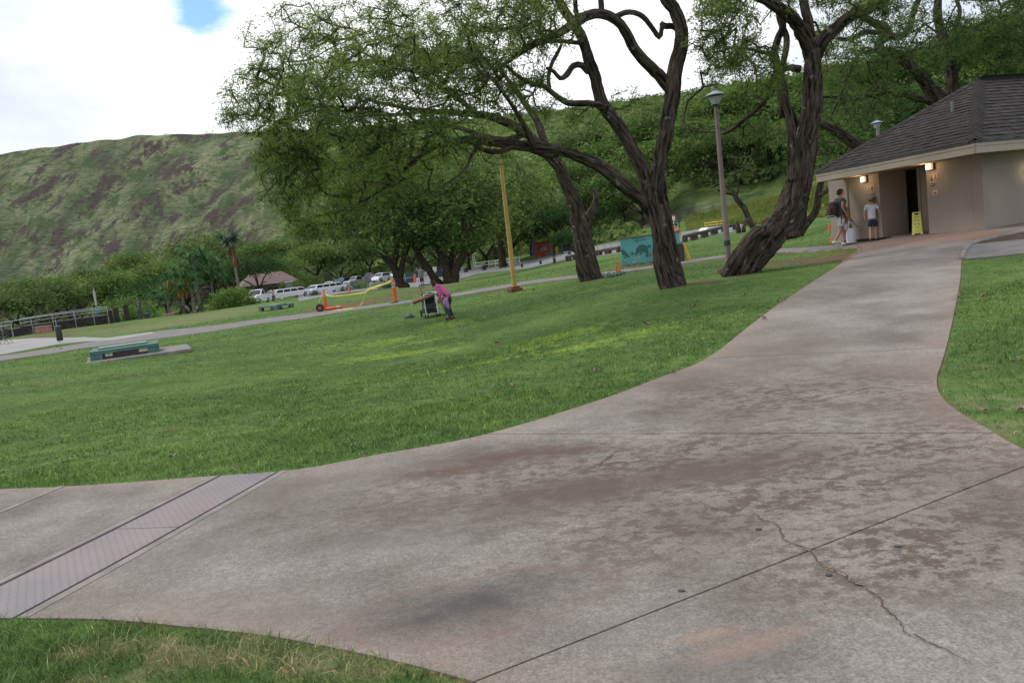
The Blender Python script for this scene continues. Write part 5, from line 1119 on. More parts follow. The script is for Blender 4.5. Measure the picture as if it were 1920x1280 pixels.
def row(lst, label, group):
    lst = [t for t in lst if t[0] >= 0]; Ds = sorted(t[1] for t in lst); med = Ds[len(Ds)//2]; g_ = {}
    for t in lst: ph = min(LMK, key=lambda l: abs(l[0]-t[0]))[1]; g_.setdefault(ph, []).append(t)
    for ph, ts in g_.items():
        ts.sort(key=lambda t: t[1]); nm = {1: [''], 2: ['nearer ', 'farther '], 3: ['nearest ', 'middle ', 'farthest '], 4: ['nearest ', 'second ', 'third ', 'farthest ']}[len(ts)]
        for t, w in zip(ts, nm):
            put_tree(t[2], at(t[0], t[1]), t[3], float(rng.uniform(0, 6.28)), w+label+' '+ph, group)
# foot of the crater wall, left
row([(5,140,'f',1.69),(40,175,'a',1.43),(75,150,'f',1.82),(115,190,'c',1.37),(150,165,'f',1.95),(190,200,'a',1.43),(225,170,'d',1.82),(265,190,'b',1.69),(300,165,'a',1.49),(20,215,'f',2.21),(95,225,'f',2.08),(170,230,'f',2.21),(245,232,'a',1.69),(330,215,'f',2.73),(390,230,'f',2.86),(440,225,'f',2.60),(-30,170,'a',1.69),(-20,205,'f',2.21)], 'bushy tree at the crater foot', 'trees at the foot of the crater wall on the left')
row([(300,150,'e',1.0),(345,160,'e',1.15),(390,165,'e',1.2),(425,160,'b',1.25),(275,145,'e',.8)], 'dark shady tree', 'dark trees behind the screw pines')
# behind the cars
row([(540,190,'d',1.5),(590,195,'a',1.5),(640,200,'f',2.0),(690,200,'d',1.6),(740,190,'a',1.5),(790,180,'f',1.7),(520,215,'a',1.8),(610,225,'f',2.4),(720,225,'a',1.9),(670,230,'f',2.4),(820,170,'d',1.4)], 'green tree in the car park belt', 'trees behind the parked cars')
# middle distance, dark mass left of the yellow post
row([(770,150,'a',1.1),(840,140,'b',1.2),(880,128,'a',1.2),(915,125,'e',1.15),(960,125,'b',1.2),(1000,128,'a',1.1),(1040,120,'e',.95),(860,160,'d',1.6),(930,155,'a',1.6),(1000,150,'f',1.9)], 'broad dark tree beyond the road', 'dark trees beyond the road bollards')
# slope behind the road, right
row([(1060,118,'a',1.00),(1085,105,'e',0.80),(1110,122,'d',1.20),(1145,112,'e',0.90),(1180,108,'a',0.95),(1215,104,'b',0.90),(1245,112,'a',1.10),(1280,124,'e',0.90),(1300,134,'d',1.29),(1330,122,'a',1.18),(1350,114,'b',0.95),(1375,124,'a',1.34),(1410,116,'d',1.23),(1430,110,'b',1.06),(1460,119,'a',1.40),(1500,114,'a',1.23),(1530,122,'b',1.34),
     (1560,109,'a',1.23),(1600,90,'b',1.20),(1650,80,'e',1.10),(1700,85,'b',1.20),(1760,80,'e',1.20),(1820,85,'b',1.30),(1880,80,'a',1.30),(1930,80,'b',1.30)], 'feathery tree low on the slope', 'trees on the slope behind the road')
row([(1100,140,'a',1.2),(1160,150,'d',1.4),(1210,140,'a',1.3),(1265,145,'f',1.6),(1320,135,'a',1.3),(1370,130,'d',1.4),(1420,125,'a',1.4),(1480,125,'b',1.5),(1540,120,'a',1.5),(1610,115,'b',1.6),(1680,110,'a',1.6),(1770,110,'b',1.7),(1860,110,'a',1.7),(1050,160,'f',1.8),(1120,175,'f',1.9),(1190,185,'f',1.9),(1250,175,'f',1.8),(1340,170,'f',1.9),(1400,165,'f',1.9)], 'light tree high upslope', 'trees higher on the right slope')
# two nearer small trees beside the red booth
put_tree('e', at(1085, 80), .42, 1.2, 'small dark leafy tree between the shelter and the trunk by the hose', None)
# ------------------------------------------------------------------ shrubs on the wall, one mass
sel = rng.choice(len(HX), 34000, replace=False)
az_, uu = HA[sel], HU[sel]
fo = np.clip((az_-px_az(470))/.10, 0, 1)
den = np.array([mnoise.noise((a*22, b_*14, 1.7)) for a, b_ in zip(az_, uu)])
keep = (uu < 1.02) & ((az_ < px_az(1180)) | (uu > .10)) & (np.abs(az_) < .66) & ((rng.random(len(sel)) < .62*fo) | ((den > .02) & (rng.random(len(sel)) < .20)) | ((uu < .12) & (rng.random(len(sel)) < .5)) | ((uu > .96) & (rng.random(len(sel)) < .04)))
s_ = sel[keep]; fo = fo[keep]; c = np.c_[HX[s_], HY[s_], HZ[s_]]; n_s = len(s_)
sz = rng.uniform(.5, 1.5, n_s)*(1+.5*fo)
k_ = 22; m = n_s*k_; v = rng.normal(0, 1, (m, 3)); v /= np.linalg.norm(v, axis=1)[:, None]; v[:, 2] = np.abs(v[:, 2])*.8; szr = np.repeat(sz, k_)
c = np.repeat(c, k_, 0)+v*szr[:, None]*1.2*rng.uniform(.6, 1.1, m)[:, None]
d = rng.normal(0, 1, (m, 3)); d /= np.linalg.norm(d, axis=1)[:, None]; w = np.cross(d, v+.01); w /= np.maximum(np.linalg.norm(w, axis=1), .05)[:, None]
L_ = (szr*rng.uniform(.3, .6, m))[:, None]
V = np.stack([c-d*L_*.5, c+w*L_*.35, c+d*L_*.5, c-w*L_*.35], 1).reshape(-1, 3); kk = np.arange(m)*4
tt = np.repeat(rng.random(n_s), k_)*.7+rng.random(m)*.3
o = npobj('hillside_shrubs', V, [np.stack([kk, kk+1, kk+2, kk+3], -1)], M['leaf_far'], fattr=dict(tint=tt)); tag(o, 'scrubby green bushes and woodland covering the crater wall', 'shrubs', kind='stuff')
print('SHRUBS', n_s, 'LEAFTRIS', LEAVES[0])
# ------------------------------------------------------------------ lamp posts
def yaw_to_cam(p): return math.atan2(-p[0], -p[1]) * -1.0
M['lampblue'] = pm('lamp_bluegrey', (.30, .36, .42), (.24, .29, .34), 6, .5); M['lampdome'] = pm('frosted_globe', (.55, .60, .64), (.48, .53, .58), 6, .45)
M['postbrown'] = pm('brown_post', (.20, .15, .135), (.26, .20, .18), 2.5, .7); M['postyellow'] = pm('ochre_post', (.42, .27, .075), (.50, .34, .10), 2.5, .65); M['bluefin'] = pm('blue_finial', (.06, .14, .38), rough=.5)
def lamp_head(r, z, s=1.0):
    m_ = MB(); m_.lathe((0, 0, z), [(.055*s, -.02), (.085*s, 0), (.085*s, .04), (.10*s, .05)], 16); m_.build('collar', M['darkmetal'], r)
    m_ = MB(); pr = [(.10*s, .05)]
    for i in range(4): pr += [((.115+.028*i)*s, (.06+.062*i)*s), ((.125+.028*i)*s, (.085+.062*i)*s), ((.112+.028*i)*s, (.10+.062*i)*s)]
    m_.lathe((0, 0, z), pr, 20); m_.build('lantern', M['lampdome'], r, smooth=False)
    m_ = MB(); m_.lathe((0, 0, z), [(.34*s, .315*s), (.345*s, .33*s), (.20*s, .40*s), (.07*s, .46*s), (.05*s, .47*s)], 24); m_.build('shade', M['lampblue'], r)
    m_ = MB(); m_.lathe((0, 0, z), [(.035*s, .47*s), (.04*s, .50*s), (.012*s, .56*s)], 10); m_.build('finial', M['bluefin'], r)
def lamp_post(base, H_, label, matp, band=None, name='lamp_post', foot=True):
    r = empty(name, base); tag(r, label, 'lamp post')
    m_ = MB(); m_.bar((0, 0, -.1), (0, 0, H_), .085, 14, .05); m_.build('pole', matp, r, smooth=True)
    if band: m_ = MB(); m_.lathe((0, 0, band), [(.085, 0), (.085, .14)], 14); m_.build('band', M['darkmetal'], r)
    if foot: m_ = MB(); m_.box((-.03, 0, .06), (.42, .42, .16), .3); m_.build('footing', M['dirt'], r, bev=.02)
    lamp_head(r, H_, .82); return r
b1 = G(1368, 512); D_ = b1[1]; tp = P(1337, 200, D_)[2]-b1[2]
lamp_post(b1, tp, 'tall brown lamp post with blue-grey conical shade beside the leaning tree', M['postbrown'], band=.72)
b2 = at(1650, 36, 330); lp_ = lamp_post(b2, P(1638, 243, 36)[2]-b2[2], 'lamp head showing over the left slope of the restroom roof', M['postbrown'], foot=False)
b3 = G(966, 547); r = empty('yellow_lamp_pole', b3); tag(r, 'tall ochre yellow pole with small blue lamp under the low branch', 'lamp post')
D_ = b3[1]; tz = P(931, 255, D_)[2]-b3[2]
m_ = MB(); m_.bar((0, 0, .1), (0, 0, tz), .10, 14, .055); m_.build('pole', M['postyellow'], r, smooth=True)
m_ = MB(); m_.box((0, 0, .06), (.46, .46, .16), .4); m_.box((0, 0, .17), (.30, .30, .08), .4); m_.build('rusty_footing', pm('rust', (.10, .035, .02), (.17, .07, .04), 8, .9), r, bev=.02)
m_ = MB(); m_.bar((0, 0, tz-.08), (-.75, -.1, tz), .03, 8); m_.build('arm', M['steel'], r); m_ = MB(); m_.lathe((-.85, -.1, tz-.06), [(.28, 0), (.27, .05), (.17, .14), (.04, .19)], 16); m_.build('lamp_shade', M['lampblue'], r)

# ------------------------------------------------------------------ green concrete seats
M['greenp'] = pm('green_painted_concrete', (.055, .125, .105), (.080, .165, .140), 3.5, .75, .3, 40, coord='Position'); M['greenedge'] = pm('green_pale_top', (.15, .25, .215), (.20, .30, .27), 3, .7, .3, 40, coord='Position')  # upper faces of the seats get a lighter green
M['slab'] = pm('old_slab', (.17, .15, .14), (.25, .23, .215), 3, .9, .4, 30, coord='Position')
def seat(c, rz, L_, Wd, H_, lab, slabm=True):
    r = empty('concrete_seat', c, rz); tag(r, lab, 'table', 'green concrete picnic seats')
    t = .10; hl, hw = L_/2, Wd/2
    if slabm: m_ = MB(); m_.box((.25, 0, -.03), (L_+1.2, Wd+.9, .12)); m_.build('base_slab', M['slab'], r, bev=.02)
    for s_ in (-1, 1):
        m_ = MB(); m_.box((0, s_*(hw-.14), H_-t/2), (L_, .28, t)); m_.build('bench', M['greenp'], r, bev=.008)
        m_ = MB(); m_.box((0, s_*(hw-.14), H_+.004), (L_-.02, .26, .008)); m_.build('bench_top', M['greenedge'], r)
        for e in (-1, 1): m_ = MB(); m_.box((e*(hl-.16), s_*(hw-.13), (H_-t)/2-.003), (.32, .24, H_-t-.002)); m_.build('leg', M['greenp'], r, bev=.006)
    for e in (-1, 1): m_ = MB(); m_.box((e*(hl-.14), 0, H_-t/2-.004), (.28, Wd-.57, t-.004)); m_.build('end_beam', M['greenp'], r)
    m_ = MB(); m_.box((-.05, 0, H_+.025), (L_-.5, Wd-.7, .045)); m_.build('table_slab', M['greenp'], r, bev=.006); m_ = MB(); m_.box((-.05, 0, H_+.05), (L_-.52, Wd-.72, .008)); m_.build('table_top', M['greenedge'], r)
    m_ = MB(); m_.box((0, 0, (H_)/2-.06), (L_-1.1, .25, H_-.15)); m_.build('pedestal', M['slab'], r); return r
pa, pb, pc = G(166, 679), G(274, 668), G(304, 660)
u1 = pb-pa; rz = math.atan2(u1[1], u1[0]); L_ = float(np.linalg.norm(u1[:2])); v1 = pc-pb; Wd = 1.45
n_s2 = np.array([-math.sin(rz), math.cos(rz)]); cen = (pa[:2]+pb[:2])/2+n_s2*Wd/2
seat((cen[0]+.22*math.cos(rz), cen[1]+.22*math.sin(rz), T(*cen)+.02), rz, L_*1.22, Wd, .29, 'nearer green concrete picnic seat on a grey slab on the left lawn')
pa, pb = G(478, 585), G(524, 582); u1 = pb-pa; rz = math.atan2(u1[1], u1[0]); L_ = float(np.linalg.norm(u1[:2])); n_s2 = np.array([-math.sin(rz), math.cos(rz)]); cen = (pa[:2]+pb[:2])/2+n_s2*.7
seat((cen[0], cen[1], T(*cen)-.08), rz+.1, min(L_, 2.2), 1.4, .42, 'farther low green concrete seat on the grass rise below the limousines', False)

# ------------------------------------------------------------------ people
def skinmesh(name, verts, edges, radii, m, parent, sub=2, root=0):
    me = bpy.data.meshes.new(name); me.from_pydata([tuple(map(float, v)) for v in verts], edges, []); me.materials.append(m)
    o = link(bpy.data.objects.new(name, me), parent); sk = o.modifiers.new('skin', 'SKIN'); sk.use_smooth_shade = True
    if not me.skin_vertices:
        bm = bmesh.new(); bm.from_mesh(me); bm.verts.layers.skin.verify(); bm.to_mesh(me); bm.free()
    for i, r_ in enumerate(radii):
        rr = r_ if hasattr(r_, '__len__') else (r_, r_); me.skin_vertices[0].data[i].radius = rr
    me.skin_vertices[0].data[root].use_root = True
    if sub: s2 = o.modifiers.new('sub', 'SUBSURF'); s2.levels = sub; s2.render_levels = sub
    return o
def figure(p, rz, H_, label, lean=0.0, arms=None, legs=None, shirt=None, shorts=None, shorts_len=.55, hairm=None, skin=None, shoes=None, sleeve=.5, long_hair=False, cap=None, group=None, head_turn=0.0, long_trousers=False, female=False, hands=True, crouch=0.0):
    """local frame: x right, y facing, z up; joint offsets are fractions of the standing height"""
    r = empty('person', p, rz); tag(r, label, 'person', group); s = H_; sk = skin or M['skin']
    def R(v, piv=(0, 0, .52-crouch)):                                   # lean the trunk forward about the hips
        x, y, z = v; z = z-crouch; dy, dz = y-piv[1], z-piv[2]; c, s_ = math.cos(lean), math.sin(lean); return np.array([x, piv[1]+dy*c+dz*s_, piv[2]+dz*c-dy*s_])*s
    hip = np.array([0, 0, .52-crouch])*s; sw = .105 if not female else .095
    chest = R((0, 0, .70)); neckb = R((0, .005, .815)); neck = R((0, .012, .85)); head = R((0, .022, .905)); top = R((0, .015, .965)); belly = R((0, .005, .60))
    legs = legs or [((-.05, .0, .28), (-.05, -.01, .04)), ((.05, 0, .28), (.05, -.01, .04))]
    arms = arms or [((-.13, -.01, .66), (-.14, .03, .52)), ((.13, -.01, .66), (.14, .03, .52))]
    V = [hip, belly, chest, neckb, neck, head, top]; E = [(0, 1), (1, 2), (2, 3), (3, 4), (4, 5), (5, 6)]
    Rr = [(.078*s, .058*s), (.070*s, .052*s), (.082*s, .056*s), (.045*s, .04*s), (.032*s, .034*s), (.046*s, .054*s), (.034*s, .040*s)]
    V.append(head+np.array([math.sin(head_turn)*.062, math.cos(head_turn)*.062, -.006])*s); E.append((5, 7)); Rr.append((.010*s, .014*s))   # nose
    for sgn_, (kn, an), (el, wr) in zip((-1, 1), legs, arms):
        hp = np.array([sgn_*.048, 0, .50-crouch])*s; kn = np.array(kn)*s; an = np.array(an)*s; n0 = len(V); tf = (hp-kn); toe = an+np.array([0, .085, -.018])*s
        V += [hp, kn, an, toe]; E += [(0, n0), (n0, n0+1), (n0+1, n0+2), (n0+2, n0+3)]; Rr += [(.050*s, .052*s), (.032*s, .034*s), (.020*s, .024*s), (.020*s, .014*s)]
        sh = R((sgn_*sw, 0, .80)); el = R(el); wr = R(wr); n1 = len(V); hd = wr+(wr-el)/np.linalg.norm(wr-el)*.035*s; dr = (hd-wr)/np.linalg.norm(hd-wr)
        V += [sh, el, wr, hd]; E += [(3, n1), (n1, n1+1), (n1+1, n1+2), (n1+2, n1+3)]; Rr += [(.034*s, .034*s), (.023*s, .023*s), (.015*s, .017*s), (.012*s, .022*s)]
        if hands:
            sd_ = np.cross(dr, [0, 1., 0]) if abs(dr[1]) < .9 else np.array([1., 0, 0]); sd_ = np.array([0, 1., 0])-dr*dr[1]; sd_ /= max(np.linalg.norm(sd_), 1e-6)
            for k, (o_, ln_) in enumerate(((-.018, .030), (-.006, .038), (.006, .040), (.018, .034))):
                a_ = hd+sd_*o_*s; b_ = a_+dr*ln_*.55*s; c_ = b_+(dr*.8-np.array([sgn_*.6, 0, 0]))*ln_*.4*s; n2 = len(V); V += [a_, b_, c_]; E += [(n1+3, n2), (n2, n2+1), (n2+1, n2+2)]; Rr += [.0055*s, .005*s, .0042*s]
            a_ = wr+dr*.012*s+sd_*.018*s; b_ = a_+(sd_*.8+dr)*.022*s; n2 = len(V); V += [a_, b_]; E += [(n1+2, n2), (n2, n2+1)]; Rr += [.0065*s, .005*s]
    skinmesh('body', V, E, Rr, sk, r, 1)
    el_, wr_ = arms[0]
    # shirt
    V = [R((0, 0, .475)), R((0, .003, .58)), chest, R((0, 0, .79)), R((0, .004, .825))]; E = [(0, 1), (1, 2), (2, 3), (3, 4)]; Rr = [(.098*s, .080*s), (.092*s, .072*s), (.097*s, .069*s), (.078*s, .054*s), (.046*s, .042*s)]
    for sgn_, (el, wr) in zip((-1, 1), arms):
        sh = R((sgn_*sw, 0, .795)); e_ = R(el); mid = sh+(e_-sh)*min(sleeve/.5, 1); n1 = len(V); V += [sh, mid]; E += [(3, n1), (n1, n1+1)]; Rr += [.043*s, .036*s]
        if sleeve > .5: V += [R(wr)]; E += [(n1+1, n1+2)]; Rr += [.022*s]
    skinmesh('shirt', V, E, Rr, shirt, r, 2)
    V = [np.array([0, 0, .545-crouch])*s, np.array([0, -.004, .48-crouch])*s]; E = [(0, 1)]; Rr = [(.090*s, .070*s), (.092*s, .074*s)]
    for sgn_, (kn, an) in zip((-1, 1), legs):
        hp = np.array([sgn_*.048, 0, .47-crouch])*s; kn_ = np.array(kn)*s; an_ = np.array(an)*s; n1 = len(V); V += [hp, hp+(kn_-hp)*(1 if long_trousers else shorts_len*1.6)]; E += [(1, n1), (n1, n1+1)]; Rr += [.060*s, (.052 if not long_trousers else .040)*s]
        if long_trousers: V += [an_+np.array([0, 0, .01])*s]; E += [(n1+1, n1+2)]; Rr += [.030*s]
    skinmesh('trousers' if long_trousers else 'shorts', V, E, Rr, shorts, r, 2)
    hm = hairm or M['hair']; hc = R((0, .008, .925)); hb = R((0, -.018, .905))
    m_ = MB(); nn = 14; rows = 7; vv = []; ff = []; Mh = Matrix.Rotation(-head_turn, 3, 'Z')
    for i in range(rows+1):
        ph = math.pi*i/rows*.62
        for j in range(nn):
            t = 2*math.pi*j/nn; fr = max(0, math.sin(t)); dn_ = 1.0-.42*fr*(i/rows); q = Vector((math.cos(t)*math.sin(ph)*.056, math.sin(t)*math.sin(ph)*.064, math.cos(ph*dn_)*.062-(.0 if fr > .3 else .012*(i/rows)*(3.0 if long_hair else 1)))); q *= 1+rng.uniform(-.05, .07)
            vv.append(np.array(Mh@q)*s+hc)
    for i in range(rows):
        for j in range(nn): ff.append((i*nn+j, i*nn+(j+1) % nn, (i+1)*nn+(j+1) % nn, (i+1)*nn+j))
    m_.add(vv, ff); 
    if not cap: m_.build('hair', hm, r, smooth=True)
    else: m_.build('hair', hm, r, smooth=True); 
    if cap:
        m_ = MB(); tl = Matrix.Rotation(-head_turn, 3, 'Z')@Matrix.Rotation(.32, 3, 'X'); vv = []
        m_.lathe(R((0, .012, .925)), [(.064*s, 0), (.066*s, .022*s), (.055*s, .052*s), (.03*s, .066*s), (.004*s, .07*s)], 14, tilt=tl); m_.build('cap', cap[0], r, smooth=True)
        m_ = MB(); c0 = np.array(R((0, .012, .925))); pv = []
        for i in range(9):
            t = math.pi*(.12+.76*i/8); q = Vector((math.cos(t)*.062, math.sin(t)*.062, .012)); q2 = Vector((math.cos(t)*.062*.9, .06+math.sin(t)*.075, .030+.01*math.sin(t))); pv += [np.array(tl@q)*s+c0, np.array(tl@q2)*s+c0]
        pv2 = [p_-np.array([0, 0, .008*s]) for p_ in pv]; nf = len(pv); f_ = [(2*i, 2*i+2, 2*i+3, 2*i+1) for i in range(8)]+[(nf+2*i, nf+2*i+1, nf+2*i+3, nf+2*i+2) for i in range(8)]+[(2*i+1, 2*i+3, nf+2*i+3, nf+2*i+1) for i in range(8)]
        m_.add(pv+pv2, f_); m_.build('cap_peak', cap[1], r)
    for sgn_, (kn, an) in zip((-1, 1), legs):
        an = np.array(an)*s; m_ = MB(); m_.box((an[0], an[1]+.028*s, an[2]-.018*s), (.056*s, .15*s, .042*s)); m_.build('shoe', shoes or M['darkmetal'], r, bev=.012*s)
    r['_d'] = 0; del r['_d']
    return r, R
M['navy'] = pm('navy_cloth', (.022, .030, .055), (.030, .042, .075), 20, .9); M['darktee'] = pm('slate_tee', (.045, .058, .080), (.06, .075, .10), 20, .9); M['whitecloth'] = pm('white_cloth', (.62, .64, .72), (.55, .57, .66), 14, .9, .2, 60); M['whiteshort'] = pm('white_shorts', (.66, .66, .74), (.30, .32, .45), 16, .9, lo=.5, hi=.62)
M['pink'] = pm('pink_cloth', (.58, .11, .30), (.50, .09, .26), 12, .9); M['lilac'] = pm('lilac_cloth', (.50, .18, .58), (.42, .14, .5), 12, .9); M['teal'] = pm('faded_teal', (.12, .18, .20), (.09, .14, .16), 14, .9); M['maroon'] = pm('maroon_bag', (.035, .014, .014), (.05, .022, .02), 14, .85)
M['capgrey'] = pm('grey_cap', (.22, .20, .18), (.18, .16, .15), 14, .9)
# man walking right with a backpack
pm_ = G(1579, 463); walk_dir = -math.pi/2+.12                         # facing +x
sc_ = 1.78
LM = [((-.05, .06, .27), (-.05, .075, .045)), ((.05, -.035, .275), (.05, -.15, .10))]
AM_ = [((-.13, -.02, .67), (-.13, .03, .54)), ((.13, -.03, .66), (.14, .045, .53))]
man, RM = figure((pm_[0], pm_[1], pm_[2]+.03), walk_dir, sc_, 'black-haired man in dark tee and white shorts walking with a backpack', lean=.05, arms=AM_, legs=LM, shirt=M['darktee'], shorts=M['whiteshort'], shorts_len=.46, shoes=M['white'], sleeve=.2)
bp_ = empty('backpack', (0, 0, 0)); bp_.parent = None
o3 = np.array(RM((0, -.115, .66)));
def wl(o, v): return Vector((o.location[0]+math.cos(o.rotation_euler.z)*v[0]-math.sin(o.rotation_euler.z)*v[1], o.location[1]+math.sin(o.rotation_euler.z)*v[0]+math.cos(o.rotation_euler.z)*v[1], o.location[2]+v[2]))
bp_.location = wl(man, o3); bp_.rotation_euler.z = walk_dir; tag(bp_, 'dark maroon backpack hanging on the walking man', 'backpack')
m_ = MB(); m_.box((0, -.02, -.02), (.30, .20, .44)); m_.build('bag', M['maroon'], bp_, bev=.05); m_ = MB(); m_.box((0, -.15, -.10), (.22, .08, .22)); m_.build('front_pocket', M['maroon'], bp_, bev=.025); m_ = MB(); m_.box((.02, -.12, -.24), (.26, .14, .08), .2); m_.build('bundle', M['teal'], bp_, bev=.03)
for s_ in (-1, 1): m_ = MB(); m_.pipe([(s_*.10, .06, .16), (s_*.11, .16, .24), (s_*.10, .26, .14), (s_*.09, .25, -.04), (s_*.10, .10, -.18)], .014, 6); m_.build('strap', M['navy'], bp_)
m_ = MB(); m_.pipe([(.12, .1, -.16), (.17, .14, -.30), (.17, .13, -.45), (.16, .10, -.5)], .012, 6); m_.build('hanging_strap', M['darkmetal'], bp_)
# companion behind him, with a white sack and a long stick
p2 = G(1592, 462.5)+np.array([.15, .55, 0])
LW = [((-.05, .05, .27), (-.05, .09, .045)), ((.05, -.03, .27), (.05, -.08, .05))]
com, RC = figure((p2[0], p2[1], T(p2[0], p2[1])+.03), walk_dir, 1.42, 'shorter dark-haired person in faded teal top half hidden behind the walking man', arms=[((-.12, 0, .66), (-.12, .05, .53)), ((.13, .02, .66), (.13, .06, .52))], legs=LW, shirt=M['teal'], shorts=M['whiteshort'], shorts_len=.5, shoes=M['white'], sleeve=.25)
sk_ = empty('white_sack', wl(com, np.array((.22, .06, .03)))); tag(sk_, 'white plastic shopping sack carried low beside the walking man', 'bag')
m_ = MB(); m_.lathe((0, 0, 0), [(.10, 0), (.145, .03), (.15, .16), (.145, .32), (.13, .42), (.115, .46)], 14); m_.build('sack', M['whitecloth'], sk_, smooth=True); m_ = MB(); m_.lathe((.0, 0, .42), [(.10, 0), (.07, .05), (.01, .06)], 10); m_.build('contents', pm('red_packets', (.45, .1, .12), (.6, .5, .5), 30, .7), sk_)
for s_ in (-1, 1): m_ = MB(); m_.pipe([(s_*.10, 0, .42), (s_*.04, 0, .58), (0, 0, .68)], .012, 5); m_.build('handle', M['whitecloth'], sk_)
st = empty('walking_stick', wl(com, np.array((.16, .0, .66)))); tag(st, 'thin dark stick slanting down in front of the standpipe', 'stick'); st.rotation_euler.z = walk_dir; m_ = MB(); m_.bar((0, 0, .30), (0, .32, -.14), .012, 6); m_.build('rod', M['wood_dark'], st)
# boy in white shirt and cap
pb_ = G(1638, 454)
boy, RB = figure((pb_[0], pb_[1], pb_[2]+.03), -.55, 1.34, 'boy in white t-shirt, navy shorts and grey cap near the entrance', lean=.02, arms=[((-.15, -.03, .66), (-.15, .0, .53)), ((.16, -.03, .665), (.18, .05, .56))], legs=[((-.05, -.0, .28), (-.055, -.06, .06)), ((.055, .04, .28), (.06, .03, .045))], shirt=M['whitecloth'], shorts=M['navy'], shorts_len=.52, shoes=M['darkmetal'], sleeve=.34, cap=(M['capgrey'], M['navy']), skin=M['skin_light'], hairm=pm('brown_hair', (.05, .03, .02), rough=.8), head_turn=.75)
# woman in pink bent over a child, beside the pushchair
pw = G(846, 599)
wo, RW = figure((pw[0], pw[1], pw[2]), math.radians(70), 1.55, 'black-haired woman in pink top bending beside the loaded pushchair', lean=.80, arms=[((-.10, .07, .63), (-.05, .20, .60)), ((.12, .08, .63), (.08, .22, .60))], legs=[((-.06, .05, .26), (-.06, -.02, .045)), ((.06, .05, .26), (.06, -.02, .045))], shirt=M['pink'], shorts=M['navy'], long_trousers=True, shoes=M['maroon'], sleeve=.9, female=True, long_hair=True, crouch=.03)
pc_ = pw+np.array([-.02, -.36, 0]); pc_[2] = T(pc_[0], pc_[1])
ch, RCh = figure(tuple(pc_), math.pi*.5+.3, .86, 'small child in lilac clothes standing close against the woman in pink', lean=.2, shirt=M['lilac'], shorts=M['navy'], sleeve=.4, female=True, long_trousers=True, shoes=M['maroon'], hands=False)
# couple far on the lawn
for px_, py_, hh, sh_, so2, lab, lt_ in ((786.5, 540.5, 1.62, 'navy', 'whiteshort', 'far standing person in dark top and white trousers left of a pair', True), (793, 541, 1.6, 'teal', 'navy', 'far standing person in grey-blue shirt right of a pair', False)):
    q = G(px_, py_); figure(tuple(q), rng.uniform(2.6, 3.6), hh, lab, shirt=M[sh_], shorts=M[so2], long_trousers=lt_, sleeve=.35, hands=False, shoes=M['darkmetal'])
# two at the screw pines
M['red'] = pm('red_cloth', (.30, .035, .03), (.36, .05, .04), 10, .9)
q = at(349, 122, 583); figure((q[0], q[1], q[2]), math.pi, 1.75, 'far person in white shirt standing between the screw pine roots', shirt=M['whitecloth'], shorts=M['navy'], long_trousers=True, sleeve=.4, hands=False)
q = at(367, 124, 583); figure((q[0], q[1], q[2]), math.pi, 1.25, 'far person in red shirt crouched right of the white-shirted one', shirt=M['red'], shorts=M['whiteshort'], sleeve=.4, hands=False, lean=.5, crouch=.08)
q = at(513, 108, 556); figure((q[0], q[1], q[2]), 1.2, 1.6, 'far person in beige shirt by the windscreen of the left limousine', shirt=pm('beige_cloth', (.45, .38, .30)), shorts=M['navy'], sleeve=.4, hands=False)
q = at(1268, 38, 440); figure((q[0], q[1], q[2]), 2.4, 1.62, 'person in orange whose head shows above the right end of the turtle wall', shirt=M['orange_dull'], shorts=M['navy'], sleeve=.4, hands=False, skin=M['skin_light'])
# litter by the pushchair
q = G(768, 597); r = empty('crumpled_cloth', q); tag(r, 'small crumpled dark cloth on the grass left of the pushchair', 'cloth')
V, F = tube(np.array([[-.18, 0, .03], [-.05, .02, .06], [.05, 0, .10], [.17, -.03, .04]]), np.array([.03, .06, .08, .03]), 8, groove=.4); npobj('fabric', V, F, M['teal'], parent=r)

# ------------------------------------------------------------------ pushchair
q = G(808, 594); r = empty('pushchair', q, .25); tag(r, 'folding pushchair with pale frame piled with bags on the lawn', 'pushchair')
M['frame'] = pm('pale_frame', (.62, .63, .66), (.5, .5, .53), 5, .45)
for s_ in (-.2, .2):
    m_ = MB(); m_.pipe([(s_, -.38, .12), (s_, -.30, .45), (s_, -.24, .78)], .018, 8); m_.build('frame_tube', M['frame'], r)
    m_ = MB(); m_.pipe([(s_, .40, .12), (s_, .1, .55), (s_, -.05, .80), (s_*1.1, .30, 1.05)], .015, 8); m_.build('frame_tube', M['darkmetal'], r)
    for o_ in (-.045, .045): m_ = MB(); m_.lathe((s_+o_, -.38, .085), [(.02, -.012), (.085, -.014), (.085, .014), (.02, .012)], 14, tilt=Matrix.Rotation(math.pi/2, 3, 'Y')); m_.build('front_wheel', M['black'], r)
    m_ = MB(); m_.box((s_, -.38, .12), (.14, .10, .06)); m_.build('wheel_fork', M['frame'], r, bev=.01)
    m_ = MB(); m_.lathe((s_*1.3, .40, .13), [(.03, -.018), (.13, -.02), (.13, .02), (.03, .018)], 18, tilt=Matrix.Rotation(math.pi/2, 3, 'Y')); m_.build('rear_wheel', M['black'], r)
m_ = MB(); m_.bar((-.21, -.24, .78), (.21, -.24, .78), .018, 8); m_.build('crossbar', M['frame'], r); m_ = MB(); m_.pipe([(-.22, .30, 1.05), (-.22, .33, 1.08), (.22, .33, 1.08), (.22, .30, 1.05)], .02, 8); m_.build('handle', M['black'], r)
m_ = MB(); m_.box((0, -.02, .42), (.42, .50, .10), rx=.2); m_.box((0, .18, .60), (.42, .08, .42), rx=-.3); m_.build('seat', M['darkmetal'], r, bev=.02)
m_ = MB(); m_.box((0, .05, .22), (.40, .5, .16)); m_.build('basket', M['black'], r, bev=.02)
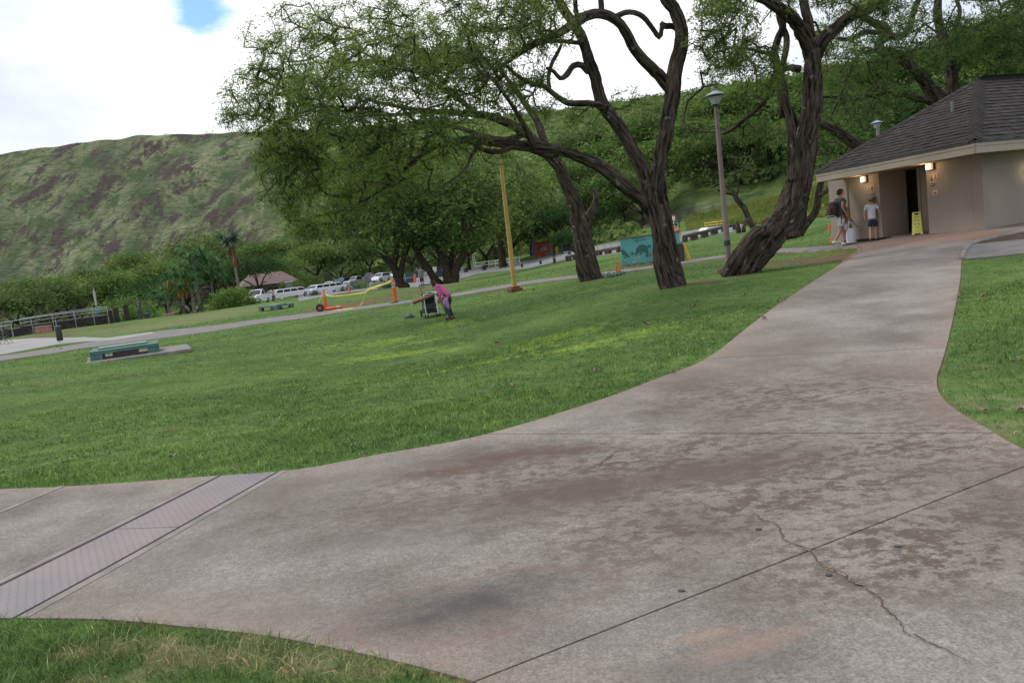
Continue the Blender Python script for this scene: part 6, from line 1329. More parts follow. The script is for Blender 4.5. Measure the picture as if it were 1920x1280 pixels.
q2 = wl(r, np.array((-.22, -.1, .66))); b_ = empty('bag_bundle', q2, .25); tag(b_, 'brown patterned bundle hanging over the left side of the pushchair', 'bag')
m_ = MB(); m_.box((0, 0, 0), (.80, .46, .14), .1, 0, -.22); m_.build('bundle', pm('brown_pattern', (.33, .20, .11), (.16, .10, .07), 26, .9), b_, bev=.07, smooth=True); m_ = MB(); m_.pipe([(-.36, -.05, -.1), (-.42, -.08, -.2), (-.40, -.08, -.3)], .015, 5); m_.build('strap', M['frame'], b_)
q2 = wl(r, np.array((.22, -.08, .70))); b_ = empty('grey_blanket', q2, .25); tag(b_, 'grey-blue blanket draped over the right side of the pushchair', 'blanket')
n1, n2 = 12, 10; vv = []
for i in range(n1):
    for j in range(n2):
        u_ = i/(n1-1); v_ = j/(n2-1); x = -.30+u_*.62; z = .10-max(0, (u_-.55))**1.2*1.9+.03*math.sin(u_*9+v_*5); vv.append((x*(1-.25*max(0, u_-.6)), -.2+v_*.42, z))
ff = [(i*n2+j, i*n2+j+1, (i+1)*n2+j+1, (i+1)*n2+j) for i in range(n1-1) for j in range(n2-1)]; m_ = MB(); m_.add(vv, ff); o = m_.build('blanket', pm('greyblue_cloth', (.26, .32, .36), (.34, .40, .44), 12, .9), b_, smooth=True, recalc=False); sm = o.modifiers.new('thick', 'SOLIDIFY'); sm.thickness = .015

# ------------------------------------------------------------------ orange posts, tape, wheel
M['reflect'] = pm('grey_reflector', (.35, .30, .29), (.45, .42, .40), 20, .5)
def delin(name, p, lab, tilt=None, base=True, H_=1.07):
    r = empty(name, p); tag(r, lab, 'traffic post', 'orange traffic posts with yellow tape')
    if tilt: r.rotation_euler = tilt
    m_ = MB(); m_.lathe((0, 0, 0), [(.085, 0), (.082, H_*.6), (.07, H_*.82), (.07, H_*.88), (.045, H_*.90), (.05, H_*.96), (.05, H_), (.02, H_+.02)], 16); m_.build('post', M['orange'], r, smooth=True)
    for z in (.66, .78): m_ = MB(); m_.lathe((0, 0, 0), [(.088-.02*(z-.6)*4, H_*z), (.086-.02*(z-.6)*4, H_*(z+.07))], 16); m_.build('reflector_band', M['reflect'], r)
    if base: m_ = MB(); m_.lathe((0, 0, -.01), [(.27, 0), (.27, .03), (.14, .06), (.13, .08)], 8); m_.build('base', M['black'], r)
    return r
q1 = G(742, 568.5); delin('traffic_post', q1, 'right upright orange traffic post on a black base by the footpath')
q0 = G(612, 583.5); s_q = np.linalg.norm(q0)/FPX
delin('traffic_post', (q0[0], q0[1], q0[2]+.06), 'left upright orange traffic post beside the black tyre', base=False, H_=1.05)
delin('traffic_post', (q0[0]+.05, q0[1]-.12, q0[2]+.12), 'fallen orange traffic post lying on the footpath beside the tyre', tilt=(0, math.pi/2-.03, -.15), base=False, H_=.85)
r = empty('black_tyre', (q0[0]-9.5*s_q, q0[1]-.15, q0[2]+.21)); tag(r, 'black tyre with red hub standing on edge beside the left orange post', 'tyre'); tm_ = Matrix.Rotation(math.pi/2, 3, 'X')
m_ = MB(); m_.lathe((0, 0, 0), [(.10, -.05), (.16, -.075), (.20, -.06), (.21, 0), (.20, .06), (.16, .075), (.10, .05), (.10, -.05)], 24, tilt=tm_); m_.build('tyre', M['black'], r, smooth=True); m_ = MB(); m_.lathe((0, 0, 0), [(.03, -.055), (.085, -.055), (.085, .055), (.03, .055)], 16, tilt=tm_); m_.build('hub', M['orange'], r); m_ = MB(); m_.lathe((0, 0, 0), [(.028, -.07), (.028, .07)], 10, tilt=tm_); m_.build('axle', M['black'], r)
def tape(name, pts, lab, w=.07):
    q_, _ = resample(np.array(pts), np.ones(len(pts)), .08); n = len(q_); a = np.linspace(0, n*.11, n); vv = []
    for p_, t in zip(q_, a): dx = math.cos(t)*.35; vv += [p_+np.array([0, dx*w/2, w/2]), p_-np.array([0, dx*w/2, w/2])]
    me = npmesh(name, np.array(vv), [np.array([(2*i, 2*i+1, 2*i+3, 2*i+2) for i in range(n-1)])], M['tape'], smooth=True); o = link(bpy.data.objects.new(name, me)); sm = o.modifiers.new('t', 'SOLIDIFY'); sm.thickness = .002; tag(o, lab, 'barrier tape', 'yellow barrier tape'); return o
M['tape'] = pm('yellow_tape', (.72, .62, .08), (.55, .47, .06), 7, .5, coord='Position', lo=.45, hi=.5)
Dq0, Dq1 = q0[1], q1[1]
def tp_(px, py): f = (px-607)/(735-607); return P(px, py, Dq0+(Dq1-Dq0)*f)
tape('barrier_tape', [tp_(608, 548), tp_(612, 553), tp_(620, 555.5), tp_(640, 555), tp_(665, 551.5), tp_(684, 548), tp_(692, 542), tp_(705, 537), tp_(722, 532), tp_(735, 526)], 'upper yellow tape sagging between the two upright orange posts')
gq = lambda px, py: G(px, py)+np.array([0, 0, .05])
tape('barrier_tape', [tp_(733, 528), tp_(715, 535), tp_(700, 541), tp_(688, 546), tp_(683, 557), tp_(680, 566), tp_(673, 576), gq(666, 579), gq(655, 581), gq(640, 583), gq(626, 584.5)], 'loose yellow tape falling from the right post to the footpath', .06)
tape('barrier_tape', [tp_(606, 549), tp_(602, 557), tp_(598.5, 566), tp_(598.5, 574)], 'short yellow tape hanging from the left post to the tyre', .05)

# ------------------------------------------------------------------ mural wall with turtles
M['mural'] = pm('mural_turquoise', (.085, .30, .31), (.105, .36, .37), 2, .7, .1, 20, coord='Position'); M['turtle'] = pm('turtle_green', (.018, .10, .095), (.028, .13, .115), 14, .7); M['muraltop'] = pm('mural_cap', (.13, .11, .05), (.2, .16, .07), 9, .8)
MA = G(1168, 501.5); MBp = G(1275, 489.5); md = MBp-MA; ML = float(np.linalg.norm(md[:2])); mrz = math.atan2(md[1], md[0]); MH = P(1163, 449, MA[1])[2]-MA[2]
r = empty('turtle_mural_wall', MA, mrz); tag(r, 'turquoise painted block wall with sea turtle mural behind the twisted tree', 'mural wall')
dzm = MBp[2]-MA[2]
def wallp(x, z): return z+dzm*x/ML
m_ = MB(); v = []
for y in (0, .35):
    for x, z in ((-.02, -.1), (ML, wallp(ML, -.1)), (ML, wallp(ML, MH)), (-.02, MH)): v.append((x, y, z))
m_.add(v, [(0, 1, 2, 3), (7, 6, 5, 4), (0, 4, 5, 1), (1, 5, 6, 2), (2, 6, 7, 3), (3, 7, 4, 0)]); m_.build('wall_body', M['mural'], r)
m_ = MB(); v = []
for y in (-.02, .37):
    for x, z in ((-.04, MH+.003), (ML+.02, wallp(ML, MH+.003)), (ML+.02, wallp(ML, MH+.05)), (-.04, MH+.05)): v.append((x, y, z))
m_.add(v, [(0, 1, 2, 3), (7, 6, 5, 4), (0, 4, 5, 1), (1, 5, 6, 2), (2, 6, 7, 3), (3, 7, 4, 0)]); m_.build('cap', M['muraltop'], r)
def flat(name, polys, m, y=-.006, par=None):
    mb = MB()
    for pl_ in polys:
        n = len(pl_); mb.add([(x, y, wallp(x, z)) for x, z in pl_]+[(x, -.001, wallp(x, z)) for x, z in pl_], [tuple(range(n))]+[(i, (i+1) % n, (i+1) % n+n, i+n) for i in range(n)])
    return mb.build(name, m, par or r)
def ellp(cx, cz, a, b_, an=0, n=18): return [(cx+math.cos(t)*a*math.cos(an)-math.sin(t)*b_*math.sin(an), cz+math.cos(t)*a*math.sin(an)+math.sin(t)*b_*math.cos(an)) for t in [2*math.pi*i/n for i in range(n)]]
S_ = ML/107.0                                                    # metres per photo pixel on the wall
def mp_pt(px, py): # photo to wall coordinates
    x = (px-1166)*S_; z0 = 501.5-(px-1168)*(12/107.); return (x, (z0-py)*MH/52.)
def mpl(pts): return [mp_pt(*q) for q in pts]
big = [flat('big_turtle', [mpl([(1193,475),(1194,467),(1200,461),(1208,459),(1214,462),(1217,468),(1214,472),(1207,474),(1199,473)]), mpl([(1192,481),(1191,477),(1195,471),(1199,473),(1195,477)]), mpl([(1214,463),(1218,460),(1223,461),(1222,464),(1217,466)]), mpl([(1210,472),(1216,470),(1217,476),(1215,483),(1211,482),(1212,476)])], M['turtle'])]
flat('small_turtle', [mpl([(1165,470),(1168,468),(1174,472),(1178,477),(1181,481),(1181,484),(1175,481),(1169,479)]), mpl([(1172,480),(1175,481),(1172,487),(1168,490),(1170,484)])], M['turtle'])
flat('right_turtle', [mpl([(1262,440),(1266,441),(1267,449),(1264,453),(1261,448)]), mpl([(1262,452),(1266,453),(1268,456),(1264,456)])], M['turtle'], y=-.008)
flat('reef_rocks', [ellp((px_-1166)*S_, h_, a_, b_) for px_, h_, a_, b_ in ((1172, .06, .16, .10), (1182, .05, .2, .07), (1196, .06, .22, .08), (1212, .06, .25, .07), (1228, .07, .25, .08), (1243, .08, .2, .09), (1256, .06, .2, .08))], pm('reef_paint', (.10, .17, .15), (.24, .24, .20), 26, .8, coord='Position', lo=.45, hi=.55), y=-.004)
flat('air_bubbles', [ellp(*mp_pt(px_, py_), .07, .07) for px_, py_ in ((1186, 476), (1201, 475), (1217, 476), (1219, 479))], pm('wheel_dark', (.03, .05, .05), (.30, .34, .33), 30, .8, coord='Position', lo=.5, hi=.6), y=-.009)
flat('coral_spots', [ellp(*mp_pt(px_, py_), .08, .035) for px_, py_ in ((1193, 484), (1198, 483), (1171, 487), (1188, 492), (1225, 482))], pm('coral_paint', (.42, .38, .33), (.3, .3, .27), 30, .8), y=-.0085)
# painted script, two lines too small to read in the photo: built as brush strokes at their place
stk = []
for ln_, (x0, x1, y0) in enumerate(((1188, 1213, 447.5), (1191, 1213, 451.5))):
    x = x0
    while x < x1:
        w_ = rng.uniform(1.6, 3.2); yy = y0-(x-x0)*.1; stk.append(mpl([(x, yy), (x+w_, yy-.3), (x+w_, yy+1.5), (x, yy+1.8)])); x += w_+.7
stk.append(mpl([(1197, 452), (1199, 452), (1197.5, 457), (1196.5, 457)])); flat('painted_script', stk, M['turtle'], y=-.007)
pmz = G(1282, 491); r = empty('dark_bin', pmz); tag(r, 'dark bin with yellow frame leaning at the right end of the turtle wall', 'bin'); m_ = MB(); m_.box((-.10, .15, .35), (.3, .35, .72)); m_.build('body', M['darkmetal'], r, bev=.03)
m_ = MB(); m_.bar((.05, 0, .70), (.22, 0, 0), .05, 6, .08); m_.build('yellow_leg', M['yellow'], r)
q = G(1243-80+0, 515)
q = G(1160.5, 514.5); r = empty('traffic_cone', q); tag(r, 'dull orange traffic cone on the path edge left of the turtle wall', 'traffic cone'); m_ = MB(); m_.lathe((0, 0, .03), [(.10, 0), (.055, .36), (.04, .40)], 14); m_.build('cone', M['orange_dull'], r, smooth=True); m_ = MB(); m_.box((0, 0, .015), (.27, .27, .03)); m_.build('base', M['orange_dull'], r)
# garden hose in loops by the trunk
r = empty('garden_hose', G(1140, 519)); tag(r, 'coiled dark green hose lying on the grass at the foot of the trunk', 'hose'); c0 = G(1132, 519); pts = []
for i in range(120):
    t = i/119; a_ = t*6.28*4; px_ = 1133+t*36+math.cos(a_)*(13-9*t); py_ = 520-t*5+math.sin(a_)*(3.2-2.2*t); g_ = G(px_, py_); pts.append(g_+np.array([0, 0, .02+.02*(i % 5)])-np.array(r.location))
V, F = tube(np.array(pts), np.full(len(pts), .018), 6); npobj('hose', V, F, pm('hose_green', (.02, .09, .07), (.03, .12, .09), 8, .5), parent=r, smooth=True)
for px_, py_, s_, lab in ((1556+5, 456, 1, 'small orange cone on the grass left of the walking man'), (1555.5, 432, 1, 'farther tiny orange cone on the grass behind the forked tree'), (571.5, 553, 2.6, 'orange cone on the grass crest right of the left limousine'), (655, 548, 1.6, 'tiny orange cone in front of the right limousine'), (565, 556, 1.6, 'low orange cone left of the crest cone')):
    q = G(px_, py_); r = empty('traffic_cone', q); r.scale = (s_,)*3; tag(r, lab, 'traffic cone'); m_ = MB(); m_.lathe((0, 0, .02), [(.07, 0), (.03, .28), (.02, .30)], 12); m_.build('cone', M['orange'], r, smooth=True); m_ = MB(); m_.box((0, 0, .01), (.2, .2, .02)); m_.build('base', M['orange'], r)
# ------------------------------------------------------------------ log rail by the road
def rail_logs(pxs, lab):
    for i, (a, b_) in enumerate(zip(pxs[:-1], pxs[1:])):
        pa, pb = G(*a), G(*b_); r = empty('log_barrier', pa); tag(r, lab[0]+['nearest', 'second', 'third', 'fourth', 'farthest'][i if len(pxs) > 4 else (0, 4)[min(i, 1)]]+lab[1], 'log barrier', 'log barriers along the road'); d = pb-pa; L_ = np.linalg.norm(d[:2]); hh = .42
        m_ = MB(); m_.bar((0, 0, hh), (d[0]*.97, d[1]*.97, d[2]+hh), .13, 8); m_.build('log', M['wood_dark'], r)
        for f in (.08, .85): m_ = MB(); m_.box((d[0]*f, d[1]*f, d[2]*f+.12), (.3, .3, .45), .3); m_.build('post', M['wood_dark'], r)
rail_logs([(1283,455),(1302,450),(1322,445),(1340,440),(1360,435),(1382,431)], ('low dark roadside log, ', ' from the right end of the turtle wall'))
rail_logs([(1162,474),(1140,477),(1123,480),(1100,484),(1080,487),(1062,490)], ('low dark roadside log, ', ' from the left end of the turtle wall'))
rail_logs([(1395,425),(1425,418),(1455,412)], ('dark log on the slope edge behind the stumps, ', ' of its two'))
# bollards
def bollard(p, H_, lab, r_=.14, m=None, band=True, grp='dark bollards along the road'):
    r = empty('bollard', p); tag(r, lab, 'bollard', grp); m_ = MB(); m_.lathe((0, 0, -.1), [(r_, 0), (r_, H_+.05), (r_*.9, H_+.1)], 12); m_.build('post', m or M['wood_dark'], r)
    if band: m_ = MB(); m_.lathe((0, 0, 0), [(r_*1.03, H_*.55), (r_*1.03, H_*.68)], 12); m_.build('band', M['steel'], r)
for i, (px_, py_) in enumerate(((979, 502), (1014, 496.5), (1040, 493.5), (1069, 490))): bollard(G(px_, py_), .95, ['leftmost dark roadside bollard near the yellow pole', 'dark roadside bollard in front of the red booth', 'dark roadside bollard right of the red booth', 'rightmost dark roadside bollard below the shelter'][i])
# red booth
def ru(p): return empty
q = G(1019, 480.5); D_ = q[1]; s_ = D_/FPX; r = empty('red_booth', (q[0], q[1], q[2]-.1), -.15); tag(r, 'small red wooden booth with dark window across the road', 'booth'); M['booth'] = pm('red_boards', (.34, .050, .030), (.27, .040, .026), 3, .8)
w_ = 30*s_; h_ = 27*s_; m_ = MB(); m_.prism([(-w_/2, 0), (w_/2, 0), (w_/2, h_*1.02), (-w_/2, h_*.98)], w_*.45); m_.build('walls', M['booth'], r)
m_ = MB(); m_.box((0, 0, h_*1.04), (w_*1.1, w_*1.05, .10), 0, 0, -.03); m_.build('roof', M['wood_dark'], r)
for x in (-.13, .17): m_ = MB(); m_.box((x*w_, -w_*.45-.01, h_*.60), (w_*.27, .04, h_*.36)); m_.build('window', M['glass'], r)
m_ = MB(); m_.box((w_*.02, -w_*.45-.03, h_*.60), (.12, .05, h_*.4)); m_.build('window_post', M['booth'], r); m_ = MB(); m_.box((w_*.38, -w_*.45-.4, h_*.12), (w_*.3, .7, h_*.26)); m_.build('counter', M['teal'], r)
for k in range(6): m_ = MB(); m_.box((-w_/2+w_*(k+.5)/6, -w_*.45-.006, h_*.2), (.05, .012, h_*.38)); m_.build('board_batten', M['booth'], r)
q = G(1001, 482); r = empty('folded_umbrella', q); tag(r, 'folded blue parasol standing at the left side of the red booth', 'umbrella'); m_ = MB(); m_.lathe((0, 0, .3), [(.22, 0), (.26, .5), (.12, 1.8), (.03, 2.2)], 10); m_.build('canopy', pm('blue_canvas', (.03, .12, .50), (.02, .08, .36), 5, .8), r); m_ = MB(); m_.bar((0, 0, 0), (0, 0, 2.6), .03, 6); m_.build('pole', M['steel'], r)
q = G(1063, 474); D_ = q[1]; s_ = D_/FPX; r = empty('shelter', q); tag(r, 'small dark open shelter right of the red booth', 'shelter'); m_ = MB(); m_.box((0, .8, 9*s_), (20*s_, .1, 16*s_)); m_.build('back_panel', M['darkmetal'], r); m_ = MB(); m_.box((0, .2, 17.5*s_), (22*s_, 2, .12)); m_.build('roof', M['darkmetal'], r)
for x in (-9, 9): m_ = MB(); m_.box((x*s_, -.6, 8*s_), (.15, .15, 17*s_)); m_.build('post', M['darkmetal'], r)
m_ = MB(); m_.box((0, .3, 1.6*s_), (12*s_, .8, 3*s_)); m_.build('bench', M['galv'], r)
q = G(1036, 478); r = empty('timber_pole', q); tag(r, 'pale timber pole right of the red booth', 'pole'); m_ = MB(); m_.bar((0, 0, 0), (0, 0, 33*q[1]/FPX), .28, 8, .2); m_.build('pole', pm('pale_wood', (.15, .10, .07), (.2, .14, .1), 5, .9), r)
q = G(1045, 475.5); r = empty('hydrant', q); tag(r, 'small yellow hydrant between the timber pole and the shelter', 'hydrant'); m_ = MB(); m_.lathe((0, 0, 0), [(.2, 0), (.18, .6), (.22, .65), (.16, .85), (.03, .95)], 10); m_.build('barrel', M['yellow'], r); m_ = MB(); m_.bar((-.3, 0, .55), (.3, 0, .55), .09, 8); m_.build('nozzles', M['yellow'], r)
# signs on posts
def sign(px_, py_, top, w_, h_, m, lab, pole=None, name='road_sign', marks=None):
    q = G(px_, py_); s_ = q[1]/FPX; r = empty(name, q); tag(r, lab, 'sign'); m_ = MB(); m_.bar((0, 0, -.1), (0, 0, (py_-top)*s_), .045, 8); m_.build('post', pole or M['galv'], r); m_ = MB(); m_.box((0, -.06, (py_-top)*s_-h_*s_/2), (w_*s_, .04, h_*s_)); m_.build('panel', m, r)
    if marks:
        for (x, z, ww, hh, mm) in marks: m_ = MB(); m_.box((x*s_, -.085, (py_-top)*s_+z*s_), (ww*s_, .012, hh*s_)); m_.build('marking', mm, r)
    return r
sign(1266, 445, 404, 5, 9, M['white'], 'white and orange sign on a post above the turtle wall', M['yellow'], marks=[(0, -1.2, 4.4, 2.6, M['orange']), (0, -6.5, 3, .8, M['darkmetal'])])
sign(1276, 447, 412, 2.5, 3.5, M['darkmetal'], 'thin dark post with small head right of the orange and white sign', M['darkmetal'], name='meter_post')
sign(1077, 470, 432, 4, 7, M['white'], 'small white sign hanging by the dark trunk above the shelter', M['wood_dark'])
sign(526, 557, 527, 5.5, 8, M['white'], 'square white parking sign in front of the left limousine', marks=[(-1, -4, .7, 6, M['darkmetal']), (1.2, -3.5, .7, 3, M['darkmetal'])])
sign(555, 545, 530, 2.6, 6, pm('blue_sign', (.08, .14, .42)), 'small blue sign on a post behind the left limousine')
sign(643, 530, 508, 4.5, 6, pm('dotted_sign', (.4, .42, .4), (.1, .15, .1), 2, .6), 'small round-dotted sign above the dark blue car')
q = G(617, 533); s_ = q[1]/FPX; r = empty('notice_board', q); tag(r, 'weathered grey notice board on two posts behind the right limousine', 'notice board')
for x in (-8, 9): m_ = MB(); m_.bar((x*s_, 0, 0), (x*s_, 0, 19*s_), .1, 6); m_.build('post', M['wood_dark'], r)
m_ = MB(); m_.box((0, -.1, 12*s_), (15*s_, .12, 11*s_)); m_.build('board', pm('grey_board', (.16, .15, .13), (.22, .2, .17), 5, .9), r)
q = at(545, 130, 556); r = empty('ticket_kiosk', q); tag(r, 'grey slatted kiosk box behind the left limousine', 'kiosk'); m_ = MB(); m_.box((0, 0, 1.2), (1.0, .9, 2.4)); m_.build('body', pm('grey_kiosk', (.17, .17, .19), (.14, .14, .155), 3, .7), r, bev=.05); m_ = MB(); m_.box((0, 0, 2.5), (1.15, 1.1, .25)); m_.build('top', pm('pale_kiosk_top', (.3, .34, .4)), r, bev=.08)
q = at(528.5, 125, 556); r = empty('white_post', q); tag(r, 'short thick white post left of the grey kiosk', 'post'); m_ = MB(); m_.lathe((0, 0, 0), [(.22, 0), (.22, 1.1), (.1, 1.3), (.05, 1.35)], 10); m_.build('shaft', M['white'], r); m_ = MB(); m_.box((0, -.2, .7), (.1, .1, .4)); m_.build('plate', M['steel'], r)
# green dumpster enclosure with gate, white box, far rails
q = G(772, 531); s_ = q[1]/FPX; r = empty('green_gate', q, .15); tag(r, 'blue-green mesh fence panel with pale frame beyond the lawn trees', 'fence'); W_, H_ = 22*s_, 19*s_; M['mesh'] = pm('green_mesh', (.030, .070, .070), (.045, .095, .095), 4, .8)
m_ = MB(); m_.box((W_*.1, .1, H_*.55), (W_*1.9, .06, H_*1.05)); m_.build('mesh_panel', M['mesh'], r)
for x in (-.5, .42): m_ = MB(); m_.bar((x*W_, 0, 0), (x*W_, 0, H_*1.02), .06, 6); m_.build('post', M['galv'], r)
for z in (.05, .55): m_ = MB(); m_.bar((-.5*W_, 0, z*H_), (.42*W_, 0, z*H_), .05, 6); m_.build('rail', M['galv'], r)
q = G(779, 530); r = empty('traffic_cone', q); r.scale = (4, 4, 4); tag(r, 'orange cone standing in front of the green mesh fence', 'traffic cone'); m_ = MB(); m_.lathe((0, 0, .02), [(.07, 0), (.03, .28), (.02, .30)], 12); m_.build('cone', M['orange'], r); m_ = MB(); m_.box((0, 0, .01), (.2, .2, .02)); m_.build('base', M['orange'], r)
q = G(820, 518); s_ = q[1]/FPX; r = empty('white_cabinet', q, .2); tag(r, 'tall white cabinet with dark doors between the far tree stems', 'cabinet'); m_ = MB(); m_.box((-3*s_, 0, 9*s_), (7*s_, 4*s_, 18*s_)); m_.build('white_side', M['white'], r, bev=.03); m_ = MB(); m_.box((5*s_+.02, .1, 9*s_), (8.6*s_, 3.6*s_, 17.6*s_)); m_.build('dark_doors', M['darkmetal'], r)
q = G(827, 519.5); r = empty('low_bin', q); tag(r, 'low dark green bin in front of the white cabinet', 'bin'); m_ = MB(); m_.box((0, 0, .45), (1.5, .8, .9)); m_.build('box', pm('bin_green', (.02, .06, .06)), r, bev=.08); m_ = MB(); m_.box((0, 0, .93), (1.55, .85, .06)); m_.build('lid', M['darkmetal'], r)
r = empty('white_rail', G(893, 502)); tag(r, 'long low white pipe rail beyond the far lawn', 'railing'); o0 = np.array(r.location); ps = [G(px_, py_) for px_, py_ in ((893, 505), (905, 503.5), (917, 502), (930, 500.5), (955, 498), (968, 496.5), (975, 495.5))]
for p_ in ps: m_ = MB(); m_.bar(p_-o0, p_-o0+[0, 0, 1.0], .05, 6); m_.build('post', M['white'], r)
for z in (.5, 1.0): m_ = MB(); [m_.bar(a_-o0+[0, 0, z], b_-o0+[0, 0, z], .045, 6) for a_, b_ in zip(ps[:-1], ps[1:])]; m_.build('rail', M['white'], r)
q = G(890, 500); s_ = q[1]/FPX
for k, (dx, lab) in enumerate(((-1.6, 'left white post of a close pair by the pipe rail'), (1.4, 'right white post of a close pair by the pipe rail'))): r = empty('white_post', (q[0]+dx*s_, q[1], q[2])); tag(r, lab, 'post', 'pair of white posts'); m_ = MB(); m_.box((0, 0, 12*s_), (1.6*s_, .15, 25*s_)); m_.build('shaft', M['white'], r); m_ = MB(); m_.box((0, 0, .1), (2.2*s_, .3, .2)); m_.build('foot', M['white'], r)
for px_, py_, lab in ((874, 511, 'short dark waste drum on the grass right of the far tree stems'), (908, 507, 'small dark waste drum below the white rail')):
    q = G(px_, py_); r = empty('waste_drum', q); tag(r, lab, 'waste bin'); m_ = MB(); m_.lathe((0, 0, 0), [(.32, 0), (.34, .8), (.3, .85)], 12); m_.build('drum', M['darkmetal'], r); m_ = MB(); m_.lathe((0, 0, .7), [(.345, 0), (.345, .08)], 12); m_.build('rim', M['steel'], r)
# rails along the road near the mural, yellow ramp rail
r = empty('road_railing', G(1122, 479)); tag(r, 'thin grey roadside railing just left of the turtle wall', 'railing'); o0 = np.array(r.location); ps = [G(px_, py_) for px_, py_ in ((1122, 480), (1134, 478), (1147, 475.5), (1161, 473))]
for p_ in ps: m_ = MB(); m_.bar(p_-o0, p_-o0+[0, 0, .95], .025, 6); m_.build('post', M['steel'], r)
for z in (.45, .95): m_ = MB(); [m_.bar(a_-o0+[0, 0, z], b_-o0+[0, 0, z], .025, 6) for a_, b_ in zip(ps[:-1], ps[1:])]; m_.build('rail', M['steel'], r)
r = empty('yellow_rail', G(1322, 430)); tag(r, 'yellow pipe rail beside a low pale ramp behind the lamp post', 'railing'); o0 = np.array(r.location); ps = [G(px_, py_) for px_, py_ in ((1322, 429), (1333, 427.5), (1345, 426.5), (1357, 425))]
for p_ in ps: m_ = MB(); m_.bar(p_-o0, p_-o0+[0, 0, .55], .05, 6); m_.build('post', M['yellow'], r)
for z in (.3, .55): m_ = MB(); [m_.bar(a_-o0+[0, 0, z], b_-o0+[0, 0, z], .05, 6) for a_, b_ in zip(ps[:-1], ps[1:])]; m_.build('rail', M['yellow'], r)
q = G(1335, 433); r = empty('pale_ramp', q, .35); tag(r, 'pale low concrete ramp block below the yellow rail', 'ramp'); m_ = MB(); m_.prism([(-1.2, 0), (1.3, 0), (1.3, .35), (-.8, .38)], .6); m_.build('block', M['white'], r); m_ = MB(); m_.box((-.4, -.62, .12), (.3, .04, .2)); m_.build('vent', M['darkmetal'], r)
for px_, py_, lab in ((1453, 404, 'short yellow post on the slope edge left of the leaning trunk'), (1544, 392, 'short yellow post on the slope left of the restroom')):
    q = G(px_, py_); r = empty('yellow_post', q); tag(r, lab, 'post'); m_ = MB(); m_.lathe((0, 0, -.1), [(.10, 0), (.10, .55), (.06, .6)], 10); m_.build('shaft', M['yellow'], r); m_ = MB(); m_.lathe((0, 0, .3), [(.105, 0), (.105, .06)], 10); m_.build('band', M['white'], r)

# ------------------------------------------------------------------ left side: rails, lava wall, bin, chair
r = empty('lava_wall', G(60, 622)); tag(r, 'long low black lava rock wall with pale cap on the far left', 'wall'); o0 = np.array(r.location)
ps = [at(px_, D, 615) for px_, D in ((-120, 60), (-30, 61), (40, 62), (100, 63), (160, 64), (203, 64.5))]
for a_, b_ in zip(ps[:-1], ps[1:]):
    d = b_-a_; L_ = np.linalg.norm(d[:2]); m_ = MB(); m_.box((0, 0, .0), (L_+.02, .5, .75), 0); o = m_.build('wall_length', M['lava'], r); o.location = (a_+b_)/2-o0+[0, 0, .32]; o.rotation_euler.z = math.atan2(d[1], d[0])
    m_ = MB(); m_.box((0, 0, 0), (L_+.02, .6, .07), 0); o = m_.build('cap_stone', M['concrete_grey'], r); o.location = (a_+b_)/2-o0+[0, 0, .735]; o.rotation_euler.z = math.atan2(d[1], d[0])
def handrail(pts, Hh, lab, nposts=6, mid=False):
    ps = [np.array(p_) for p_ in pts]; r = empty('handrail', ps[0]); tag(r, lab, 'handrail'); o0 = ps[0]
    q_, _ = resample(np.array(ps), np.ones(len(ps)), .8)
    m_ = MB(); pp = [q-o0+[0, 0, Hh] for q in q_]; m_.pipe([pp[0]-[0, 0, .3]]+pp+[pp[-1]-[0, 0, .3]], .028, 8); m_.build('top_rail', M['galv'], r)
    if mid: m_ = MB(); m_.pipe([q-o0+[0, 0, Hh-.35] for q in q_], .02, 8); m_.build('mid_rail', M['galv'], r)
    for k in np.linspace(0, len(q_)-1, nposts).astype(int): m_ = MB(); m_.bar(q_[k]-o0-[0, 0, .1], q_[k]-o0+[0, 0, Hh], .022, 6); m_.build('post', M['steel'], r)
handrail([at(3, 60, 615), at(80, 61, 610), at(160, 62.5, 605), at(204, 63, 600)], 1.25, 'front grey handrail above the black rock wall', 7)
handrail([at(39, 64.5, 610), at(100, 65.5, 610), at(160, 66.5, 605), at(204, 67, 600)], 1.45, 'rear grey handrail above the black rock wall', 6, True)
handrail([at(-40, 54, 620), at(0, 54, 618), at(22, 54.5, 618)], 1.0, 'short grey handrail at the far left picture edge', 3)
handrail([at(204, 66, 600), at(220, 68, 600), at(236, 70, 600)], 1.1, 'light grey handrail between the two stone posts', 3, True)
for px_, D, hh, lab in ((207, 64, 1.1, 'dark stone post ending the rock wall'), (219.5, 66, 1.25, 'dark round post right of the rock wall'), (239.5, 70, 1.45, 'dark round post beside the tall marker'), ): bollard(at(px_, D, 600), hh, lab, .22, M['lava'], False, 'dark stone posts by the handrails')
q = at(264.5, 74, 600); r = empty('tall_marker', q, .1); tag(r, 'tall leaning dark marker post with pale carved signs', 'marker post'); m_ = MB(); m_.box((0, 0, .85), (.36, .25, 1.9)); m_.build('post', M['darkmetal'], r, bev=.02)
for z, w_ in ((1.62, .22), (1.40, .12), (1.36, .08), (1.1, .1)): m_ = MB(); m_.box((.0, -.13, z), (w_, .02, .08)); m_.build('marking', M['reflect'], r)
q = at(275, 80, 600); r = empty('blue_cover', q); tag(r, 'bright blue cover beside the tall dark marker post', 'cover'); m_ = MB(); m_.lathe((0, 0, 0), [(.42, 0), (.43, .5), (.36, .75), (.1, .82)], 12); m_.build('cover', pm('bright_blue', (.02, .14, .75), (.015, .1, .6), 4, .6), r, smooth=True); m_ = MB(); m_.box((.45, -.2, .2), (.15, .1, .5)); m_.build('flap', M['bluefin'], r)
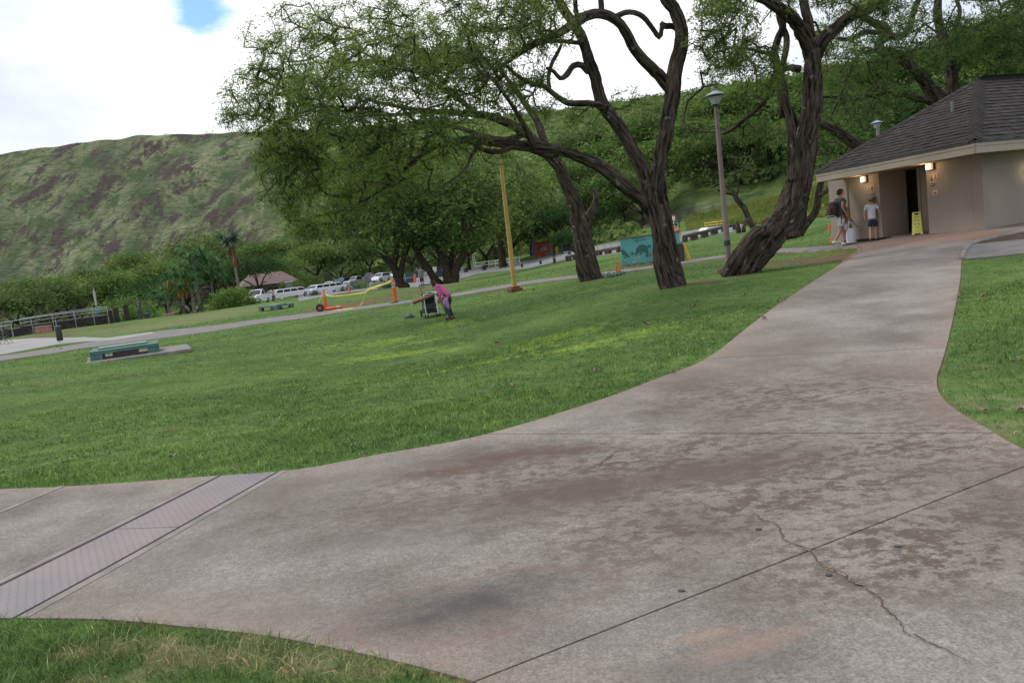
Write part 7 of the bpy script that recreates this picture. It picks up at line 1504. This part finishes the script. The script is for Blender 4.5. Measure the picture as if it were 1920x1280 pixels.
q = at(268, 76, 600); r = empty('dark_bin', q); tag(r, 'small dark bin between the tall marker and the blue cover', 'bin'); m_ = MB(); m_.lathe((.45, 0, 0), [(.2, 0), (.22, .5), (.1, .56)], 10); m_.build('drum', M['darkmetal'], r)
q = at(183, 72, 590); r = empty('painted_post', q); tag(r, 'slim pale and blue paddle post above the rock wall', 'post'); m_ = MB(); m_.add([(-.07, 0, 1.7), (.07, 0, 1.7), (.12, 0, 2.9), (0, 0, 3.4), (-.10, 0, 2.9)]+[(-.07, .05, 1.7), (.07, .05, 1.7), (.12, .05, 2.9), (0, .05, 3.4), (-.10, .05, 2.9)], [(0, 1, 2, 3, 4), (9, 8, 7, 6, 5), (0, 5, 6, 1), (1, 6, 7, 2), (2, 7, 8, 3), (3, 8, 9, 4), (4, 9, 5, 0)]); m_.build('blade', M['reflect'], r); m_ = MB(); m_.bar((0, .02, 0), (0, .02, 1.8), .09, 8); m_.build('shaft', M['bluefin'], r)
def brickbox(px_, D, w_, h_, lab):
    q = at(px_, D, 615); r = empty('planter_box', (q[0], q[1], q[2]-.05), .25); tag(r, lab, 'planter'); m_ = MB(); m_.box((0, 0, h_/2), (w_, w_*.7, h_)); m_.build('box', pm('terracotta', (.26, .13, .09), (.34, .19, .14), 5, .9), r, bev=.01); m_ = MB(); m_.box((0, 0, h_+.02), (w_*1.04, w_*.75, .05)); m_.build('rim', pm('pink_stone', (.36, .24, .19)), r)
brickbox(81, 58, 1.0, .55, 'brown square planter box in front of the handrails'); brickbox(320, 93, 1.2, .42, 'low pinkish stone block on the grass crest')
q = G(111.5, 643); s_ = q[1]/FPX; r = empty('litter_bin', q); tag(r, 'dark cylindrical litter bin hung on a thin post on the left lawn', 'litter bin'); m_ = MB(); m_.bar((0, .0, -.1), (0, 0, 45*s_), .022, 8); m_.build('post', M['steel'], r); m_ = MB(); m_.lathe((0, .12, 4*s_), [(4.5*s_, 0), (5.4*s_, 1.5*s_), (5.4*s_, 25*s_), (4.9*s_, 27*s_)], 14); m_.build('bin', pm('bin_brown', (.022, .019, .013), (.035, .03, .02), 5, .7), r, smooth=True); m_ = MB(); m_.lathe((0, .12, 31*s_), [(5.5*s_, 0), (5.5*s_, .8*s_)], 14); m_.build('lid_ring', M['steel'], r)
q = G(8, 646); s_ = q[1]/FPX; r = empty('folding_chair', q); tag(r, 'dark folding chair on the pale patio at the left picture edge', 'chair')
for y in (0, .4):
    m_ = MB(); m_.bar((.34, y, 0), (-.16, y, .85), .016, 6); m_.build('leg', M['darkmetal'], r); m_ = MB(); m_.bar((-.25, y, 0), (.12, y, .95), .016, 6); m_.build('leg', M['darkmetal'], r)
m_ = MB(); m_.box((-.08, .2, .48), (.44, .42, .03), 0, 0, .05); m_.build('seat', M['darkmetal'], r); m_ = MB(); m_.box((.10, .2, .82), (.03, .42, .34), 0, 0, .18); m_.build('backrest', M['darkmetal'], r)
q = G(156, 650); 
# ------------------------------------------------------------------ fallen leaves and scraps
lf = [(1394, 557, .16), (1300, 577, .16), (1213, 611, .17), (1427, 597, .13), (1433, 601, .12), (1463, 570, .13), (1471, 566, .1), (1441, 580, .1), (1806, 553, .1), (1842, 559, .12), (1797, 560, .1), (1813, 608, .09), (1841, 778, .10), (1913, 776, .11), (1908, 678, .09), (960, 728, .12), (1013, 731, .08), (935, 646, .2), (985, 664, .14), (745, 686, .12), (325, 862, .12), (118, 874, .1), (440, 888, .07), (1233, 672, .1), (1115, 700, .14), (260, 660, .16), (115, 655, .2), (1000, 545, .25), (1262, 703, .1)]; lf = [(a_, b_, c_*.85) for a_, b_, c_ in lf]
for i, (px_, py_, s_) in enumerate(lf):
    q = G(px_, py_); r_ = rng; n = 9; vv = [(0, 0, .012)]
    for k in range(n): t = 2*math.pi*k/n; rr = s_*.5*(1 if k % 2 else .72)*(1.2 if k in (0, 1) else 1); vv.append((math.cos(t)*rr, math.sin(t)*rr*.7, .012+.3*s_*abs(math.sin(t*1.5))*rng.uniform(.4, 1)))
    bm_ = MB(); bm_.add(vv, [(0, k+1, (k+1) % n+1) for k in range(n)]); white = i in (2+99, 14, 16, 25, 26, 27)
    o = bm_.build('fallen_leaf', M['leafpale'] if (white and 'leafpale' in M) else M.setdefault('leafbrown', pm('dry_leaf', (.16, .095, .065), (.26, .18, .125), 20, .8)), None, loc=(q[0], q[1], q[2]+.03), recalc=False); o.rotation_euler.z = float(rng.uniform(0, 6.28))
    sm = o.modifiers.new('t', 'SOLIDIFY'); sm.thickness = .002; tag(o, 'dried curled brown leaf lying on the lawn grass', 'leaf', 'dried fallen leaves on the lawn')
for px_, py_ in ((1278, 1117), (1684, 1033), (1424, 1000), (1555, 1087)):
    q = G(px_, py_); m_ = MB(); n = 9; w_ = .018; vv = [(math.cos(2*math.pi*k/n)*w_*rng.uniform(.7, 1.3), math.sin(2*math.pi*k/n)*w_*rng.uniform(.6, 1), 0) for k in range(n)]; m_.add(vv+[(x, y, .003) for x, y, z in vv], [tuple(range(n-1, -1, -1)), tuple(range(n, 2*n))]+[(k, (k+1) % n, (k+1) % n+n, k+n) for k in range(n)])
    o = m_.build('gum_spot', pm('gum', (.06, .06, .062), rough=.8) if 'gum' not in M else M['gum'], None, loc=(q[0], q[1], q[2]+.0255)); tag(o, 'flat dark gum spot stuck on the concrete walkway', 'gum spot', 'dark gum spots on the walkway')
# ------------------------------------------------------------------ vehicles
M['carwhite'] = pm('car_white', (.74, .75, .78), (.70, .71, .74), 1, .22, spec=.6); M['carsilver'] = pm('car_silver', (.38, .40, .42), (.35, .37, .39), 1, .25, metal=.5); M['carblue'] = pm('car_navy', (.018, .025, .060), (.02, .03, .07), 1, .25, spec=.6); M['cardark'] = pm('car_dark', (.035, .035, .04), (.05, .05, .055), 1, .3); M['carred'] = pm('car_maroon', (.09, .018, .02), (.07, .015, .018), 1, .3); M['rim'] = pm('alloy_rim', (.45, .46, .48), (.38, .39, .4), 5, .35, metal=.5); M['tail'] = pm('tail_light', (.40, .02, .02), rough=.3); M['headl'] = pm('head_light', (.75, .76, .78), rough=.15)
def arch(x, r, z0, n=7): return [(x+r*math.cos(math.pi*(1-k/(n-1))), z0+r*math.sin(math.pi*(1-k/(n-1)))) for k in range(n)]
def car(p, rz, L_, kind, m, lab, group='vehicles in the car park'):
    """local x is forward; origin on the ground at the middle"""
    r = empty('parked_car', p, rz); tag(r, lab, 'car', group); h = L_/2; W_ = .92; wb = dict(limo=(h-.95, -h+1.25), suv=(h-.85, -h+.9), pickup=(h-.9, -h+1.15), van=(h-.8, -h+.9), sedan=(h-.85, -h+.95))[kind]; wr = .36 if kind != 'limo' else .33
    zb = .28; H_ = dict(limo=1.45, suv=1.68, pickup=1.82, van=2.0, sedan=1.42)[kind]; zbelt = dict(limo=.92, suv=1.02, pickup=1.12, van=1.1, sedan=.90)[kind]
    low = [(-h, zb+.1), (-h+.05, zb)]+arch(wb[1], wr+.06, zb)[::1]+arch(wb[0], wr+.06, zb)+[(h-.05, zb), (h, zb+.14)]
    if kind == 'pickup': upr = [(h-.02, zbelt-.22), (h-.25, zbelt-.06), (h-1.35, zbelt), (-.55, zbelt), (-.6, zbelt+.02), (-h+.02, zbelt+.02), (-h, zbelt-.3)]
    elif kind in ('suv',): upr = [(h-.02, zbelt-.28), (h-.25, zbelt-.1), (h-1.2, zbelt), (-h+.1, zbelt+.02), (-h, zbelt-.2)]
    else: upr = [(h-.02, zbelt-.3), (h-.22, zbelt-.17), (h-1.25, zbelt-.02), (-h+.95, zbelt), (-h+.12, zbelt-.03), (-h, zbelt-.22)]
    prof = low+upr; hw = [W_ if z < .8 else W_*.97 for x, z in prof]
    mb = MB(); mb.prism(prof, hw); mb.build('body', m, r, bev=.03)
    if kind == 'pickup': gh = [(h-1.45, zbelt-.01), (h-2.15, H_-.04), (h-2.5, H_), (-.45, H_), (-.35, H_-.06), (-.6, zbelt-.01)]
    elif kind == 'suv': gh = [(h-1.1, zbelt-.01), (h-1.85, H_-.06), (h-2.2, H_), (-h+.55, H_-.02), (-h+.3, H_-.1), (-h+.1, zbelt-.01)]
    elif kind == 'limo': gh = [(h-1.25, zbelt-.03), (h-2.05, H_-.06), (h-2.5, H_), (-h+1.7, H_), (-h+1.45, H_-.05), (-h+.75, zbelt-.02)]
    else: gh = [(h-1.2, zbelt-.03), (h-1.95, H_-.05), (h-2.3, H_), (-h+1.6, H_), (-h+1.3, H_-.06), (-h+.6, zbelt-.02)]
    tw_ = lambda z: W_*(.95-.16*(z-zbelt)/(H_-zbelt))
    mb = MB(); mb.prism(gh, [tw_(z) for x, z in gh]); mb.build('cabin', m, r, bev=.02)
    # glass: side windows split by pillars, windscreen, rear window
    zt, z0 = H_-.11, zbelt+.05; xf0, xf1 = gh[0][0]-.22, gh[1][0]-.10; xr0, xr1 = gh[-1][0]+.2, gh[-2][0]+.05
    nwin = dict(limo=4, suv=3, pickup=2, van=3, sedan=2)[kind]
    for s_ in (-1, 1):
        for k in range(nwin):
            a0 = k/nwin+.012; a1 = (k+1)/nwin-.012; bx = lambda f, top: (xf1+(xr1-xf1)*f) if top else (xf0+(xr0-xf0)*f)
            mb = MB(); v = []
            for of in (.006, -.01):
                for f, top in ((a0, 0), (a1, 0), (a1, 1), (a0, 1)): z = zt if top else z0; v.append((bx(f, top), s_*(tw_(z)+of), z))
            mb.add(v, [(0, 1, 2, 3), (7, 6, 5, 4), (0, 4, 5, 1), (1, 5, 6, 2), (2, 6, 7, 3), (3, 7, 4, 0)]); mb.build('window', M['glass'], r)
    for nm, (xa, za), (xb, zb2), sg in (('windscreen', gh[0], gh[1], 1), ('rear_window', gh[-1], gh[-2], -1)):
        mb = MB(); v = []; n_ = Vector((za-zb2, 0, 0)); dxx, dzz = xb-xa, zb2-za; nl = math.hypot(dxx, dzz); nx, nz2 = (dzz/nl, -dxx/nl) if sg > 0 else (-dzz/nl, dxx/nl)
        for of in (.012, -.01):
            for f, y in ((.1, -1), (.1, 1), (.94, 1), (.94, -1)): x, z = xa+dxx*f, za+dzz*f; v.append((x+nx*of, y*(tw_(z)-.08), z+nz2*of))
        mb.add(v, [(0, 1, 2, 3), (7, 6, 5, 4), (0, 4, 5, 1), (1, 5, 6, 2), (2, 6, 7, 3), (3, 7, 4, 0)]); mb.build(nm, M['glass'], r)
    if kind == 'pickup': mb = MB(); mb.box(((-h+.1-.65)/2, 0, zbelt+.03), (h-.85, 1.5, .02)); mb.build('bed_floor', M['cardark'], r)
    tl = Matrix.Rotation(math.pi/2, 3, 'X')
    for x in wb:
        for s_ in (-1, 1):
            w = MB(); w.lathe((x, s_*(W_-.12), wr), [(wr*.6, -.11), (wr*.95, -.11), (wr, -.07), (wr, .07), (wr*.95, .11), (wr*.6, .11)], 18, tilt=tl); wo_ = w.build('wheel', M['black'], r); w = MB(); w.lathe((x, s_*(W_-.10), wr), [(.04, -.115), (wr*.6, -.10), (wr*.6, .10), (.04, .115)], 12, tilt=tl); w.build('rim', M['rim'], wo_)
    for s_ in (-1, 1):
        mb = MB(); mb.box((h-.06, s_*.68, zbelt-.34), (.14, .34, .14)); mb.build('headlight', M['headl'], r, bev=.02); mb = MB(); mb.box((-h+.05, s_*.72, zbelt-.25), (.12, .26, .16)); mb.build('tail_light', M['tail'], r, bev=.02)
        mb = MB(); mb.box((gh[0][0]-.28, s_*(W_+.08), zbelt+.06), (.12, .16, .12)); mb.build('mirror', m, r, bev=.02)
    for x, nm in ((h+.0, 'front_bumper'), (-h, 'rear_bumper')): mb = MB(); mb.box((x, 0, .42), (.12, 1.74, .18)); mb.build(nm, m if kind != 'pickup' else M['rim'], r, bev=.03)
    return r
def park(x0, y0, x1, y1, kind, m, lab, L_, D, flip=False, lift=0.0):
    """front at photo (x0), rear at photo (x1); the turn comes from the length on the picture"""
    a = at(x0, D, y0); s_ = D/FPX; wpx = abs(x1-x0)*s_; yaw = math.acos(min(.98, wpx/L_)); xm = (x0+x1)/2; c = at(xm, D, (y0+y1)/2)
    sg = -1 if x0 < x1 else 1; az = math.atan2(c[0], c[1]); base = -az if sg > 0 else math.pi-az
    rz = base+(yaw if not flip else -yaw); return car((c[0], c[1], c[2]+.05+lift), rz, L_, kind, m, lab)
park(497, 562, 573, 545, 'limo', M['carwhite'], 'left white stretch limousine behind the lawn crest', 9.2, 112)
park(574, 551, 643, 534, 'limo', M['carwhite'], 'right white stretch limousine behind the dark round bush', 9.2, 121)
park(469, 565, 497, 556, 'pickup', M['carwhite'], 'white pickup truck partly hidden by the round bush', 4.6, 100)
park(631, 536, 656, 530, 'suv', M['carblue'], 'dark blue sport utility vehicle left of the silver pickup', 4.8, 160)
park(650, 535, 691, 527, 'pickup', M['carsilver'], 'silver crew pickup parked in the middle of the row', 5.6, 150)
park(688, 528, 700, 524, 'pickup', M['cardark'], 'small grey pickup tail behind the silver one', 4.6, 168)
park(697, 527, 708, 523, 'sedan', M['carred'], 'dark maroon car squeezed beside the white hatchback', 4.3, 165)
park(703, 529, 727, 520, 'suv', M['carwhite'], 'white sport utility vehicle just left of the right orange post', 4.5, 155)
park(733, 521, 748, 517, 'sedan', M['carwhite'], 'white car mostly hidden by the far forked trunk', 4.3, 165)
park(609, 534, 624, 529, 'sedan', M['carwhite'], 'small white car showing above the right limousine roof', 4.2, 150)
# low plants in the car park bed
def bush(p, rx, rz_, leafm, lab, n=40, lp=26, name='bush', ls=.22, cat='bush', stem=True, flat=1.0, group=None):
    g = np.random.default_rng(int(abs(p[0]*10)+abs(p[1]))); r = empty(name, p); tag(r, lab, cat, group)
    v = g.normal(0, 1, (n, 3)); v /= np.linalg.norm(v, axis=1)[:, None]; v[:, 2] = np.abs(v[:, 2])*flat; c = v*np.array([rx, rx, rz_])*g.uniform(.72, 1.0, n)[:, None]; c[:, 2] += .1*rz_
    c2 = g.uniform(-.7, .7, (n//2, 3))*np.array([rx, rx, rz_*.6]); c2[:, 2] = np.abs(c2[:, 2])+.1; cc_ = np.concatenate([c, c2])
    a = leafcloud(cc_, lp, rx*.12+ls*.5, ls, ls*.45, .8, None, g); t = np.repeat(g.random(len(cc_)), lp)*.6+g.random(len(a[1]))*.4; npobj('foliage', a[0], [a[1]], leafm, parent=r, fattr=dict(tint=t))
    if stem:
        ps = [tube(np.array([[0, 0, -.2], q*.5+[0, 0, .1], q]), np.array([rx*.05, rx*.03, rx*.015]), 5) for q in c[:9]]; V, F = join(ps); npobj('stems', V, F, M['bark_far'], parent=r)
    return r
q = at(437, 88, 575); bush((q[0], q[1], q[2]-.5), 2.55, 2.65, M['leaf_bush'], 'large round light green bush left of the white pickup', 190, 30, ls=.28)
q = at(590, 108, 556); bush((q[0], q[1], q[2]-.2), .85, .85, M['leaf_deep'], 'dark round bush between the two limousines', 40, 24, ls=.14)
q = at(567, 145, 540); bush((q[0], q[1], q[2]-.2), 1.5, 4.2, M['leaf_mid'], 'clipped column-shaped green shrub behind the limousines', 90, 30, ls=.22)
q = at(540, 135, 545); bush((q[0], q[1], q[2]+1.6), 1.3, .9, M['leaf_bush'], 'yellow-green leafy shrub above the grey kiosk', 30, 24, ls=.3)
q = at(585, 150, 540); bush((q[0], q[1], q[2]-.2), 2.2, 3.4, M['leaf_far'], 'pale feathery shrub right of the clipped column shrub', 60, 26, ls=.4)
for px_, D, rx, h_, lab, k in ((660, 118, 2.0, .6, 'low brown-green plant bed below the silver pickup', 'leaf_deep'), (700, 118, 2.6, .55, 'low dark plant bed below the white hatchback', 'leaf_dark'), (730, 100, 1.6, .5, 'small dark plant patch left of the orange post', 'leaf_deep'), (678, 130, 1.2, .9, 'small yellow-green plant in front of the silver pickup', 'leaf_bush')):
    q = at(px_, D, 545); bush((q[0], q[1], q[2]), rx, h_, M[k], lab, 50, 18, ls=.2, name='plant_bed', cat='plant bed', stem=False)
q = at(227, 78, 595); bush((q[0], q[1], q[2]-.2), 3.4, 2.2, M['leaf_bush'], 'light green rounded shrub behind the stone posts', 110, 26, ls=.3)
q = at(248, 76, 595); bush((q[0], q[1], q[2]-.1), .5, .95, M['leaf_bush'], 'small yellowish shrub beside the tall marker post', 24, 20, ls=.15)
# house behind the dark tree
q = at(505, 150, 560); r = empty('house', q, .5); tag(r, 'low brown-roofed house seen under the dark tree', 'house'); m_ = MB(); m_.box((0, 0, 1.4), (9.5, 6, 2.8)); m_.build('walls', pm('tan_wall', (.17, .14, .10), (.13, .105, .08), 2, .9), r)
m_ = MB(); m_.add([(-5.4, -3.7, 2.8), (5.4, -3.7, 2.8), (5.4, 3.7, 2.8), (-5.4, 3.7, 2.8), (-3, 0, 5), (3, 0, 5)], [(0, 1, 5, 4), (1, 2, 5), (2, 3, 4, 5), (3, 0, 4), (3, 2, 1, 0)]); m_.build('roof', pm('brown_roof', (.15, .10, .095), (.19, .135, .125), 2, .9), r)
for x in (-3, -1.2, .8, 2.8): m_ = MB(); m_.box((x, -3.02, 1.5), (1.2, .08, 1.1)); w_ = m_.build('window', M['glass'], r); m_ = MB(); m_.box((x, -3.05, .9), (1.4, .14, .08)); m_.build('sill', M['fascia'], w_)
m_ = MB(); m_.box((-.2, -3.03, 1.1), (.9, .08, 2.1)); m_.build('door', M['wood_dark'], r)
put_tree('e', at(495, 138, 560), 1.0, 1.0, 'dark round-crowned tree in front of the brown-roofed house', None)
put_tree('c', at(548, 165, 545), .9, 2.0, 'tall green tree behind the clipped shrub', None)
# ------------------------------------------------------------------ screw pines
def screwpine(p, heads, lab, trunk_pts, roots=True, leafm=None, s=1.0, skirts=False, seed=1):
    g = np.random.default_rng(seed); r = empty('screw_pine', p); r.scale = (1.3, 1.3, 1.28); tag(r, lab, 'screw pine'); parts = []
    for pts, rad in trunk_pts: q_, r_ = resample(np.array(pts, float), np.array(rad, float), .4); parts.append(tube(q_, r_, 8, groove=.2, seed=seed))
    V, F = join(parts); npobj('trunk', V, F, pm('grey_trunk', (.13, .115, .10), (.20, .18, .16), 3, .95) if 'gtr' not in M else M['gtr'], parent=r, smooth=True)
    if roots:
        for k in range(7): a = k*.9+g.uniform(-.2, .2); m_ = MB(); m_.bar((0, 0, 1.3+g.uniform(-.3, .3)), (math.cos(a)*.75, math.sin(a)*.75, -.2), .05, 6, .07); m_.build('prop_root', M['bark_far'], r)
    for (hx, hy, hz, Ls, n, mm, dr) in heads:
        Vs = []; Fs = []; n0 = 0; tt = []
        for k in range(n):
            a = g.uniform(0, 6.28); el = g.uniform(-.25, 1.35) if dr < .9 else g.uniform(-1.4, -.5); L_ = Ls*g.uniform(.7, 1.15); pts = []; pos = np.array([hx, hy, hz]); d = np.array([math.cos(a)*math.cos(el), math.sin(a)*math.cos(el), math.sin(el)]); sdv = np.array([-math.sin(a), math.cos(a), 0]); w0 = .13*s
            for j in range(6): w_ = w0*(1-(j/5)**2*.95); pts += [pos-sdv*w_/2, pos+sdv*w_/2]; pos = pos+d*L_/5; d = d+np.array([0, 0, -.30*dr-.08*j]); d /= np.linalg.norm(d)
            Vs += pts; Fs += [(n0+2*j, n0+2*j+1, n0+2*j+3, n0+2*j+2) for j in range(5)]; n0 += 12; tt += [g.random()]*5
        npobj('leaf_head', np.array(Vs), [np.array(Fs)], mm, parent=r, fattr=dict(tint=tt))['kind'] = 'stuff'
    return r
PG, PP, PD, DB_ = M['pandan'], M['pandan_pale'], M['pandan_dead'], M['dead_brown']
def hd(n, zc, R_, Ls, mm, nl=60, dr=.5, g=None):
    g = g or np.random.default_rng(n+int(zc*10)); o_ = []
    for k in range(n): a = k*2.4+g.uniform(-.4, .4); rr = R_*math.sqrt((k+.5)/n); o_.append((math.cos(a)*rr, math.sin(a)*rr, zc+g.uniform(-.8, .8)-rr*.35, Ls, nl, mm, dr))
    return o_
q = at(378, 118, 583); screwpine(q, hd(7, 7.2, 1.7, 1.35, PG, 64)+hd(5, 4.8, 2.4, 1.3, PG, 60), 'tall screw pine with bare forked trunk and green strap leaves', [([(0, 0, -.3), (-.1, 0, 3), (0, 0, 5.4)], [.2, .16, .13]), ([(0, 0, 5.2), (-.7, 0, 6.0), (-1.2, 0, 6.8)], [.11, .09, .07]), ([(0, 0, 5.2), (.5, .1, 6.1), (1.1, 0, 7)], [.11, .09, .07])], seed=3)
q = at(345, 112, 585); screwpine(q, hd(8, 3.9, 2.4, 1.3, PG, 60)+hd(5, 4.1, 1.2, 1.3, PD, 60, .9)+hd(5, 5.0, 1.5, 1.2, PG, 56), 'screw pine whose hanging leaves have turned orange-brown', [([(0, 0, -.3), (.1, 0, 2), (-.3, 0, 3.6)], [.19, .16, .12]), ([(.9, .2, -.3), (1.1, .2, 2), (.9, 0, 3.6)], [.17, .14, .1])], seed=4)
q = at(402, 122, 578); screwpine(q, hd(11, 4.6, 2.3, 1.3, PG, 60)+hd(6, 6.0, 1.5, 1.2, PG, 56), 'dense rounded screw pine right of the tall forked one', [([(0, 0, -.3), (.1, 0, 2.4), (0, 0, 4.4)], [.2, .16, .12])], seed=5)
q = at(448, 112, 570); screwpine(q, hd(6, 7.7, 1.0, 1.3, PP, 70, .6)+[(.1, 0, 6.6, 1.2, 90, DB_, 1.6), (.3, 0, 5.6, 1.3, 80, DB_, 1.6)], 'pale-headed screw pine with brown dead leaves hanging down its trunk', [([(.3, 0, -.3), (.2, 0, 4), (0, 0, 7.6)], [.17, .15, .13])], roots=False, seed=6)
q = at(318, 118, 590); screwpine(q, hd(8, 3.2, 1.8, 1.2, PG, 56), 'low screw pine at the left end of the group', [([(0, 0, -.3), (0, 0, 2.8)], [.17, .13])], roots=False, seed=7)
# tall grass verge behind the road on the right
vv = []; n = 26000; px_ = rng.uniform(1290, 1560, n)
az_ = np.interp(px_, [1290, 1560], [px_az(1290), px_az(1560)]); rr = rng.uniform(74, 100, n)
x = rr*np.sin(az_); y = rr*np.cos(az_); ok = ~inpoly(x, y, ROAD); x, y = x[ok], y[ok]; n = len(x); z = terrain(x, y); th = rng.uniform(0, 6.28, n); h_ = rng.uniform(.25, .7, n); w_ = .12
V = np.stack([np.c_[x-np.cos(th)*w_/2, y-np.sin(th)*w_/2, z-.02], np.c_[x+np.cos(th)*w_/2, y+np.sin(th)*w_/2, z-.02], np.c_[x+rng.normal(0, .12, n), y+rng.normal(0, .12, n), z+h_]], 1).reshape(-1, 3); k = np.arange(n)*3
o = npobj('tall_grass', V, [np.stack([k, k+1, k+2], -1)], leafmat('verge_grass', (.12, .18, .04), (.27, .31, .08), (.38, .36, .14), .3, .15), fattr=dict(tint=rng.random(n))); tag(o, 'rough tall yellow-green grass on the bank behind the road', 'grass', kind='stuff')
